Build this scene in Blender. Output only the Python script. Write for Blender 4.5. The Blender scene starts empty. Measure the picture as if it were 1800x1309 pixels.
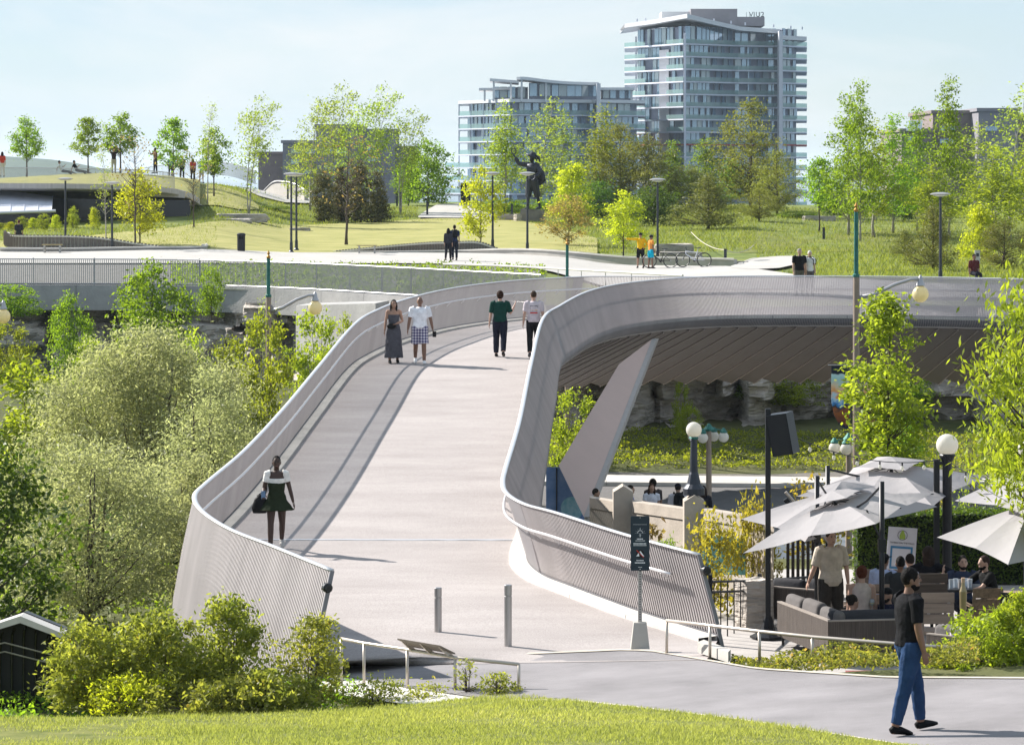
import bpy, bmesh, math, random
import numpy as np
from mathutils import Vector, Matrix, noise

# ------------------------------------------------------------------ camera, sky, sun, exposure
F, HY, CZ = 6000.0, 300.0, 10.0        # focal length and eye level in photograph pixels, eye height in metres
SC = bpy.context.scene
COL = SC.collection
cam = bpy.data.cameras.new('camera')
cam.sensor_fit = 'HORIZONTAL'; cam.sensor_width = 36.0; cam.lens = 36.0 * F / 1800.0
cam.shift_y = -(654.5 - HY) / 1800.0
cam.clip_start = 1.0; cam.clip_end = 30000.0
camo = bpy.data.objects.new('camera', cam); COL.objects.link(camo)
camo.location = (0, 0, CZ); camo.rotation_euler = (math.radians(90), 0, 0)
SC.camera = camo

SUN_EL = math.radians(33.0)
SUN_AZ = math.radians(-55.0)           # from the viewing direction (+Y), negative is to the left
sun_dir = Vector((math.sin(SUN_AZ) * math.cos(SUN_EL), math.cos(SUN_AZ) * math.cos(SUN_EL), math.sin(SUN_EL)))
wd = bpy.data.worlds.new('World'); SC.world = wd; wd.use_nodes = True
nt = wd.node_tree; nt.nodes.clear()
wo = nt.nodes.new('ShaderNodeOutputWorld'); bg = nt.nodes.new('ShaderNodeBackground')
sky = nt.nodes.new('ShaderNodeTexSky'); sky.sky_type = 'NISHITA'; sky.sun_disc = False
sky.sun_elevation = SUN_EL; sky.sun_rotation = SUN_AZ
sky.altitude = 0; sky.air_density = 1.0; sky.dust_density = 0.15; sky.ozone_density = 4.0
bg.inputs['Strength'].default_value = 0.05
# thin high cloud over the whole sky
tcw = nt.nodes.new('ShaderNodeTexCoord'); mpw = nt.nodes.new('ShaderNodeMapping'); mpw.inputs['Scale'].default_value = (1.6, 1.6, 7.0); mpw.inputs['Rotation'].default_value = (0, 0.12, 0.5)
nzw = nt.nodes.new('ShaderNodeTexNoise'); nzw.inputs['Scale'].default_value = 2.6; nzw.inputs['Detail'].default_value = 7; nzw.inputs['Roughness'].default_value = 0.55; nzw.inputs['Distortion'].default_value = 0.4
mrw = nt.nodes.new('ShaderNodeMapRange'); mrw.inputs['From Min'].default_value = 0.42; mrw.inputs['From Max'].default_value = 0.72; mrw.inputs['To Min'].default_value = 0.75; mrw.inputs['To Max'].default_value = 0.45
mxw = nt.nodes.new('ShaderNodeMix'); mxw.data_type = 'RGBA'; mxw.inputs[7].default_value = (5.5, 6.8, 8.0, 1)
nt.links.new(tcw.outputs['Generated'], mpw.inputs[0]); nt.links.new(mpw.outputs[0], nzw.inputs['Vector']); nt.links.new(nzw.outputs['Fac'], mrw.inputs[0]); nt.links.new(mrw.outputs[0], mxw.inputs[0]); nt.links.new(sky.outputs[0], mxw.inputs[6])
mp2 = nt.nodes.new('ShaderNodeMapping'); mp2.inputs['Scale'].default_value = (3.0, 3.0, 14.0); mp2.inputs['Location'].default_value = (1.7, 0.4, 0.9)
nz2 = nt.nodes.new('ShaderNodeTexNoise'); nz2.inputs['Scale'].default_value = 2.0; nz2.inputs['Detail'].default_value = 8; nz2.inputs['Roughness'].default_value = 0.6; nz2.inputs['Distortion'].default_value = 0.5
mr2 = nt.nodes.new('ShaderNodeMapRange'); mr2.inputs['From Min'].default_value = 0.46; mr2.inputs['From Max'].default_value = 0.74; mr2.inputs['To Max'].default_value = 0.85
mx2 = nt.nodes.new('ShaderNodeMix'); mx2.data_type = 'RGBA'; mx2.inputs[7].default_value = (7.9, 8.1, 8.2, 1)
nt.links.new(tcw.outputs['Generated'], mp2.inputs[0]); nt.links.new(mp2.outputs[0], nz2.inputs['Vector']); nt.links.new(nz2.outputs['Fac'], mr2.inputs[0]); nt.links.new(mr2.outputs[0], mx2.inputs[0]); nt.links.new(mxw.outputs[2], mx2.inputs[6])
nt.links.new(mx2.outputs[2], bg.inputs['Color']); nt.links.new(bg.outputs[0], wo.inputs['Surface'])
sun = bpy.data.lights.new('sun', 'SUN'); sun.energy = 4.3; sun.angle = math.radians(0.53); sun.color = (1.0, 0.95, 0.88)
suno = bpy.data.objects.new('sun', sun); COL.objects.link(suno)
suno.rotation_euler = sun_dir.to_track_quat('Z', 'Y').to_euler(); suno.location = (-40, 40, 60)
SC.view_settings.view_transform = 'Standard'; SC.view_settings.look = 'None'
SC.view_settings.exposure = 1.26; SC.view_settings.gamma = 1.0; SC.view_settings.use_curve_mapping = False
SC.render.engine = 'CYCLES'
SC.cycles.use_denoising = True
SC.cycles.max_bounces = 8; SC.cycles.diffuse_bounces = 3; SC.cycles.glossy_bounces = 3
SC.cycles.transmission_bounces = 6; SC.cycles.transparent_max_bounces = 12; SC.cycles.volume_bounces = 0
SC.cycles.caustics_reflective = False; SC.cycles.caustics_refractive = False
SC.cycles.sample_clamp_indirect = 6.0

R = random.Random(7)

def W(px, py, Y):
    return Vector(((px - 900.0) / F * Y, Y, CZ - (py - HY) / F * Y))
def G(px, py, z):
    return W(px, py, (CZ - z) * F / (py - HY))
def XofP(px, Y): return (px - 900.0) / F * Y
def PofX(X, Y): return 900.0 + X / Y * F

# ------------------------------------------------------------------ materials
MATS = {}
def lin(r, g, b):
    f = lambda c: (c / 255.0 / 12.92) if c <= 10 else ((c / 255.0 + 0.055) / 1.055) ** 2.4
    return (f(r), f(g), f(b))
def newmat(name):
    m = bpy.data.materials.new(name); m.use_nodes = True
    n = m.node_tree; n.nodes.clear()
    o = n.nodes.new('ShaderNodeOutputMaterial')
    return m, n, o
def pm(name, col, rough=0.6, metal=0.0, var=0.12, scale=4.0, bump=0.0, bscale=30.0, spec=0.4, stretch=None, col2=None, detail=6.0, coat=0.0, alpha=None, trans=0.0):
    """procedural principled material: colour broken up by noise, fine bump"""
    if name in MATS: return MATS[name]
    m, n, o = newmat(name); L = n.links
    p = n.nodes.new('ShaderNodeBsdfPrincipled'); L.new(p.outputs[0], o.inputs[0])
    p.inputs['Roughness'].default_value = rough; p.inputs['Metallic'].default_value = metal
    p.inputs['Specular IOR Level'].default_value = spec
    if coat: p.inputs['Coat Weight'].default_value = coat
    if trans: p.inputs['Transmission Weight'].default_value = trans
    tc = n.nodes.new('ShaderNodeTexCoord'); src = tc.outputs['Object']
    if stretch:
        mp = n.nodes.new('ShaderNodeMapping'); mp.inputs['Scale'].default_value = stretch
        L.new(src, mp.inputs['Vector']); src = mp.outputs[0]
    nz = n.nodes.new('ShaderNodeTexNoise'); nz.inputs['Scale'].default_value = scale; nz.inputs['Detail'].default_value = detail
    nz.inputs['Roughness'].default_value = 0.62
    L.new(src, nz.inputs['Vector'])
    cr = n.nodes.new('ShaderNodeValToRGB')
    c2 = col2 if col2 else tuple(min(1, c * (1 + var)) for c in col)
    c1 = tuple(c * (1 - var) for c in col) if not col2 else col
    cr.color_ramp.elements[0].position = 0.32; cr.color_ramp.elements[1].position = 0.68
    cr.color_ramp.elements[0].color = (*c1, 1); cr.color_ramp.elements[1].color = (*c2, 1)
    L.new(nz.outputs['Fac'], cr.inputs[0]); L.new(cr.outputs[0], p.inputs['Base Color'])
    if bump:
        nb = n.nodes.new('ShaderNodeTexNoise'); nb.inputs['Scale'].default_value = bscale; nb.inputs['Detail'].default_value = 5
        L.new(src, nb.inputs['Vector'])
        b = n.nodes.new('ShaderNodeBump'); b.inputs['Strength'].default_value = bump; b.inputs['Distance'].default_value = 0.02
        L.new(nb.outputs['Fac'], b.inputs['Height']); L.new(b.outputs[0], p.inputs['Normal'])
    MATS[name] = m
    return m
def leafmat(name, c1, c2, c3=None, trans=0.5, tcol=None):
    """leaf: diffuse plus light coming through, colour by leaf"""
    if name in MATS: return MATS[name]
    c1 = tuple(min(0.8, x * k) for x, k in zip(c1, (2.3, 2.1, 2.0))); c2 = tuple(min(0.8, x * k) for x, k in zip(c2, (1.85, 1.75, 1.7))); c3 = c3 and tuple(min(0.8, x * 1.4) for x in c3)
    m, n, o = newmat(name); L = n.links
    at = n.nodes.new('ShaderNodeAttribute'); at.attribute_name = 'rnd'
    cr = n.nodes.new('ShaderNodeValToRGB')
    cr.color_ramp.elements[0].color = (*c1, 1); cr.color_ramp.elements[1].color = (*c2, 1)
    if c3:
        e = cr.color_ramp.elements.new(0.93); e.color = (*c2, 1)
        cr.color_ramp.elements[-1].color = (*c3, 1)
    oi = n.nodes.new('ShaderNodeObjectInfo')
    hs = n.nodes.new('ShaderNodeHueSaturation')
    mr = n.nodes.new('ShaderNodeMapRange'); mr.inputs['To Min'].default_value = 0.488; mr.inputs['To Max'].default_value = 0.512
    mv = n.nodes.new('ShaderNodeMapRange'); mv.inputs['To Min'].default_value = 0.82; mv.inputs['To Max'].default_value = 1.15
    L.new(oi.outputs['Random'], mr.inputs[0]); L.new(oi.outputs['Random'], mv.inputs[0])
    L.new(at.outputs['Fac'], cr.inputs[0]); L.new(cr.outputs[0], hs.inputs['Color'])
    L.new(mr.outputs[0], hs.inputs['Hue']); L.new(mv.outputs[0], hs.inputs['Value'])
    d = n.nodes.new('ShaderNodeBsdfPrincipled'); d.inputs['Roughness'].default_value = 0.5; d.inputs['Specular IOR Level'].default_value = 0.22
    t = n.nodes.new('ShaderNodeBsdfTranslucent')
    mx = n.nodes.new('ShaderNodeMixShader'); mx.inputs[0].default_value = min(0.65, trans + 0.1)
    g = n.nodes.new('ShaderNodeMix'); g.data_type = 'RGBA'; g.blend_type = 'MULTIPLY'; g.inputs[0].default_value = 1.0
    g.inputs[7].default_value = (*(tcol or (1.55, 1.6, 0.5)), 1)
    L.new(hs.outputs[0], d.inputs['Base Color']); L.new(hs.outputs[0], g.inputs[6]); L.new(g.outputs[2], t.inputs['Color'])
    L.new(d.outputs[0], mx.inputs[1]); L.new(t.outputs[0], mx.inputs[2]); L.new(mx.outputs[0], o.inputs[0])
    MATS[name] = m
    return m
def glassmat(name, col, alpha=0.35, rough=0.08):
    if name in MATS: return MATS[name]
    m, n, o = newmat(name); L = n.links
    t = n.nodes.new('ShaderNodeBsdfTransparent'); t.inputs[0].default_value = (*col, 1)
    g = n.nodes.new('ShaderNodeBsdfPrincipled'); g.inputs['Base Color'].default_value = (*col, 1)
    g.inputs['Roughness'].default_value = rough; g.inputs['Specular IOR Level'].default_value = 0.8
    mx = n.nodes.new('ShaderNodeMixShader'); mx.inputs[0].default_value = alpha
    L.new(t.outputs[0], mx.inputs[1]); L.new(g.outputs[0], mx.inputs[2]); L.new(mx.outputs[0], o.inputs[0])
    MATS[name] = m
    return m
def globemat(warm=False):
    k_ = 'globe_warm' if warm else 'globe'
    if k_ in MATS: return MATS[k_]
    m, n, o = newmat(k_); L = n.links
    p = n.nodes.new('ShaderNodeBsdfPrincipled'); p.inputs['Base Color'].default_value = (0.82, 0.74, 0.5, 1) if warm else (0.82, 0.8, 0.76, 1); p.inputs['Roughness'].default_value = 0.25
    t = n.nodes.new('ShaderNodeBsdfTranslucent'); t.inputs[0].default_value = (0.88, 0.79, 0.5, 1) if warm else (0.85, 0.8, 0.68, 1)
    mx = n.nodes.new('ShaderNodeMixShader'); mx.inputs[0].default_value = 0.45
    L.new(p.outputs[0], mx.inputs[1]); L.new(t.outputs[0], mx.inputs[2]); L.new(mx.outputs[0], o.inputs[0])
    MATS[k_] = m
    return m
def clothmat(name, col, trans=0.25, var=0.08):
    if name in MATS: return MATS[name]
    m, n, o = newmat(name); L = n.links
    p = n.nodes.new('ShaderNodeBsdfPrincipled'); p.inputs['Base Color'].default_value = (*col, 1); p.inputs['Roughness'].default_value = 0.85
    p.inputs['Specular IOR Level'].default_value = 0.15
    tc = n.nodes.new('ShaderNodeTexCoord'); nz = n.nodes.new('ShaderNodeTexNoise'); nz.inputs['Scale'].default_value = 2.2; nz.inputs['Detail'].default_value = 4
    nz.inputs['Distortion'].default_value = 0.6
    L.new(tc.outputs['Object'], nz.inputs['Vector'])
    b = n.nodes.new('ShaderNodeBump'); b.inputs['Strength'].default_value = 0.35; b.inputs['Distance'].default_value = 0.08
    L.new(nz.outputs['Fac'], b.inputs['Height']); L.new(b.outputs[0], p.inputs['Normal'])
    t = n.nodes.new('ShaderNodeBsdfTranslucent'); t.inputs[0].default_value = (*[c * 1.0 for c in col], 1)
    mx = n.nodes.new('ShaderNodeMixShader'); mx.inputs[0].default_value = trans
    L.new(p.outputs[0], mx.inputs[1]); L.new(t.outputs[0], mx.inputs[2]); L.new(mx.outputs[0], o.inputs[0])
    MATS[name] = m
    return m

# ------------------------------------------------------------------ mesh helpers
class MB:
    def __init__(s): s.v = []; s.f = []; s.mi = []; s.cur = 0
    def add(s, vs, fs):
        o = len(s.v); s.v.extend([tuple(v) for v in vs])
        for f in fs: s.f.append([i + o for i in f]); s.mi.append(s.cur)
        return s
    def box(s, c, size, rz=0.0, mat=None):
        hx, hy, hz = size[0] / 2, size[1] / 2, size[2] / 2
        vs = [Vector((x, y, z)) for z in (-hz, hz) for y in (-hy, hy) for x in (-hx, hx)]
        M = mat if mat else Matrix.Rotation(rz, 3, 'Z')
        c = Vector(c)
        return s.add([c + M @ v for v in vs], [(0, 2, 3, 1), (4, 5, 7, 6), (0, 1, 5, 4), (2, 6, 7, 3), (0, 4, 6, 2), (1, 3, 7, 5)])
    def beam(s, a, b, w, h, up=Vector((0, 0, 1))):
        a = Vector(a); b = Vector(b); t = (b - a); L = t.length; t.normalize()
        u = up.cross(t)
        if u.length < 1e-4: u = Vector((1, 0, 0))
        u.normalize(); v = t.cross(u)
        M = Matrix((u, v, t)).transposed()
        return s.box((a + b) / 2, (w, h, L), mat=M)
    def tube(s, pts, rad, n=8, lat=None, cap=True, closed=False):
        pts = [Vector(p) for p in pts]; N = len(pts)
        rings = []
        prev = None
        for i, p in enumerate(pts):
            a = pts[max(i - 1, 0)]; b = pts[min(i + 1, N - 1)]
            if closed: a = pts[i - 1]; b = pts[(i + 1) % N]
            t = (b - a)
            if t.length < 1e-9: t = Vector((0, 0, 1))
            t.normalize()
            if lat is not None: u = Vector(lat)
            elif prev is not None: u = prev
            else: u = Vector((1, 0, 0)) if abs(t.x) < 0.9 else Vector((0, 1, 0))
            u = u - t * u.dot(t)
            if u.length < 1e-6: u = Vector((0, 1, 0)) - t * t.y
            u.normalize(); prev = u; w = t.cross(u)
            r = rad[i] if isinstance(rad, (list, tuple)) else rad
            ra, rb = r if isinstance(r, (list, tuple)) else (r, r)
            rings.append([p + u * (ra * math.cos(2 * math.pi * k / n)) + w * (rb * math.sin(2 * math.pi * k / n)) for k in range(n)])
        vs = [v for r in rings for v in r]; fs = []
        for i in range(N - 1 if not closed else N):
            j = (i + 1) % N
            for k in range(n):
                k2 = (k + 1) % n
                fs.append((i * n + k, i * n + k2, j * n + k2, j * n + k))
        if cap and not closed:
            fs.append(tuple(range(n - 1, -1, -1))); fs.append(tuple((N - 1) * n + k for k in range(n)))
        return s.add(vs, fs)
    def ball(s, c, r, n=12, m=8, rot=None, cut=None):
        c = Vector(c); r = r if isinstance(r, (list, tuple)) else (r, r, r)
        vs = [Vector((0, 0, -r[2]))]
        for i in range(1, m):
            a = -math.pi / 2 + math.pi * i / m
            for k in range(n):
                b = 2 * math.pi * k / n
                vs.append(Vector((r[0] * math.cos(a) * math.cos(b), r[1] * math.cos(a) * math.sin(b), r[2] * math.sin(a))))
        vs.append(Vector((0, 0, r[2])))
        fs = [(0, 1 + (k + 1) % n, 1 + k) for k in range(n)]
        for i in range(m - 2):
            for k in range(n):
                k2 = (k + 1) % n
                fs.append((1 + i * n + k, 1 + i * n + k2, 1 + (i + 1) * n + k2, 1 + (i + 1) * n + k))
        t = len(vs) - 1
        fs += [(1 + (m - 2) * n + k, 1 + (m - 2) * n + (k + 1) % n, t) for k in range(n)]
        if rot is not None: vs = [rot @ v for v in vs]
        return s.add([c + v for v in vs], fs)
    def lathe(s, prof, c=(0, 0, 0), n=12):
        c = Vector(c)
        vs = [c + Vector((r * math.cos(2 * math.pi * k / n), r * math.sin(2 * math.pi * k / n), z)) for r, z in prof for k in range(n)]
        fs = []
        for i in range(len(prof) - 1):
            for k in range(n):
                k2 = (k + 1) % n
                fs.append((i * n + k, i * n + k2, (i + 1) * n + k2, (i + 1) * n + k))
        fs.append(tuple(range(n - 1, -1, -1))); fs.append(tuple((len(prof) - 1) * n + k for k in range(n)))
        return s.add(vs, fs)
    def prism(s, poly, off):
        """polygon (list of points) extruded by the vector off"""
        n = len(poly); poly = [Vector(p) for p in poly]; off = Vector(off)
        vs = poly + [p + off for p in poly]
        fs = [tuple(range(n - 1, -1, -1)), tuple(range(n, 2 * n))] + [(k, (k + 1) % n, n + (k + 1) % n, n + k) for k in range(n)]
        return s.add(vs, fs)
    def grid(s, rows):
        nr = len(rows); nc = len(rows[0])
        vs = [p for r in rows for p in r]
        fs = [(i * nc + j, i * nc + j + 1, (i + 1) * nc + j + 1, (i + 1) * nc + j) for i in range(nr - 1) for j in range(nc - 1)]
        return s.add(vs, fs)
    def mesh(s, name, smooth=False):
        me = bpy.data.meshes.new(name); me.from_pydata(s.v, [], s.f); me.update()
        if smooth: me.polygons.foreach_set('use_smooth', [True] * len(me.polygons))
        if any(s.mi): me.polygons.foreach_set('material_index', s.mi)
        return me
    def build(s, name, mat, parent=None, smooth=False, loc=None, fix=True):
        me = s.mesh(name, smooth)
        if fix:
            bm = bmesh.new(); bm.from_mesh(me); bmesh.ops.recalc_face_normals(bm, faces=bm.faces); bm.to_mesh(me); bm.free()
        return link(name, me, mat, parent, loc)
def link(name, me, mat, parent=None, loc=None):
    if mat is not None and len(me.materials) == 0:
        for x in (mat if isinstance(mat, (list, tuple)) else [mat]): me.materials.append(x)
    o = bpy.data.objects.new(name, me); COL.objects.link(o)
    if parent is not None: o.parent = parent
    if loc is not None: o.location = loc
    return o
def tag(o, label=None, cat=None, group=None, kind=None):
    if label: o['label'] = label
    if cat: o['category'] = cat
    if group: o['group'] = group
    if kind: o['kind'] = kind
    return o
def thing(name, label, cat, loc=(0, 0, 0), rz=0.0, group=None, scale=None):
    o = bpy.data.objects.new(name, None); o.empty_display_size = 0.2; COL.objects.link(o)
    o.location = loc; o.rotation_euler = (0, 0, rz)
    if scale: o.scale = scale if isinstance(scale, (list, tuple)) else (scale,) * 3
    return tag(o, label, cat, group)
def copy_thing(src, label, loc, rz=0.0, scale=None, group=None):
    o = src.copy(); COL.objects.link(o); o.location = loc; o.rotation_euler = (0, 0, rz)
    if scale: o.scale = scale if isinstance(scale, (list, tuple)) else (scale,) * 3
    if label: o['label'] = label
    if group: o['group'] = group
    for ch in src.children:
        c = ch.copy(); COL.objects.link(c); c.parent = o
        for g in ch.children:
            d = g.copy(); COL.objects.link(d); d.parent = c
    return o
def fast_mesh(name, V, nper, rnd=None, smooth=False):
    """V: (n*nper,3) array, n separate faces of nper corners each"""
    n = len(V) // nper
    me = bpy.data.meshes.new(name)
    me.vertices.add(len(V)); me.vertices.foreach_set('co', V.astype(np.float32).ravel())
    me.loops.add(len(V)); me.loops.foreach_set('vertex_index', np.arange(len(V), dtype=np.int32))
    me.polygons.add(n); me.polygons.foreach_set('loop_start', np.arange(0, len(V), nper, dtype=np.int32))
    me.polygons.foreach_set('loop_total', np.full(n, nper, dtype=np.int32))
    if rnd is not None:
        a = me.attributes.new('rnd', 'FLOAT', 'FACE'); a.data.foreach_set('value', rnd.astype(np.float32))
    me.update(calc_edges=True); me.validate()
    return me
def catmull(P, n):
    """resample control points evenly with a Catmull-Rom curve; P is a list of equal length tuples"""
    P = np.array(P, float); m = len(P)
    out = []
    for i in range(m - 1):
        p0 = P[max(i - 1, 0)]; p1 = P[i]; p2 = P[i + 1]; p3 = P[min(i + 2, m - 1)]
        for t in np.linspace(0, 1, 24, endpoint=False):
            out.append(0.5 * ((2 * p1) + (-p0 + p2) * t + (2 * p0 - 5 * p1 + 4 * p2 - p3) * t * t + (-p0 + 3 * p1 - 3 * p2 + p3) * t ** 3))
    out.append(P[-1]); out = np.array(out)
    d = np.concatenate([[0], np.cumsum(np.linalg.norm(np.diff(out[:, :3], axis=0), axis=1))])
    s = np.linspace(0, d[-1], n)
    return np.stack([np.interp(s, d, out[:, k]) for k in range(out.shape[1])], 1), d[-1]
def sstep(a, b, x):
    t = max(0.0, min(1.0, (x - a) / (b - a))); return t * t * (3 - 2 * t)

def text(body, name, size, loc, mat, parent, ext=0.0, rot=(math.radians(90), 0, 0), align='LEFT'):
    """writing as a mesh of its own"""
    cu = bpy.data.curves.new(name, 'FONT'); cu.body = body; cu.size = size; cu.extrude = ext; cu.align_x = align; cu.resolution_u = 3
    t = bpy.data.objects.new(name, cu); COL.objects.link(t)
    me = bpy.data.meshes.new_from_object(t.evaluated_get(bpy.context.evaluated_depsgraph_get()))
    bpy.data.objects.remove(t); bpy.data.curves.remove(cu)
    me.materials.clear(); o = link(name, me, mat, parent, loc); o.rotation_euler = rot
    if len(body) > 1: o['kind'] = 'stuff'
    return o
# ------------------------------------------------------------------ setting: ground, river, hills, park terrain, paths
M_grass = pm('mown_grass', (0.20, 0.215, 0.06), 0.85, var=0.25, scale=1.1, bump=0.8, bscale=9, stretch=(0.5, 2.2, 1), detail=9, col2=(0.43, 0.385, 0.16), spec=0.1)
M_rough = pm('rough_grass', (0.09, 0.13, 0.03), 0.9, var=0.3, scale=0.6, bump=0.8, bscale=14, col2=(0.22, 0.24, 0.07), spec=0.1)
M_earth = pm('gully_earth', (0.055, 0.07, 0.022), 0.95, scale=0.5, bump=0.7, bscale=9, col2=(0.13, 0.13, 0.06), spec=0.1)
M_fgrass = pm('front_lawn_soil', (0.10, 0.125, 0.03), 0.9, scale=2.5, bump=0.6, bscale=60, col2=(0.22, 0.22, 0.07), spec=0.1)
M_conc = pm('concrete', (0.42, 0.40, 0.37), 0.85, var=0.12, scale=1.2, bump=0.25, bscale=40, spec=0.25)
M_concw = pm('pale_concrete', (0.58, 0.555, 0.52), 0.85, var=0.1, scale=1.5, bump=0.2, bscale=40, spec=0.25)
M_pave = pm('plaza_paving', (0.42, 0.40, 0.375), 0.85, var=0.08, scale=0.7, bump=0.15, bscale=20, spec=0.2)

def path_z(X, Y): return 4.765 + 0.077 * X - 0.0326 * Y
def onpath(px, py, dz=0.0):
    u = (px - 900) / F; v = (py - HY) / F
    Y = (CZ - 4.765 - dz) / (v + 0.077 * u - 0.0326)
    return Vector((u * Y, Y, CZ - v * Y))

def gz(X, Y):
    left = 3.0 + (0.95 - 3.0) * sstep(44, 58, Y)
    right = 3.35 + 0.05 * (X - 3)
    right = right + (2.26 - right) * sstep(44.5, 50, Y)
    right = right + (1.3 - right) * sstep(66, 72, Y)
    right = right * (1 - sstep(76.5, 80, Y))
    left = left * (1 - sstep(78, 84, Y) * sstep(-8, -4, X))
    wr = sstep(1.5, 3.6, X)
    z = left * (1 - wr) + right * wr
    z += 1.1 * sstep(110, 122, Y) + 0.08 * noise.noise(Vector((X * 0.3, Y * 0.3, 0))) * (0.3 if X > 2 else 1)
    return z
mb = MB(); xs = np.linspace(-90, 90, 121); ys = np.concatenate([np.linspace(20, 44, 13), np.linspace(45, 84, 60), np.linspace(85, 130, 31)])
mb.grid([[(x, y, gz(x, y) - (0.06 if 86 < y < 110 else 0)) for x in xs] for y in ys])
tag(mb.build('ground', M_earth, smooth=True), kind='structure')

# river reaching the horizon, wooded hills on the far bank
def water_mat():
    m, n, o = newmat('river_water'); L = n.links
    p = n.nodes.new('ShaderNodeBsdfPrincipled'); p.inputs['Base Color'].default_value = (0.05, 0.09, 0.12, 1); p.inputs['Roughness'].default_value = 0.16
    tc = n.nodes.new('ShaderNodeTexCoord'); nz = n.nodes.new('ShaderNodeTexNoise'); nz.inputs['Scale'].default_value = 0.35; nz.inputs['Detail'].default_value = 4
    b = n.nodes.new('ShaderNodeBump'); b.inputs['Strength'].default_value = 0.4; b.inputs['Distance'].default_value = 0.5
    L.new(tc.outputs['Object'], nz.inputs['Vector']); L.new(nz.outputs['Fac'], b.inputs['Height']); L.new(b.outputs[0], p.inputs['Normal'])
    L.new(p.outputs[0], o.inputs[0]); return m
mb = MB(); mb.grid([[(x, y, -22) for x in np.linspace(-14000, 14000, 15)] for y in (-3000, 300, 700, 1500, 3000, 6000, 12000, 20000)])
tag(mb.build('water', water_mat()), kind='structure')
mb = MB(); rows = []
M_hill = pm('far_woods', (0.035, 0.06, 0.03), 0.95, var=0.4, scale=0.02, bump=1.0, bscale=0.05, col2=(0.07, 0.1, 0.04), spec=0.05)
for j in range(9):
    r = []
    for i in range(161):
        X = -2600 + i * 32.5; Y = 4300 + j * 130
        px = 900 + X / 5000 * F
        h = np.interp(px, [-1500, -600, 0, 60, 130, 190, 240, 330, 420, 520, 900, 1300, 2200], [20, 24, 36, 34, 28, 20, 9, 1, 0, 0, 0, 0, 0])
        prof = math.sin(math.pi * min(1, j / 8.0)) if j < 8 else 0
        z = -22 + (h + (18 if h > 0.5 else 0)) * prof + (2.5 * noise.noise(Vector((X * .02, Y * .02, 3))) + 1.2 * noise.noise(Vector((X * .08, Y * .05, 1)))) * min(1, h / 8.0) * prof
        r.append((X, Y, z))
    rows.append(r)
mb.grid(rows); tag(mb.build('hills', M_hill, smooth=True), kind='structure')
# flat far bank and islands on the river, right of the hills
mb = MB(); rows = []
for j in range(5):
    rows.append([(-2600 + i * 50, 1500 + j * 150, -22.4 + (2.6 + 4 * abs(noise.noise(Vector((i * .31, j, 5))))) * math.sin(math.pi * j / 4.0)) for i in range(105)])
mb.grid(rows); tag(mb.build('far_bank', M_hill, smooth=True), kind='structure')

# park terrain behind the cliff
PX = [-300, 100, 250, 380, 500, 650, 780, 950, 1100, 1300, 1500, 1750, 2100]
PY = [110, 150, 172, 186, 205, 225, 245, 265, 290, 340]
PZ = [[5.2, 5.25, 5.3, 5.4, 6.4, 6.9, 7.0, 7.0, 7.0, 3],
      [5.2, 5.25, 5.3, 5.4, 6.4, 6.9, 7.0, 7.0, 7.0, 3],
      [5.2, 5.25, 5.3, 5.5, 6.5, 7.4, 8.35, 8.6, 8.3, 3],
      [5.2, 5.25, 5.3, 5.5, 6.4, 7.6, 8.8, 9.1, 8.8, 3],
      [5.2, 5.25, 5.3, 5.35, 5.8, 6.3, 7.2, 7.9, 8.0, 3],
      [5.2, 5.25, 5.3, 5.35, 5.75, 6.2, 6.8, 7.2, 7.2, 3],
      [5.2, 5.25, 5.3, 5.35, 5.8, 6.35, 6.95, 7.4, 7.4, 3],
      [5.2, 5.25, 5.25, 5.45, 5.9, 6.35, 6.8, 7.1, 7.1, 3],
      [5.1, 5.0, 4.85, 5.35, 5.8, 6.25, 6.8, 7.2, 7.2, 3],
      [5.1, 5.1, 5.1, 5.5, 6.1, 6.7, 7.2, 7.3, 7.2, 3],
      [5.1, 5.3, 5.4, 5.7, 6.0, 6.3, 6.7, 7.0, 7.0, 3],
      [5.1, 5.3, 5.5, 5.7, 6.0, 6.3, 6.6, 6.9, 6.9, 3],
      [5.1, 5.3, 5.5, 5.7, 6.0, 6.3, 6.6, 6.9, 6.9, 3]]
PZ = np.array(PZ)
def park_z(px, Y):
    col = np.array([np.interp(Y, PY, PZ[i]) for i in range(len(PX))])
    return float(np.interp(px, PX, col))
def park_zs(px, Y):
    s = 0
    for a, b in ((0, 0), (-40, 0), (40, 0), (0, -4), (0, 4)): s += park_z(px + a, Y + b)
    return s / 5
def onpark(px, Y, dz=0.0):
    return Vector((XofP(px, Y), Y, park_zs(px, Y) + dz))
CL = [(-60, 143), (-40, 141), (-21, 140), (-14, 139), (-9, 135), (-4.2, 128), (-1, 122.5), (1.5, 119.5), (6, 121), (12, 122.5), (25, 122), (60, 120)]
CLP = [(PofX(x, y), y) for x, y in CL]
def cliffY(px): return float(np.interp(px, [c[0] for c in CLP], [c[1] for c in CLP]))
mb = MB(); rows = []
pxs = np.arange(-420, 2360, 18)
ts = np.concatenate([np.linspace(0, 0.72, 66), np.linspace(0.74, 1, 12)])
for t in ts:
    r = []
    for px in pxs:
        y0 = cliffY(px) + 0.2; Y = y0 + (345 - y0) * t
        n_ = 0.10 * noise.noise(Vector((XofP(px, Y) * .25, Y * .25, 2))) * (1 if Y > 188 else 0.2)
        r.append((XofP(px, Y), Y, park_zs(px, Y) + n_ - (0.0 if t < 0.99 else 28)))
    rows.append(r)
mb.grid(rows); tag(mb.build('park_terrain', M_rough, smooth=True), kind='structure')

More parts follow.
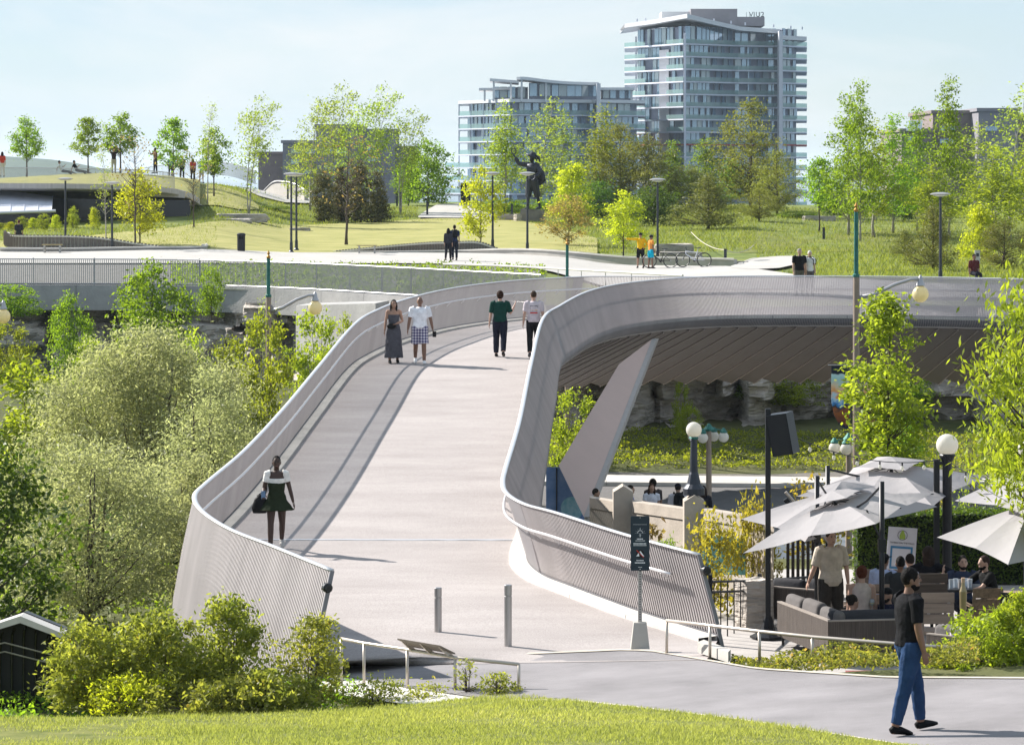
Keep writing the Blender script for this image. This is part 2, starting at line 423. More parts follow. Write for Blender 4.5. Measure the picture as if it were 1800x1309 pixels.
def drape(name, spec, mat, dz, kind='structure', nx=50, ny=8, label=None, cat=None):
    """sheet laid on the park: spec = list of (px, Yfront, Yback)"""
    a = np.array(spec, float); px = np.linspace(a[0, 0], a[-1, 0], nx)
    yf = np.interp(px, a[:, 0], a[:, 1]); yb = np.interp(px, a[:, 0], a[:, 2])
    mb = MB(); mb.grid([[onpark(px[i], yf[i] + (yb[i] - yf[i]) * j / ny, dz) for i in range(nx)] for j in range(ny + 1)])
    return tag(mb.build(name, mat, smooth=True), label, cat, kind=kind)
drape('mown_lawn', [(-250, 187, 190), (160, 187, 199), (300, 187.5, 205), (400, 187.5, 214), (480, 187, 222), (600, 187, 229), (730, 187.3, 234), (830, 187.5, 236), (900, 188, 234), (960, 184, 224), (1050, 186, 205)], M_grass, 0.10, nx=80, ny=16)
drape('hill_lawn', [(250, 236, 262), (330, 226, 262), (420, 228, 250), (455, 234, 238)], M_grass, 0.10, nx=24, ny=12)
drape('planting_bed', [(-350, 142.5, 169.5), (300, 141.5, 169.5), (520, 137, 169.5), (700, 130, 169.5), (880, 123, 168.5), (950, 121, 161)], pm('bed_mulch', (0.16, 0.15, 0.14), 0.95, var=0.3, scale=1.5, bump=0.6), 0.06)
drape('plaza_pavement', [(-350, 169, 187.2), (300, 169, 187.2), (700, 169, 187.2), (880, 168, 186), (960, 160, 182), (1060, 142, 176.5), (1150, 135, 175), (1290, 131, 171), (1420, 128.5, 150), (1600, 127, 141), (1850, 126, 137), (2100, 126, 137)], M_pave, 0.13, nx=90, ny=14)
drape('hill_path', [(735, 236, 238), (770, 235, 262), (815, 234.5, 264), (850, 233, 245), (905, 232.5, 236)], M_pave, 0.15, nx=40, ny=10)
drape('upper_path', [(425, 258, 262), (455, 252, 268), (500, 252, 270), (545, 256, 268)], M_pave, 0.16, nx=30, ny=8)
drape('right_path', [(1285, 168, 171), (1320, 164, 178), (1370, 164, 179), (1420, 172, 178)], M_pave, 0.14, nx=26, ny=8)
drape('mound_lawn', [(1300, 186, 214), (1420, 184, 205), (1600, 184, 224), (1660, 192, 230)], pm('hill_grass', (0.10, 0.13, 0.03), 0.9, scale=0.9, bump=0.7, bscale=20, col2=(0.2, 0.2, 0.06), spec=0.1), 0.02, nx=40, ny=10)

# limestone cliff under the park
def rock_mat(name, c1, c2):
    m, n, o = newmat(name); L = n.links
    p = n.nodes.new('ShaderNodeBsdfPrincipled'); p.inputs['Roughness'].default_value = 0.9; p.inputs['Specular IOR Level'].default_value = 0.2
    tc = n.nodes.new('ShaderNodeTexCoord'); mp = n.nodes.new('ShaderNodeMapping'); mp.inputs['Scale'].default_value = (0.6, 0.6, 3.2)
    nz = n.nodes.new('ShaderNodeTexNoise'); nz.inputs['Scale'].default_value = 0.9; nz.inputs['Detail'].default_value = 9; nz.inputs['Roughness'].default_value = 0.68
    cr = n.nodes.new('ShaderNodeValToRGB'); cr.color_ramp.elements[0].position = 0.3; cr.color_ramp.elements[1].position = 0.7
    cr.color_ramp.elements[0].color = (*c1, 1); cr.color_ramp.elements[1].color = (*c2, 1)
    vo = n.nodes.new('ShaderNodeTexVoronoi'); vo.feature = 'DISTANCE_TO_EDGE'; vo.inputs['Scale'].default_value = 1.1
    n2 = n.nodes.new('ShaderNodeTexNoise'); n2.inputs['Scale'].default_value = 5; n2.inputs['Detail'].default_value = 8
    b2 = n.nodes.new('ShaderNodeBump'); b2.inputs['Strength'].default_value = 0.9; b2.inputs['Distance'].default_value = 0.25
    L.new(tc.outputs['Object'], mp.inputs[0]); L.new(mp.outputs[0], nz.inputs['Vector']); L.new(mp.outputs[0], vo.inputs['Vector']); L.new(mp.outputs[0], n2.inputs['Vector'])
    ad = n.nodes.new('ShaderNodeMath'); ad.operation = 'ADD'
    mn = n.nodes.new('ShaderNodeMath'); mn.operation = 'MINIMUM'; mn.inputs[1].default_value = 0.12
    L.new(vo.outputs['Distance'], mn.inputs[0]); L.new(mn.outputs[0], ad.inputs[0]); L.new(n2.outputs['Fac'], ad.inputs[1])
    L.new(ad.outputs[0], b2.inputs['Height']); L.new(b2.outputs[0], p.inputs['Normal'])
    L.new(nz.outputs['Fac'], cr.inputs[0]); L.new(cr.outputs[0], p.inputs['Base Color']); L.new(p.outputs[0], o.inputs[0])
    MATS[name] = m; return m
M_rock = rock_mat('limestone', (0.28, 0.25, 0.225), (0.7, 0.63, 0.56))
NCL = 700
cl, clen = catmull([(x, y, 0) for x, y in CL], NCL)
mb = MB(); rows = []
NZ = 52
for k in range(NZ + 1):
    r = []; t = k / NZ
    for i in range(NCL):
        x, y = cl[i, 0], cl[i, 1]
        tp = 4.75 if x < 1 else 4.75 + 0.35 * sstep(1, 4, x)
        z = 0.3 + (tp - 0.3) * t
        s = clen * i / (NCL - 1)
        blk = noise.cell(Vector((s * 0.33 + 0.15 * math.floor(z * 1.1), math.floor(z * 1.05 + 0.4 * noise.noise(Vector((s * .2, 0, 0)))), 3)))
        d = 0.75 * noise.noise(Vector((s * 0.16, z * 0.25, 1))) + 0.5 * noise.noise(Vector((s * 0.5, z * 0.6, 7))) + 1.15 * blk + 0.34 * noise.noise(Vector((s * 1.7, z * 2.6, 2))) + 0.22 * noise.noise(Vector((s * 4.1, z * 5.5, 5))) + 0.16 * (noise.cell(Vector((s * 1.3, z * 3.1, 8))) - 0.5)
        crack = max(0, 1 - abs(noise.noise(Vector((s * 0.28, 0.1 * z, 11)))) * 9) * 0.9
        ph = (s / 4.6 + 0.25 * noise.noise(Vector((s * 0.12, z * 0.15, 21)))) % 1.0
        d += 2.0 * (1 - ph) ** 1.4 - 0.5
        d = d - crack + 0.9 * (1 - t) - (0.6 if t > 0.98 else 0)
        r.append((x + 0.25 * noise.noise(Vector((s, z, 4))), y - d + 0.4, z + 0.1 * noise.noise(Vector((s * 1.1, z, 9)))))
    rows.append(r)
mb.grid(rows); tag(mb.build('cliff', M_rock, fix=True), kind='structure')

# ---- street under the bridge
M_asph = pm('street_asphalt', (0.17, 0.165, 0.165), 0.9, var=0.12, scale=3, bump=0.4, bscale=90, spec=0.25)
M_grav = pm('gravel', (0.16, 0.145, 0.13), 0.95, var=0.35, scale=6, bump=0.9, bscale=25)
mb = MB(); mb.grid([[(x, y + 0.10 * (9 - x), 0.02) for x in np.linspace(-30, 70, 30)] for y in np.linspace(92.5, 107.5, 5)])
tag(mb.build('street', M_asph), kind='structure')
mb = MB()
for y0, y1 in ((84.5, 92.5), (107.5, 110.0)):
    for k in range(34):
        x = -30 + k * 3.0
        p = [(x, y0 + 0.1 * (9 - x)), (x + 2.985, y0 + 0.1 * (6 - x)), (x + 2.985, y1 + 0.1 * (6 - x)), (x, y1 + 0.1 * (9 - x))]
        mb.prism([(a, b, -0.02) for a, b in p], (0, 0, 0.17))
tag(mb.build('pavement', M_concw), kind='structure')
mb = MB(); mb.grid([[(x, y + 0.10 * (9 - x), 0.09 + 0.02 * math.sin(x * 3 + y)) for x in np.linspace(-30, 70, 40)] for y in np.linspace(110.0, 112.6, 4)])
tag(mb.build('gravel_verge', M_grav), kind='structure')

# ---- foreground asphalt path, its edging, the front lawn
NEAR = [(560, 1178), (700, 1205), (860, 1228), (1000, 1228), (1100, 1238), (1300, 1262), (1560, 1302), (1900, 1352), (2300, 1408)]
FAR = [(560, 1172), (720, 1160), (900, 1150), (1090, 1142), (1140, 1143), (1230, 1158), (1330, 1175), (1560, 1190), (1900, 1192), (2300, 1190)]
M_path = pm('path_asphalt', (0.235, 0.22, 0.226), 0.85, var=0.2, scale=0.7, detail=12, bump=0.5, bscale=110, spec=0.3)
pp = np.linspace(560, 2300, 70)
nf = np.interp(pp, *zip(*FAR)); nn = np.interp(pp, *zip(*NEAR))
mb = MB(); mb.grid([[onpath(pp[i], nf[i] + (nn[i] - nf[i]) * j / 6) for i in range(70)] for j in range(7)])
tag(mb.build('path', M_path, smooth=True), kind='structure')
M_edge = pm('path_edging', (0.5, 0.45, 0.38), 0.85, var=0.15, scale=3, bump=0.2)
mb = MB()
for line, px0, px1, off in ((NEAR, 900, 2300, 3.5), (FAR, 600, 2300, -2.5)):
    q = np.linspace(px0, px1, 60); y = np.interp(q, *zip(*line))
    rows = [[onpath(q[i], y[i] + off * t, 0.012) for i in range(60)] for t in (0, 1)]
    mb.grid(rows)
tag(mb.build('path_border', M_edge), kind='structure')
mb = MB(); mb.grid([[onpath(px, np.interp(px, *zip(*NEAR)) + d * np.interp(px, (560, 640, 850, 920), (34, 34, 20, 2)), -0.01 - 0.02 * d) for px in np.linspace(560, 920, 24)] for d in (0, 0.5, 1)])
tag(mb.build('apron', M_concw), kind='structure')
LE = [G(px, py, 3.28) for px, py in ((-500, 1262), (-200, 1262), (0, 1264), (300, 1259), (600, 1251), (760, 1236), (900, 1223))]
LE += [onpath(px, np.interp(px, *zip(*NEAR)) + 4) for px in (1000, 1100, 1300, 1560, 1900, 2300)]
LEX = [p.x for p in LE]; LEY = [p.y for p in LE]; LEZ = [p.z for p in LE]
def lawn_pt(X, d):
    yb = float(np.interp(X, LEX, LEY)); zb = float(np.interp(X, LEX, LEZ))
    k = 0.02 * noise.noise(Vector((X * .9, (yb - d) * .9, 5)))
    return (X, yb - d, zb + 0.015 + 0.088 * d + k * min(1, d * 2))
mb = MB(); mb.grid([[lawn_pt(X, d) for X in np.linspace(-11, 9.5, 90)] for d in np.concatenate([[0, 0.2], np.linspace(0.5, 14, 40)])])
tag(mb.build('lawn', M_fgrass, smooth=True), kind='structure')
def blades(name, P, h, w, mat, seed, lean=0.5, kind='stuff', label=None):
    rg = np.random.default_rng(seed); n = len(P)
    a = rg.uniform(0, 2 * np.pi, n); hh = h * rg.uniform(0.55, 1.35, n) * (0.75 + 0.35 * np.sin(P[:, 0] * 2.1 + 1.3 * np.sin(P[:, 1] * 1.7)) * np.sin(P[:, 1] * 2.6 + P[:, 0])); ww = w * rg.uniform(0.7, 1.3, n)
    dx = np.stack([np.cos(a), np.sin(a), 0 * a], 1) * ww[:, None]
    ln = np.stack([rg.normal(0, lean, n) * hh, rg.normal(0, lean, n) * hh, hh], 1)
    V = np.stack([P - dx, P + dx, P + ln], 1).reshape(-1, 3)
    pt_ = 0.5 + 0.25 * np.sin(P[:, 0] * 0.9 + 2 * np.sin(P[:, 1] * 0.5)) + 0.25 * np.sin(P[:, 1] * 1.3 + 1.5 * np.sin(P[:, 0] * 0.7))
    me = fast_mesh(name, V, 3, np.clip(0.62 * rg.random(n) + 0.38 * pt_, 0, 1))
    return tag(link(name, me, mat), label, None, kind=kind)
rg = np.random.default_rng(3)
n = 170000
X = rg.uniform(-8.2, 5.5, n); d = rg.uniform(0.0, 9.0, n) ** 1.0
yb = np.interp(X, LEX, LEY); zb = np.interp(X, LEX, LEZ)
P = np.stack([X, yb - d, zb + 0.012 + 0.088 * d], 1)
keep = np.array([0.35 + noise.noise(Vector((x * 0.55, y * 0.55, 3))) + (0.45 if x > -4.5 else -0.05) > rg.random() * 0.75 for x, y in P[:, :2]])
M_blade = leafmat('grass_blade', (0.085, 0.11, 0.032), (0.225, 0.24, 0.08), (0.4, 0.36, 0.2), trans=0.5, tcol=(1.25, 1.25, 0.7))
tag(blades('grass', P[keep], 0.055, 0.006, M_blade, 5, label='short bright green turf of the front lawn'), cat='grass')
# ------------------------------------------------------------------ the footbridge
M_rib = pm('brushed_steel', (0.41, 0.375, 0.375), 0.6, metal=0.15, var=0.12, scale=1.2, spec=0.5, stretch=(1, 1, 0.2))
M_cap = pm('rail_steel', (0.68, 0.67, 0.68), 0.35, metal=0.5, var=0.05, scale=2, spec=0.5)
def deck_mat():
    m, n, o = newmat('deck_aggregate'); L = n.links
    p = n.nodes.new('ShaderNodeBsdfPrincipled'); p.inputs['Roughness'].default_value = 0.9; p.inputs['Specular IOR Level'].default_value = 0.2
    tc = n.nodes.new('ShaderNodeTexCoord')
    f = n.nodes.new('ShaderNodeTexNoise'); f.inputs['Scale'].default_value = 38; f.inputs['Detail'].default_value = 4; f.inputs['Roughness'].default_value = 0.8
    mp = n.nodes.new('ShaderNodeMapping'); mp.inputs['Scale'].default_value = (0.35, 0.8, 0.8)
    g = n.nodes.new('ShaderNodeTexNoise'); g.inputs['Scale'].default_value = 1.0; g.inputs['Detail'].default_value = 7; g.inputs['Roughness'].default_value = 0.65
    L.new(tc.outputs['Object'], f.inputs['Vector']); L.new(tc.outputs['Object'], mp.inputs[0]); L.new(mp.outputs[0], g.inputs['Vector'])
    c1 = n.nodes.new('ShaderNodeValToRGB'); c1.color_ramp.elements[0].position = 0.3; c1.color_ramp.elements[1].position = 0.72
    c1.color_ramp.elements[0].color = (0.26, 0.228, 0.218, 1); c1.color_ramp.elements[1].color = (0.5, 0.46, 0.445, 1)
    c2 = n.nodes.new('ShaderNodeValToRGB'); c2.color_ramp.elements[0].position = 0.3; c2.color_ramp.elements[1].position = 0.65
    c2.color_ramp.elements[0].color = (0.84, 0.83, 0.83, 1); c2.color_ramp.elements[1].color = (1.06, 1.06, 1.06, 1)
    mu = n.nodes.new('ShaderNodeMix'); mu.data_type = 'RGBA'; mu.blend_type = 'MULTIPLY'; mu.inputs[0].default_value = 1.0
    L.new(f.outputs['Fac'], c1.inputs[0]); L.new(g.outputs['Fac'], c2.inputs[0]); L.new(c1.outputs[0], mu.inputs[6]); L.new(c2.outputs[0], mu.inputs[7]); L.new(mu.outputs[2], p.inputs['Base Color'])
    b = n.nodes.new('ShaderNodeBump'); b.inputs['Strength'].default_value = 0.4; b.inputs['Distance'].default_value = 0.01; L.new(f.outputs['Fac'], b.inputs['Height']); L.new(b.outputs[0], p.inputs['Normal'])
    L.new(p.outputs[0], o.inputs[0]); return m
M_deck = deck_mat()
def mesh_mat(cov):
    m, n, o = newmat('woven_steel_mesh'); L = n.links
    t = n.nodes.new('ShaderNodeBsdfTransparent'); p = n.nodes.new('ShaderNodeBsdfPrincipled'); p.inputs['Base Color'].default_value = (0.5, 0.475, 0.485, 1); p.inputs['Roughness'].default_value = 0.5; p.inputs['Metallic'].default_value = 0.3
    d = n.nodes.new('ShaderNodeBsdfTranslucent'); d.inputs[0].default_value = (0.5, 0.475, 0.49, 1)
    a = n.nodes.new('ShaderNodeMixShader'); a.inputs[0].default_value = 0.45; b = n.nodes.new('ShaderNodeMixShader'); b.inputs[0].default_value = cov
    L.new(p.outputs[0], a.inputs[1]); L.new(d.outputs[0], a.inputs[2]); L.new(t.outputs[0], b.inputs[1]); L.new(a.outputs[0], b.inputs[2]); L.new(b.outputs[0], o.inputs[0])
    return m
M_mesh = mesh_mat(0.78); M_mesh_open = mesh_mat(0.2)
M_soff = pm('soffit_bronze', (0.125, 0.105, 0.105), 0.55, metal=0.2, var=0.08, scale=1.0, spec=0.4)
M_fasc = pm('fascia_steel', (0.20, 0.20, 0.225), 0.5, metal=0.3, var=0.08, scale=1.0)
M_back = pm('slat_backing', (0.11, 0.103, 0.105), 0.7, var=0.1)
M_strut = pm('strut_paint', (0.50, 0.36, 0.31), 0.55, var=0.05, scale=0.8, spec=0.4)
LT = [(580, 1003, 46.9), (480, 962, 49.9), (400, 930, 52.6), (352, 898, 55.2), (340, 872, 57.6), (362, 848, 60.3), (430, 790, 65.6), (500, 715, 72.5), (560, 643, 80.5), (620, 572, 89.5), (660, 546, 93.2), (720, 524, 97.5), (800, 506, 102), (900, 494, 105.5), (1000, 488, 108), (1060, 486.5, 109.3), (1250, 487.5, 110.6), (1500, 489, 110.7), (1800, 492, 109.7), (2050, 494, 108.5)]
RT = [(1230, 975, 49.3), (1100, 940, 51.6), (980, 902, 54.6), (925, 887, 56.6), (893, 868, 58.6), (886, 848, 60.8), (892, 820, 63.1), (915, 740, 70), (935, 640, 81), (955, 562, 90), (985, 538, 94), (1040, 511, 98.5), (1120, 496, 101.5), (1250, 487, 104), (1450, 486, 105), (1650, 488, 104.5), (1800, 491, 103.5), (2050, 494, 102)]
NS = 260
LTc, LL = catmull([tuple(W(*p)) for p in LT], NS)
RTc, RL = catmull([tuple(W(*p)) for p in RT], NS)
def outward(c, side):
    t = np.gradient(c[:, :2], axis=0); t /= np.linalg.norm(t, axis=1)[:, None]
    n = np.stack([-t[:, 1], t[:, 0]], 1)      # left of travel
    return n * side
LO = outward(LTc, 1.0); RO = outward(RTc, -1.0)
LEAN = 0.25
def lean_at(c, fr):
    if c is LTc: return LEAN
    return float(np.interp(fr, (0, 0.08, 0.2, 0.5, 0.65, 1), (0.34, 0.30, 0.52, 0.58, 0.45, 0.4)))
def prof(fr, LEAN=0.25):
    """rib outline for a station at fraction fr of the length: (outward, below the top)"""
    dp = 2.15 - 0.65 * sstep(0.08, 0.3, fr)
    a = dp - 0.38
    return [(0, 0), (LEAN * a / 1.25 * 0.55, -a * 0.5), (LEAN * a / 1.25, -a), (LEAN * a / 1.25 + 0.01, -a - 0.14), (LEAN * a / 1.25 - 0.05, -a - 0.27), (LEAN * a / 1.25 - 0.17, -dp)]
br = thing('footbridge', 'curving pedestrian bridge with slatted grey metal parapets sweeping up to the park', 'bridge', (0, 0, 0))
def at(c, s):  # s: fraction, array of 3
    f = s * (NS - 1); i = min(int(f), NS - 2); return c[i] * (1 - (f - i)) + c[i + 1] * (f - i)
def pt(c, o, s, out, dz):
    p = at(c, s); q = at(o, s)
    return Vector((p[0] + q[0] * out, p[1] + q[1] * out, p[2] + dz))
FOOT = 1.25
for c, o, L, nm in ((LTc, LO, LL, 'left'), (RTc, RO, RL, 'right')):
    ribs = MB(); E_ = 0.14 if c is LTc else 0.12
    SS = list(np.arange(0.03 / L, E_, 0.082 / L)); SS += list(np.arange(SS[-1] + 0.06 / L, 1.0, 0.054 / L))
    for s in SS:
        q = at(o, s); nrm = Vector((q[0], q[1], 0)).normalized(); tan = Vector((-nrm.y, nrm.x, 0))
        pr = prof(s, lean_at(c, s)); vs = []
        for (a, dz) in pr:
            p = pt(c, o, s, a, dz)
            for sx, sy in ((-1, 0), (1, 0), (1, -1), (-1, -1)):
                vs.append(p + tan * ((0.019 if s < E_ else 0.006) * sx) + nrm * (0.024 * sy))
        fs = []
        for i in range(len(pr) - 1):
            for j in range(4):
                fs.append((i * 4 + j, i * 4 + (j + 1) % 4, i * 4 + 4 + (j + 1) % 4, i * 4 + 4 + j))
        ribs.add(vs, fs)
    o_ = ribs.build('parapet_slats', M_rib, br); o_['kind'] = 'stuff'
    # fine woven mesh behind the slats: lets part of the light through
    me_ = MB(); S_ = np.linspace(E_ - 0.005, 1, 200)
    me_.grid([[pt(c, o, s, lean_at(c, s) * q / 1.25 * (1.1 if q == 0.6 else 1) - 0.03, -q) for s in S_] for q in (0.02, 0.6, 1.16)]); me_.build('parapet_mesh', M_mesh if c is RTc else M_mesh_open, br, smooth=True)
    # solid backing between the slats of the flared end
    bk = MB(); S2 = np.linspace(0, 0.13 if c is LTc else 0.11, 40)
    bk.grid([[pt(c, o, s, prof(s, lean_at(c, s))[i][0] - 0.013, prof(s, lean_at(c, s))[i][1] - (0.02 if i == 0 else 0)) for s in S2] for i in range(6)]); bk.build('end_backing', M_back, br, smooth=True)
    # cap rail, handrail on brackets, solid edge plate behind the lower slats
    cap = MB(); S = np.linspace(0, 1, 200)
    cap.tube([pt(c, o, s, -0.02, 0.012) for s in S], [(0.045, 0.018)] * 200, 8, lat=(0, 0, 1) if False else None); cap.build('top_rail', M_cap, br, smooth=True)
    hr = MB(); hs = np.linspace(0.012, 0.985, 170)
    hr.tube([pt(c, o, s, lean_at(c, s) * 0.38 / 1.25 - 0.14, -0.38) for s in hs], 0.024, 8)
    hr_o = hr.build('handrail', M_cap, br, smooth=True); hr = MB()
    nb = int(L / 1.15)
    for k in range(1, nb):
        s = k / nb
        hr.beam(pt(c, o, s, lean_at(c, s) * 0.38 / 1.25 - 0.14, -0.4), pt(c, o, s, lean_at(c, s) * 0.46 / 1.25 - 0.03, -0.5), 0.014, 0.03)
    hr.build('handrail_brackets', M_cap, hr_o)['kind'] = 'stuff'
    ed = MB()
    rows = [[] for _ in range(4)]
    for s in S:
        ln = lean_at(c, s); pr = prof(s, ln)
        for j, (a, dz) in enumerate(((ln * 0.93, -1.16), pr[3], pr[4], pr[5])):
            rows[j].append(pt(c, o, s, a - 0.035, dz))
    ed = MB(); ed.grid(rows); ed.build('edge_plate', M_fasc, br, smooth=True)
# wall end plates and the dark round lamps on them
for c, o, X in ((LTc, LO, 0), (RTc, RO, 0)):
    e = MB(); pr = prof(0.0, lean_at(c, 0.0))
    q = at(o, 0); nrm = Vector((q[0], q[1], 0)).normalized(); tan = Vector((at(c, 0)[0] - at(c, 0.004)[0], at(c, 0)[1] - at(c, 0.004)[1], 0)).normalized()
    vs = []
    for a, dz in pr: vs += [pt(c, o, 0, a + 0.005, dz) + tan * 0.02, pt(c, o, 0, a - 0.055, dz) + tan * 0.02]
    vs2 = [v + tan * 0.02 for v in vs]; k = len(pr)
    e.add(vs + vs2, [(2 * i, 2 * i + 1, 2 * i + 3, 2 * i + 2) for i in range(k - 1)] + [(2 * k + 2 * i, 2 * k + 2 * i + 2, 2 * k + 2 * i + 3, 2 * k + 2 * i + 1) for i in range(k - 1)] + [(2 * i, 2 * i + 2, 2 * k + 2 * i + 2, 2 * k + 2 * i) for i in range(k - 1)] + [(2 * i + 1, 2 * k + 2 * i + 1, 2 * k + 2 * i + 3, 2 * i + 3) for i in range(k - 1)])
    e.build('end_plate', M_fasc, br)
    lp = MB(); p = pt(c, o, 0, 0.06, -0.22) + tan * 0.07
    lp.tube([p - tan * 0.07, p - tan * 0.05, p + tan * 0.05, p + tan * 0.07], [0.05, 0.068, 0.068, 0.045], 14); lp.build('end_lamp', pm('black_plastic', (0.012, 0.012, 0.014), 0.4, var=0.1, scale=3), br)
# deck
def foot(c, o, s, extra=0.0): return pt(c, o, s, lean_at(c, s) - 0.05 + extra, -FOOT)
mb = MB(); rows = []
Pl = onpath(585, 1170, 0.005); Pr = onpath(1242, 1159, 0.005)
rows.append([Pl.lerp(Pr, t) for t in np.linspace(0, 1, 9)])
rows.append([(Pl * 0.5 + foot(LTc, LO, 0) * 0.5).lerp(Pr * 0.5 + foot(RTc, RO, 0) * 0.5, t) for t in np.linspace(0, 1, 9)])
for s in np.linspace(0, 1, 160):
    a = foot(LTc, LO, s); b = foot(RTc, RO, s)
    rows.append([a.lerp(b, t) for t in np.linspace(0, 1, 9)])
DECKV = np.array([tuple(v) for r in rows for v in r])
mb.grid(rows); deck = mb.build('deck', M_deck, br, smooth=True)
def deck_z(X, Y):
    d = (DECKV[:, 0] - X) ** 2 + (DECKV[:, 1] - Y) ** 2; i = np.argsort(d)[:4]; w = 1 / (d[i] + 1e-4)
    return float((DECKV[i, 2] * w).sum() / w.sum())
def ondeck(px, py):
    Y = 60.0
    for _ in range(60):
        z = deck_z(XofP(px, Y), Y); Y = 0.5 * Y + 0.5 * (CZ - z) * F / (py - HY)
    return Vector((XofP(px, Y), Y, deck_z(XofP(px, Y), Y)))
# kerb stones along the foot of each parapet
for c, o, L, wk in ((LTc, LO, LL, 0.20), (RTc, RO, RL, 0.30)):
    nk = int(L / 2.4)
    for k in range(nk):
        kb = MB(); ss = np.linspace(k / nk, (k + 0.993) / nk, 6)
        rows = [[pt(c, o, s, lean_at(c, s) - 0.06 - w_, -FOOT + z_) for s in ss] for w_, z_ in ((wk, -0.02), (wk, 0.05), (0.0, 0.07), (0.0, -0.02))]
        kb.grid(rows); kb.build('kerb_stone', M_concw if c is RTc else M_conc, br)
# expansion joint strip across the deck near the landing
mb = MB(); a = ondeck(395, 948); b = ondeck(930, 949)
N = 24
for dz, w_ in ((0.008, 0.12),):
    rows = []
    for sgn in (0, 1):
        rows.append([Vector((*(a.lerp(b, t).xy), 0)) + Vector((0, w_ * (sgn - .5), 0)) for t in np.linspace(0, 1, N)])
    rows = [[Vector((p.x, p.y, deck_z(p.x, p.y) + dz)) for p in r] for r in rows]
    mb.grid(rows)
mb.build('expansion_joint', M_cap, br)
# landing wall foot: white strip end block at the right parapet
mb = MB(); p = onpath(1226, 1146); q = onpath(1280, 1164)
mb.prism([p, q, q + Vector((0.05, 0.25, 0)), p + Vector((0.1, 0.25, 0))], (0, 0, 0.14)); mb.build('end_block', M_conc, br)
# folded soffit panels: near edge under the right parapet, far edge deep under the left one
def far_pt(s):
    p = foot(LTc, LO, s, 0.02); z = min(p.z - 1.0, 3.32 + 0.0 * s)
    return Vector((p.x, p.y, min(z, p.z - 0.85)))
def near_pt(s):
    pr = prof(s, lean_at(RTc, s)); return pt(RTc, RO, s, pr[5][0] - 0.06, pr[5][1])
npan = 112; M_seamline = pm('seam_line', (0.27, 0.225, 0.21), 0.5, var=0.05)
for k in range(14, npan):
    s0, s1 = k / npan, (k + 1) / npan
    sh = 0.016
    n0, n1 = near_pt(s0), near_pt(s1); f0, f1 = far_pt(max(0, s0 - sh)), far_pt(max(0, s1 - sh))
    dr = Vector((0, 0, -0.22)); dn = Vector((0, 0, -0.07))
    mb = MB(); mb.add([n0, f0, f1 + dr, n1 + dn, n1, f1], [(0, 1, 2, 3), (3, 2, 5, 4), (1, 5, 2)])
    mb.build('soffit_panel', M_soff, br, fix=False)
    if k > 40: MB().beam(n1 + dn * 1.15, f1 + dr * 1.05, 0.035, 0.03).build('soffit_seam', M_seamline, br)
mb = MB(); S = np.linspace(0, 1, 160)
mb.tube([near_pt(s) + Vector((0, 0, 0.0)) for s in S], 0.045, 6); mb.build('soffit_edge_strip', pm('edge_strip', (0.38, 0.34, 0.32), 0.5, var=0.05), br, smooth=True)
mb = MB(); mb.grid([[far_pt(s) + Vector((0, 0.02, -0.0)) for s in S], [pt(LTc, LO, s, prof(s)[5][0] - 0.02, prof(s)[5][1] + 0.1) for s in S]]); mb.build('outer_underside', M_soff, br)
# raking strut
b, c_, d_ = W(1146, 596, 101.4), W(1026, 908, 89.0), W(982, 818, 90.5)
_n = (b - c_).cross(d_ - c_).normalized(); _r = W(1088, 640, 1.0) - Vector((0, 0, CZ)); _e = Vector((0, 0, CZ))
a = _e + _r * ((c_ - _e).dot(_n) / _r.dot(_n))
mb = MB(); mb.prism([a, b, c_, d_], (0.12, 0.55, 0)); mb.build('raking_strut', M_strut, br)
mb = MB(); off = Vector((0.13, -0.02, 0)); mb.prism([b + Vector((0.0, -0.012, 0)), b + off, c_ + off, c_ + Vector((0.0, -0.012, 0))], (0.1, 0.5, 0)); mb.build('strut_edge', pm('strut_edge_paint', (0.42, 0.385, 0.36), 0.5, var=0.05), br)
mb = MB(); mb.box(W(1030, 918, 89.2) + Vector((0.03, 0.3, -0.4)), (0.12, 0.4, 1.0)); mb.build('strut_foot', M_concw, br)

# ------------------------------------------------------------------ thin summer haze over river and town
def haze_box():
    m, n, o = newmat('haze_air'); v = n.nodes.new('ShaderNodeVolumePrincipled')
    v.inputs['Color'].default_value = (0.75, 0.88, 1.0, 1); v.inputs['Density'].default_value = 0.00007; v.inputs['Anisotropy'].default_value = 0.2
    n.links.new(v.outputs[0], o.inputs['Volume'])
    mb = MB(); mb.box((0, 8500, 22), (29000, 24000, 96)); h = mb.build('haze', m); tag(h, kind='stuff')
haze_box()
# ------------------------------------------------------------------ retaining wall, fence, park walls, pavilion, lamps, far buildings
M_wallc = pm('retaining_concrete', (0.36, 0.35, 0.34), 0.9, var=0.18, scale=1.0, bump=0.6, bscale=12)
M_dark = pm('dark_metal', (0.045, 0.05, 0.062), 0.45, metal=0.5, var=0.1, scale=3)
M_black = pm('black_metal', (0.012, 0.013, 0.017), 0.42, metal=0.2, var=0.1, scale=3)
M_steel = pm('grey_steel', (0.42, 0.41, 0.42), 0.4, metal=0.6, var=0.08, scale=3)
M_board = pm('weathered_boards', (0.17, 0.145, 0.14), 0.85, var=0.2, scale=2, stretch=(4, 4, 0.4))
FL = [(-60, 142.5), (-40, 140.8), (-21, 139.8), (-14, 138.8), (-9, 134.8), (-4.2, 127.6), (-1, 122), (1.2, 118.5)]
fl, flen = catmull([(x, y, 0) for x, y in FL], 200)
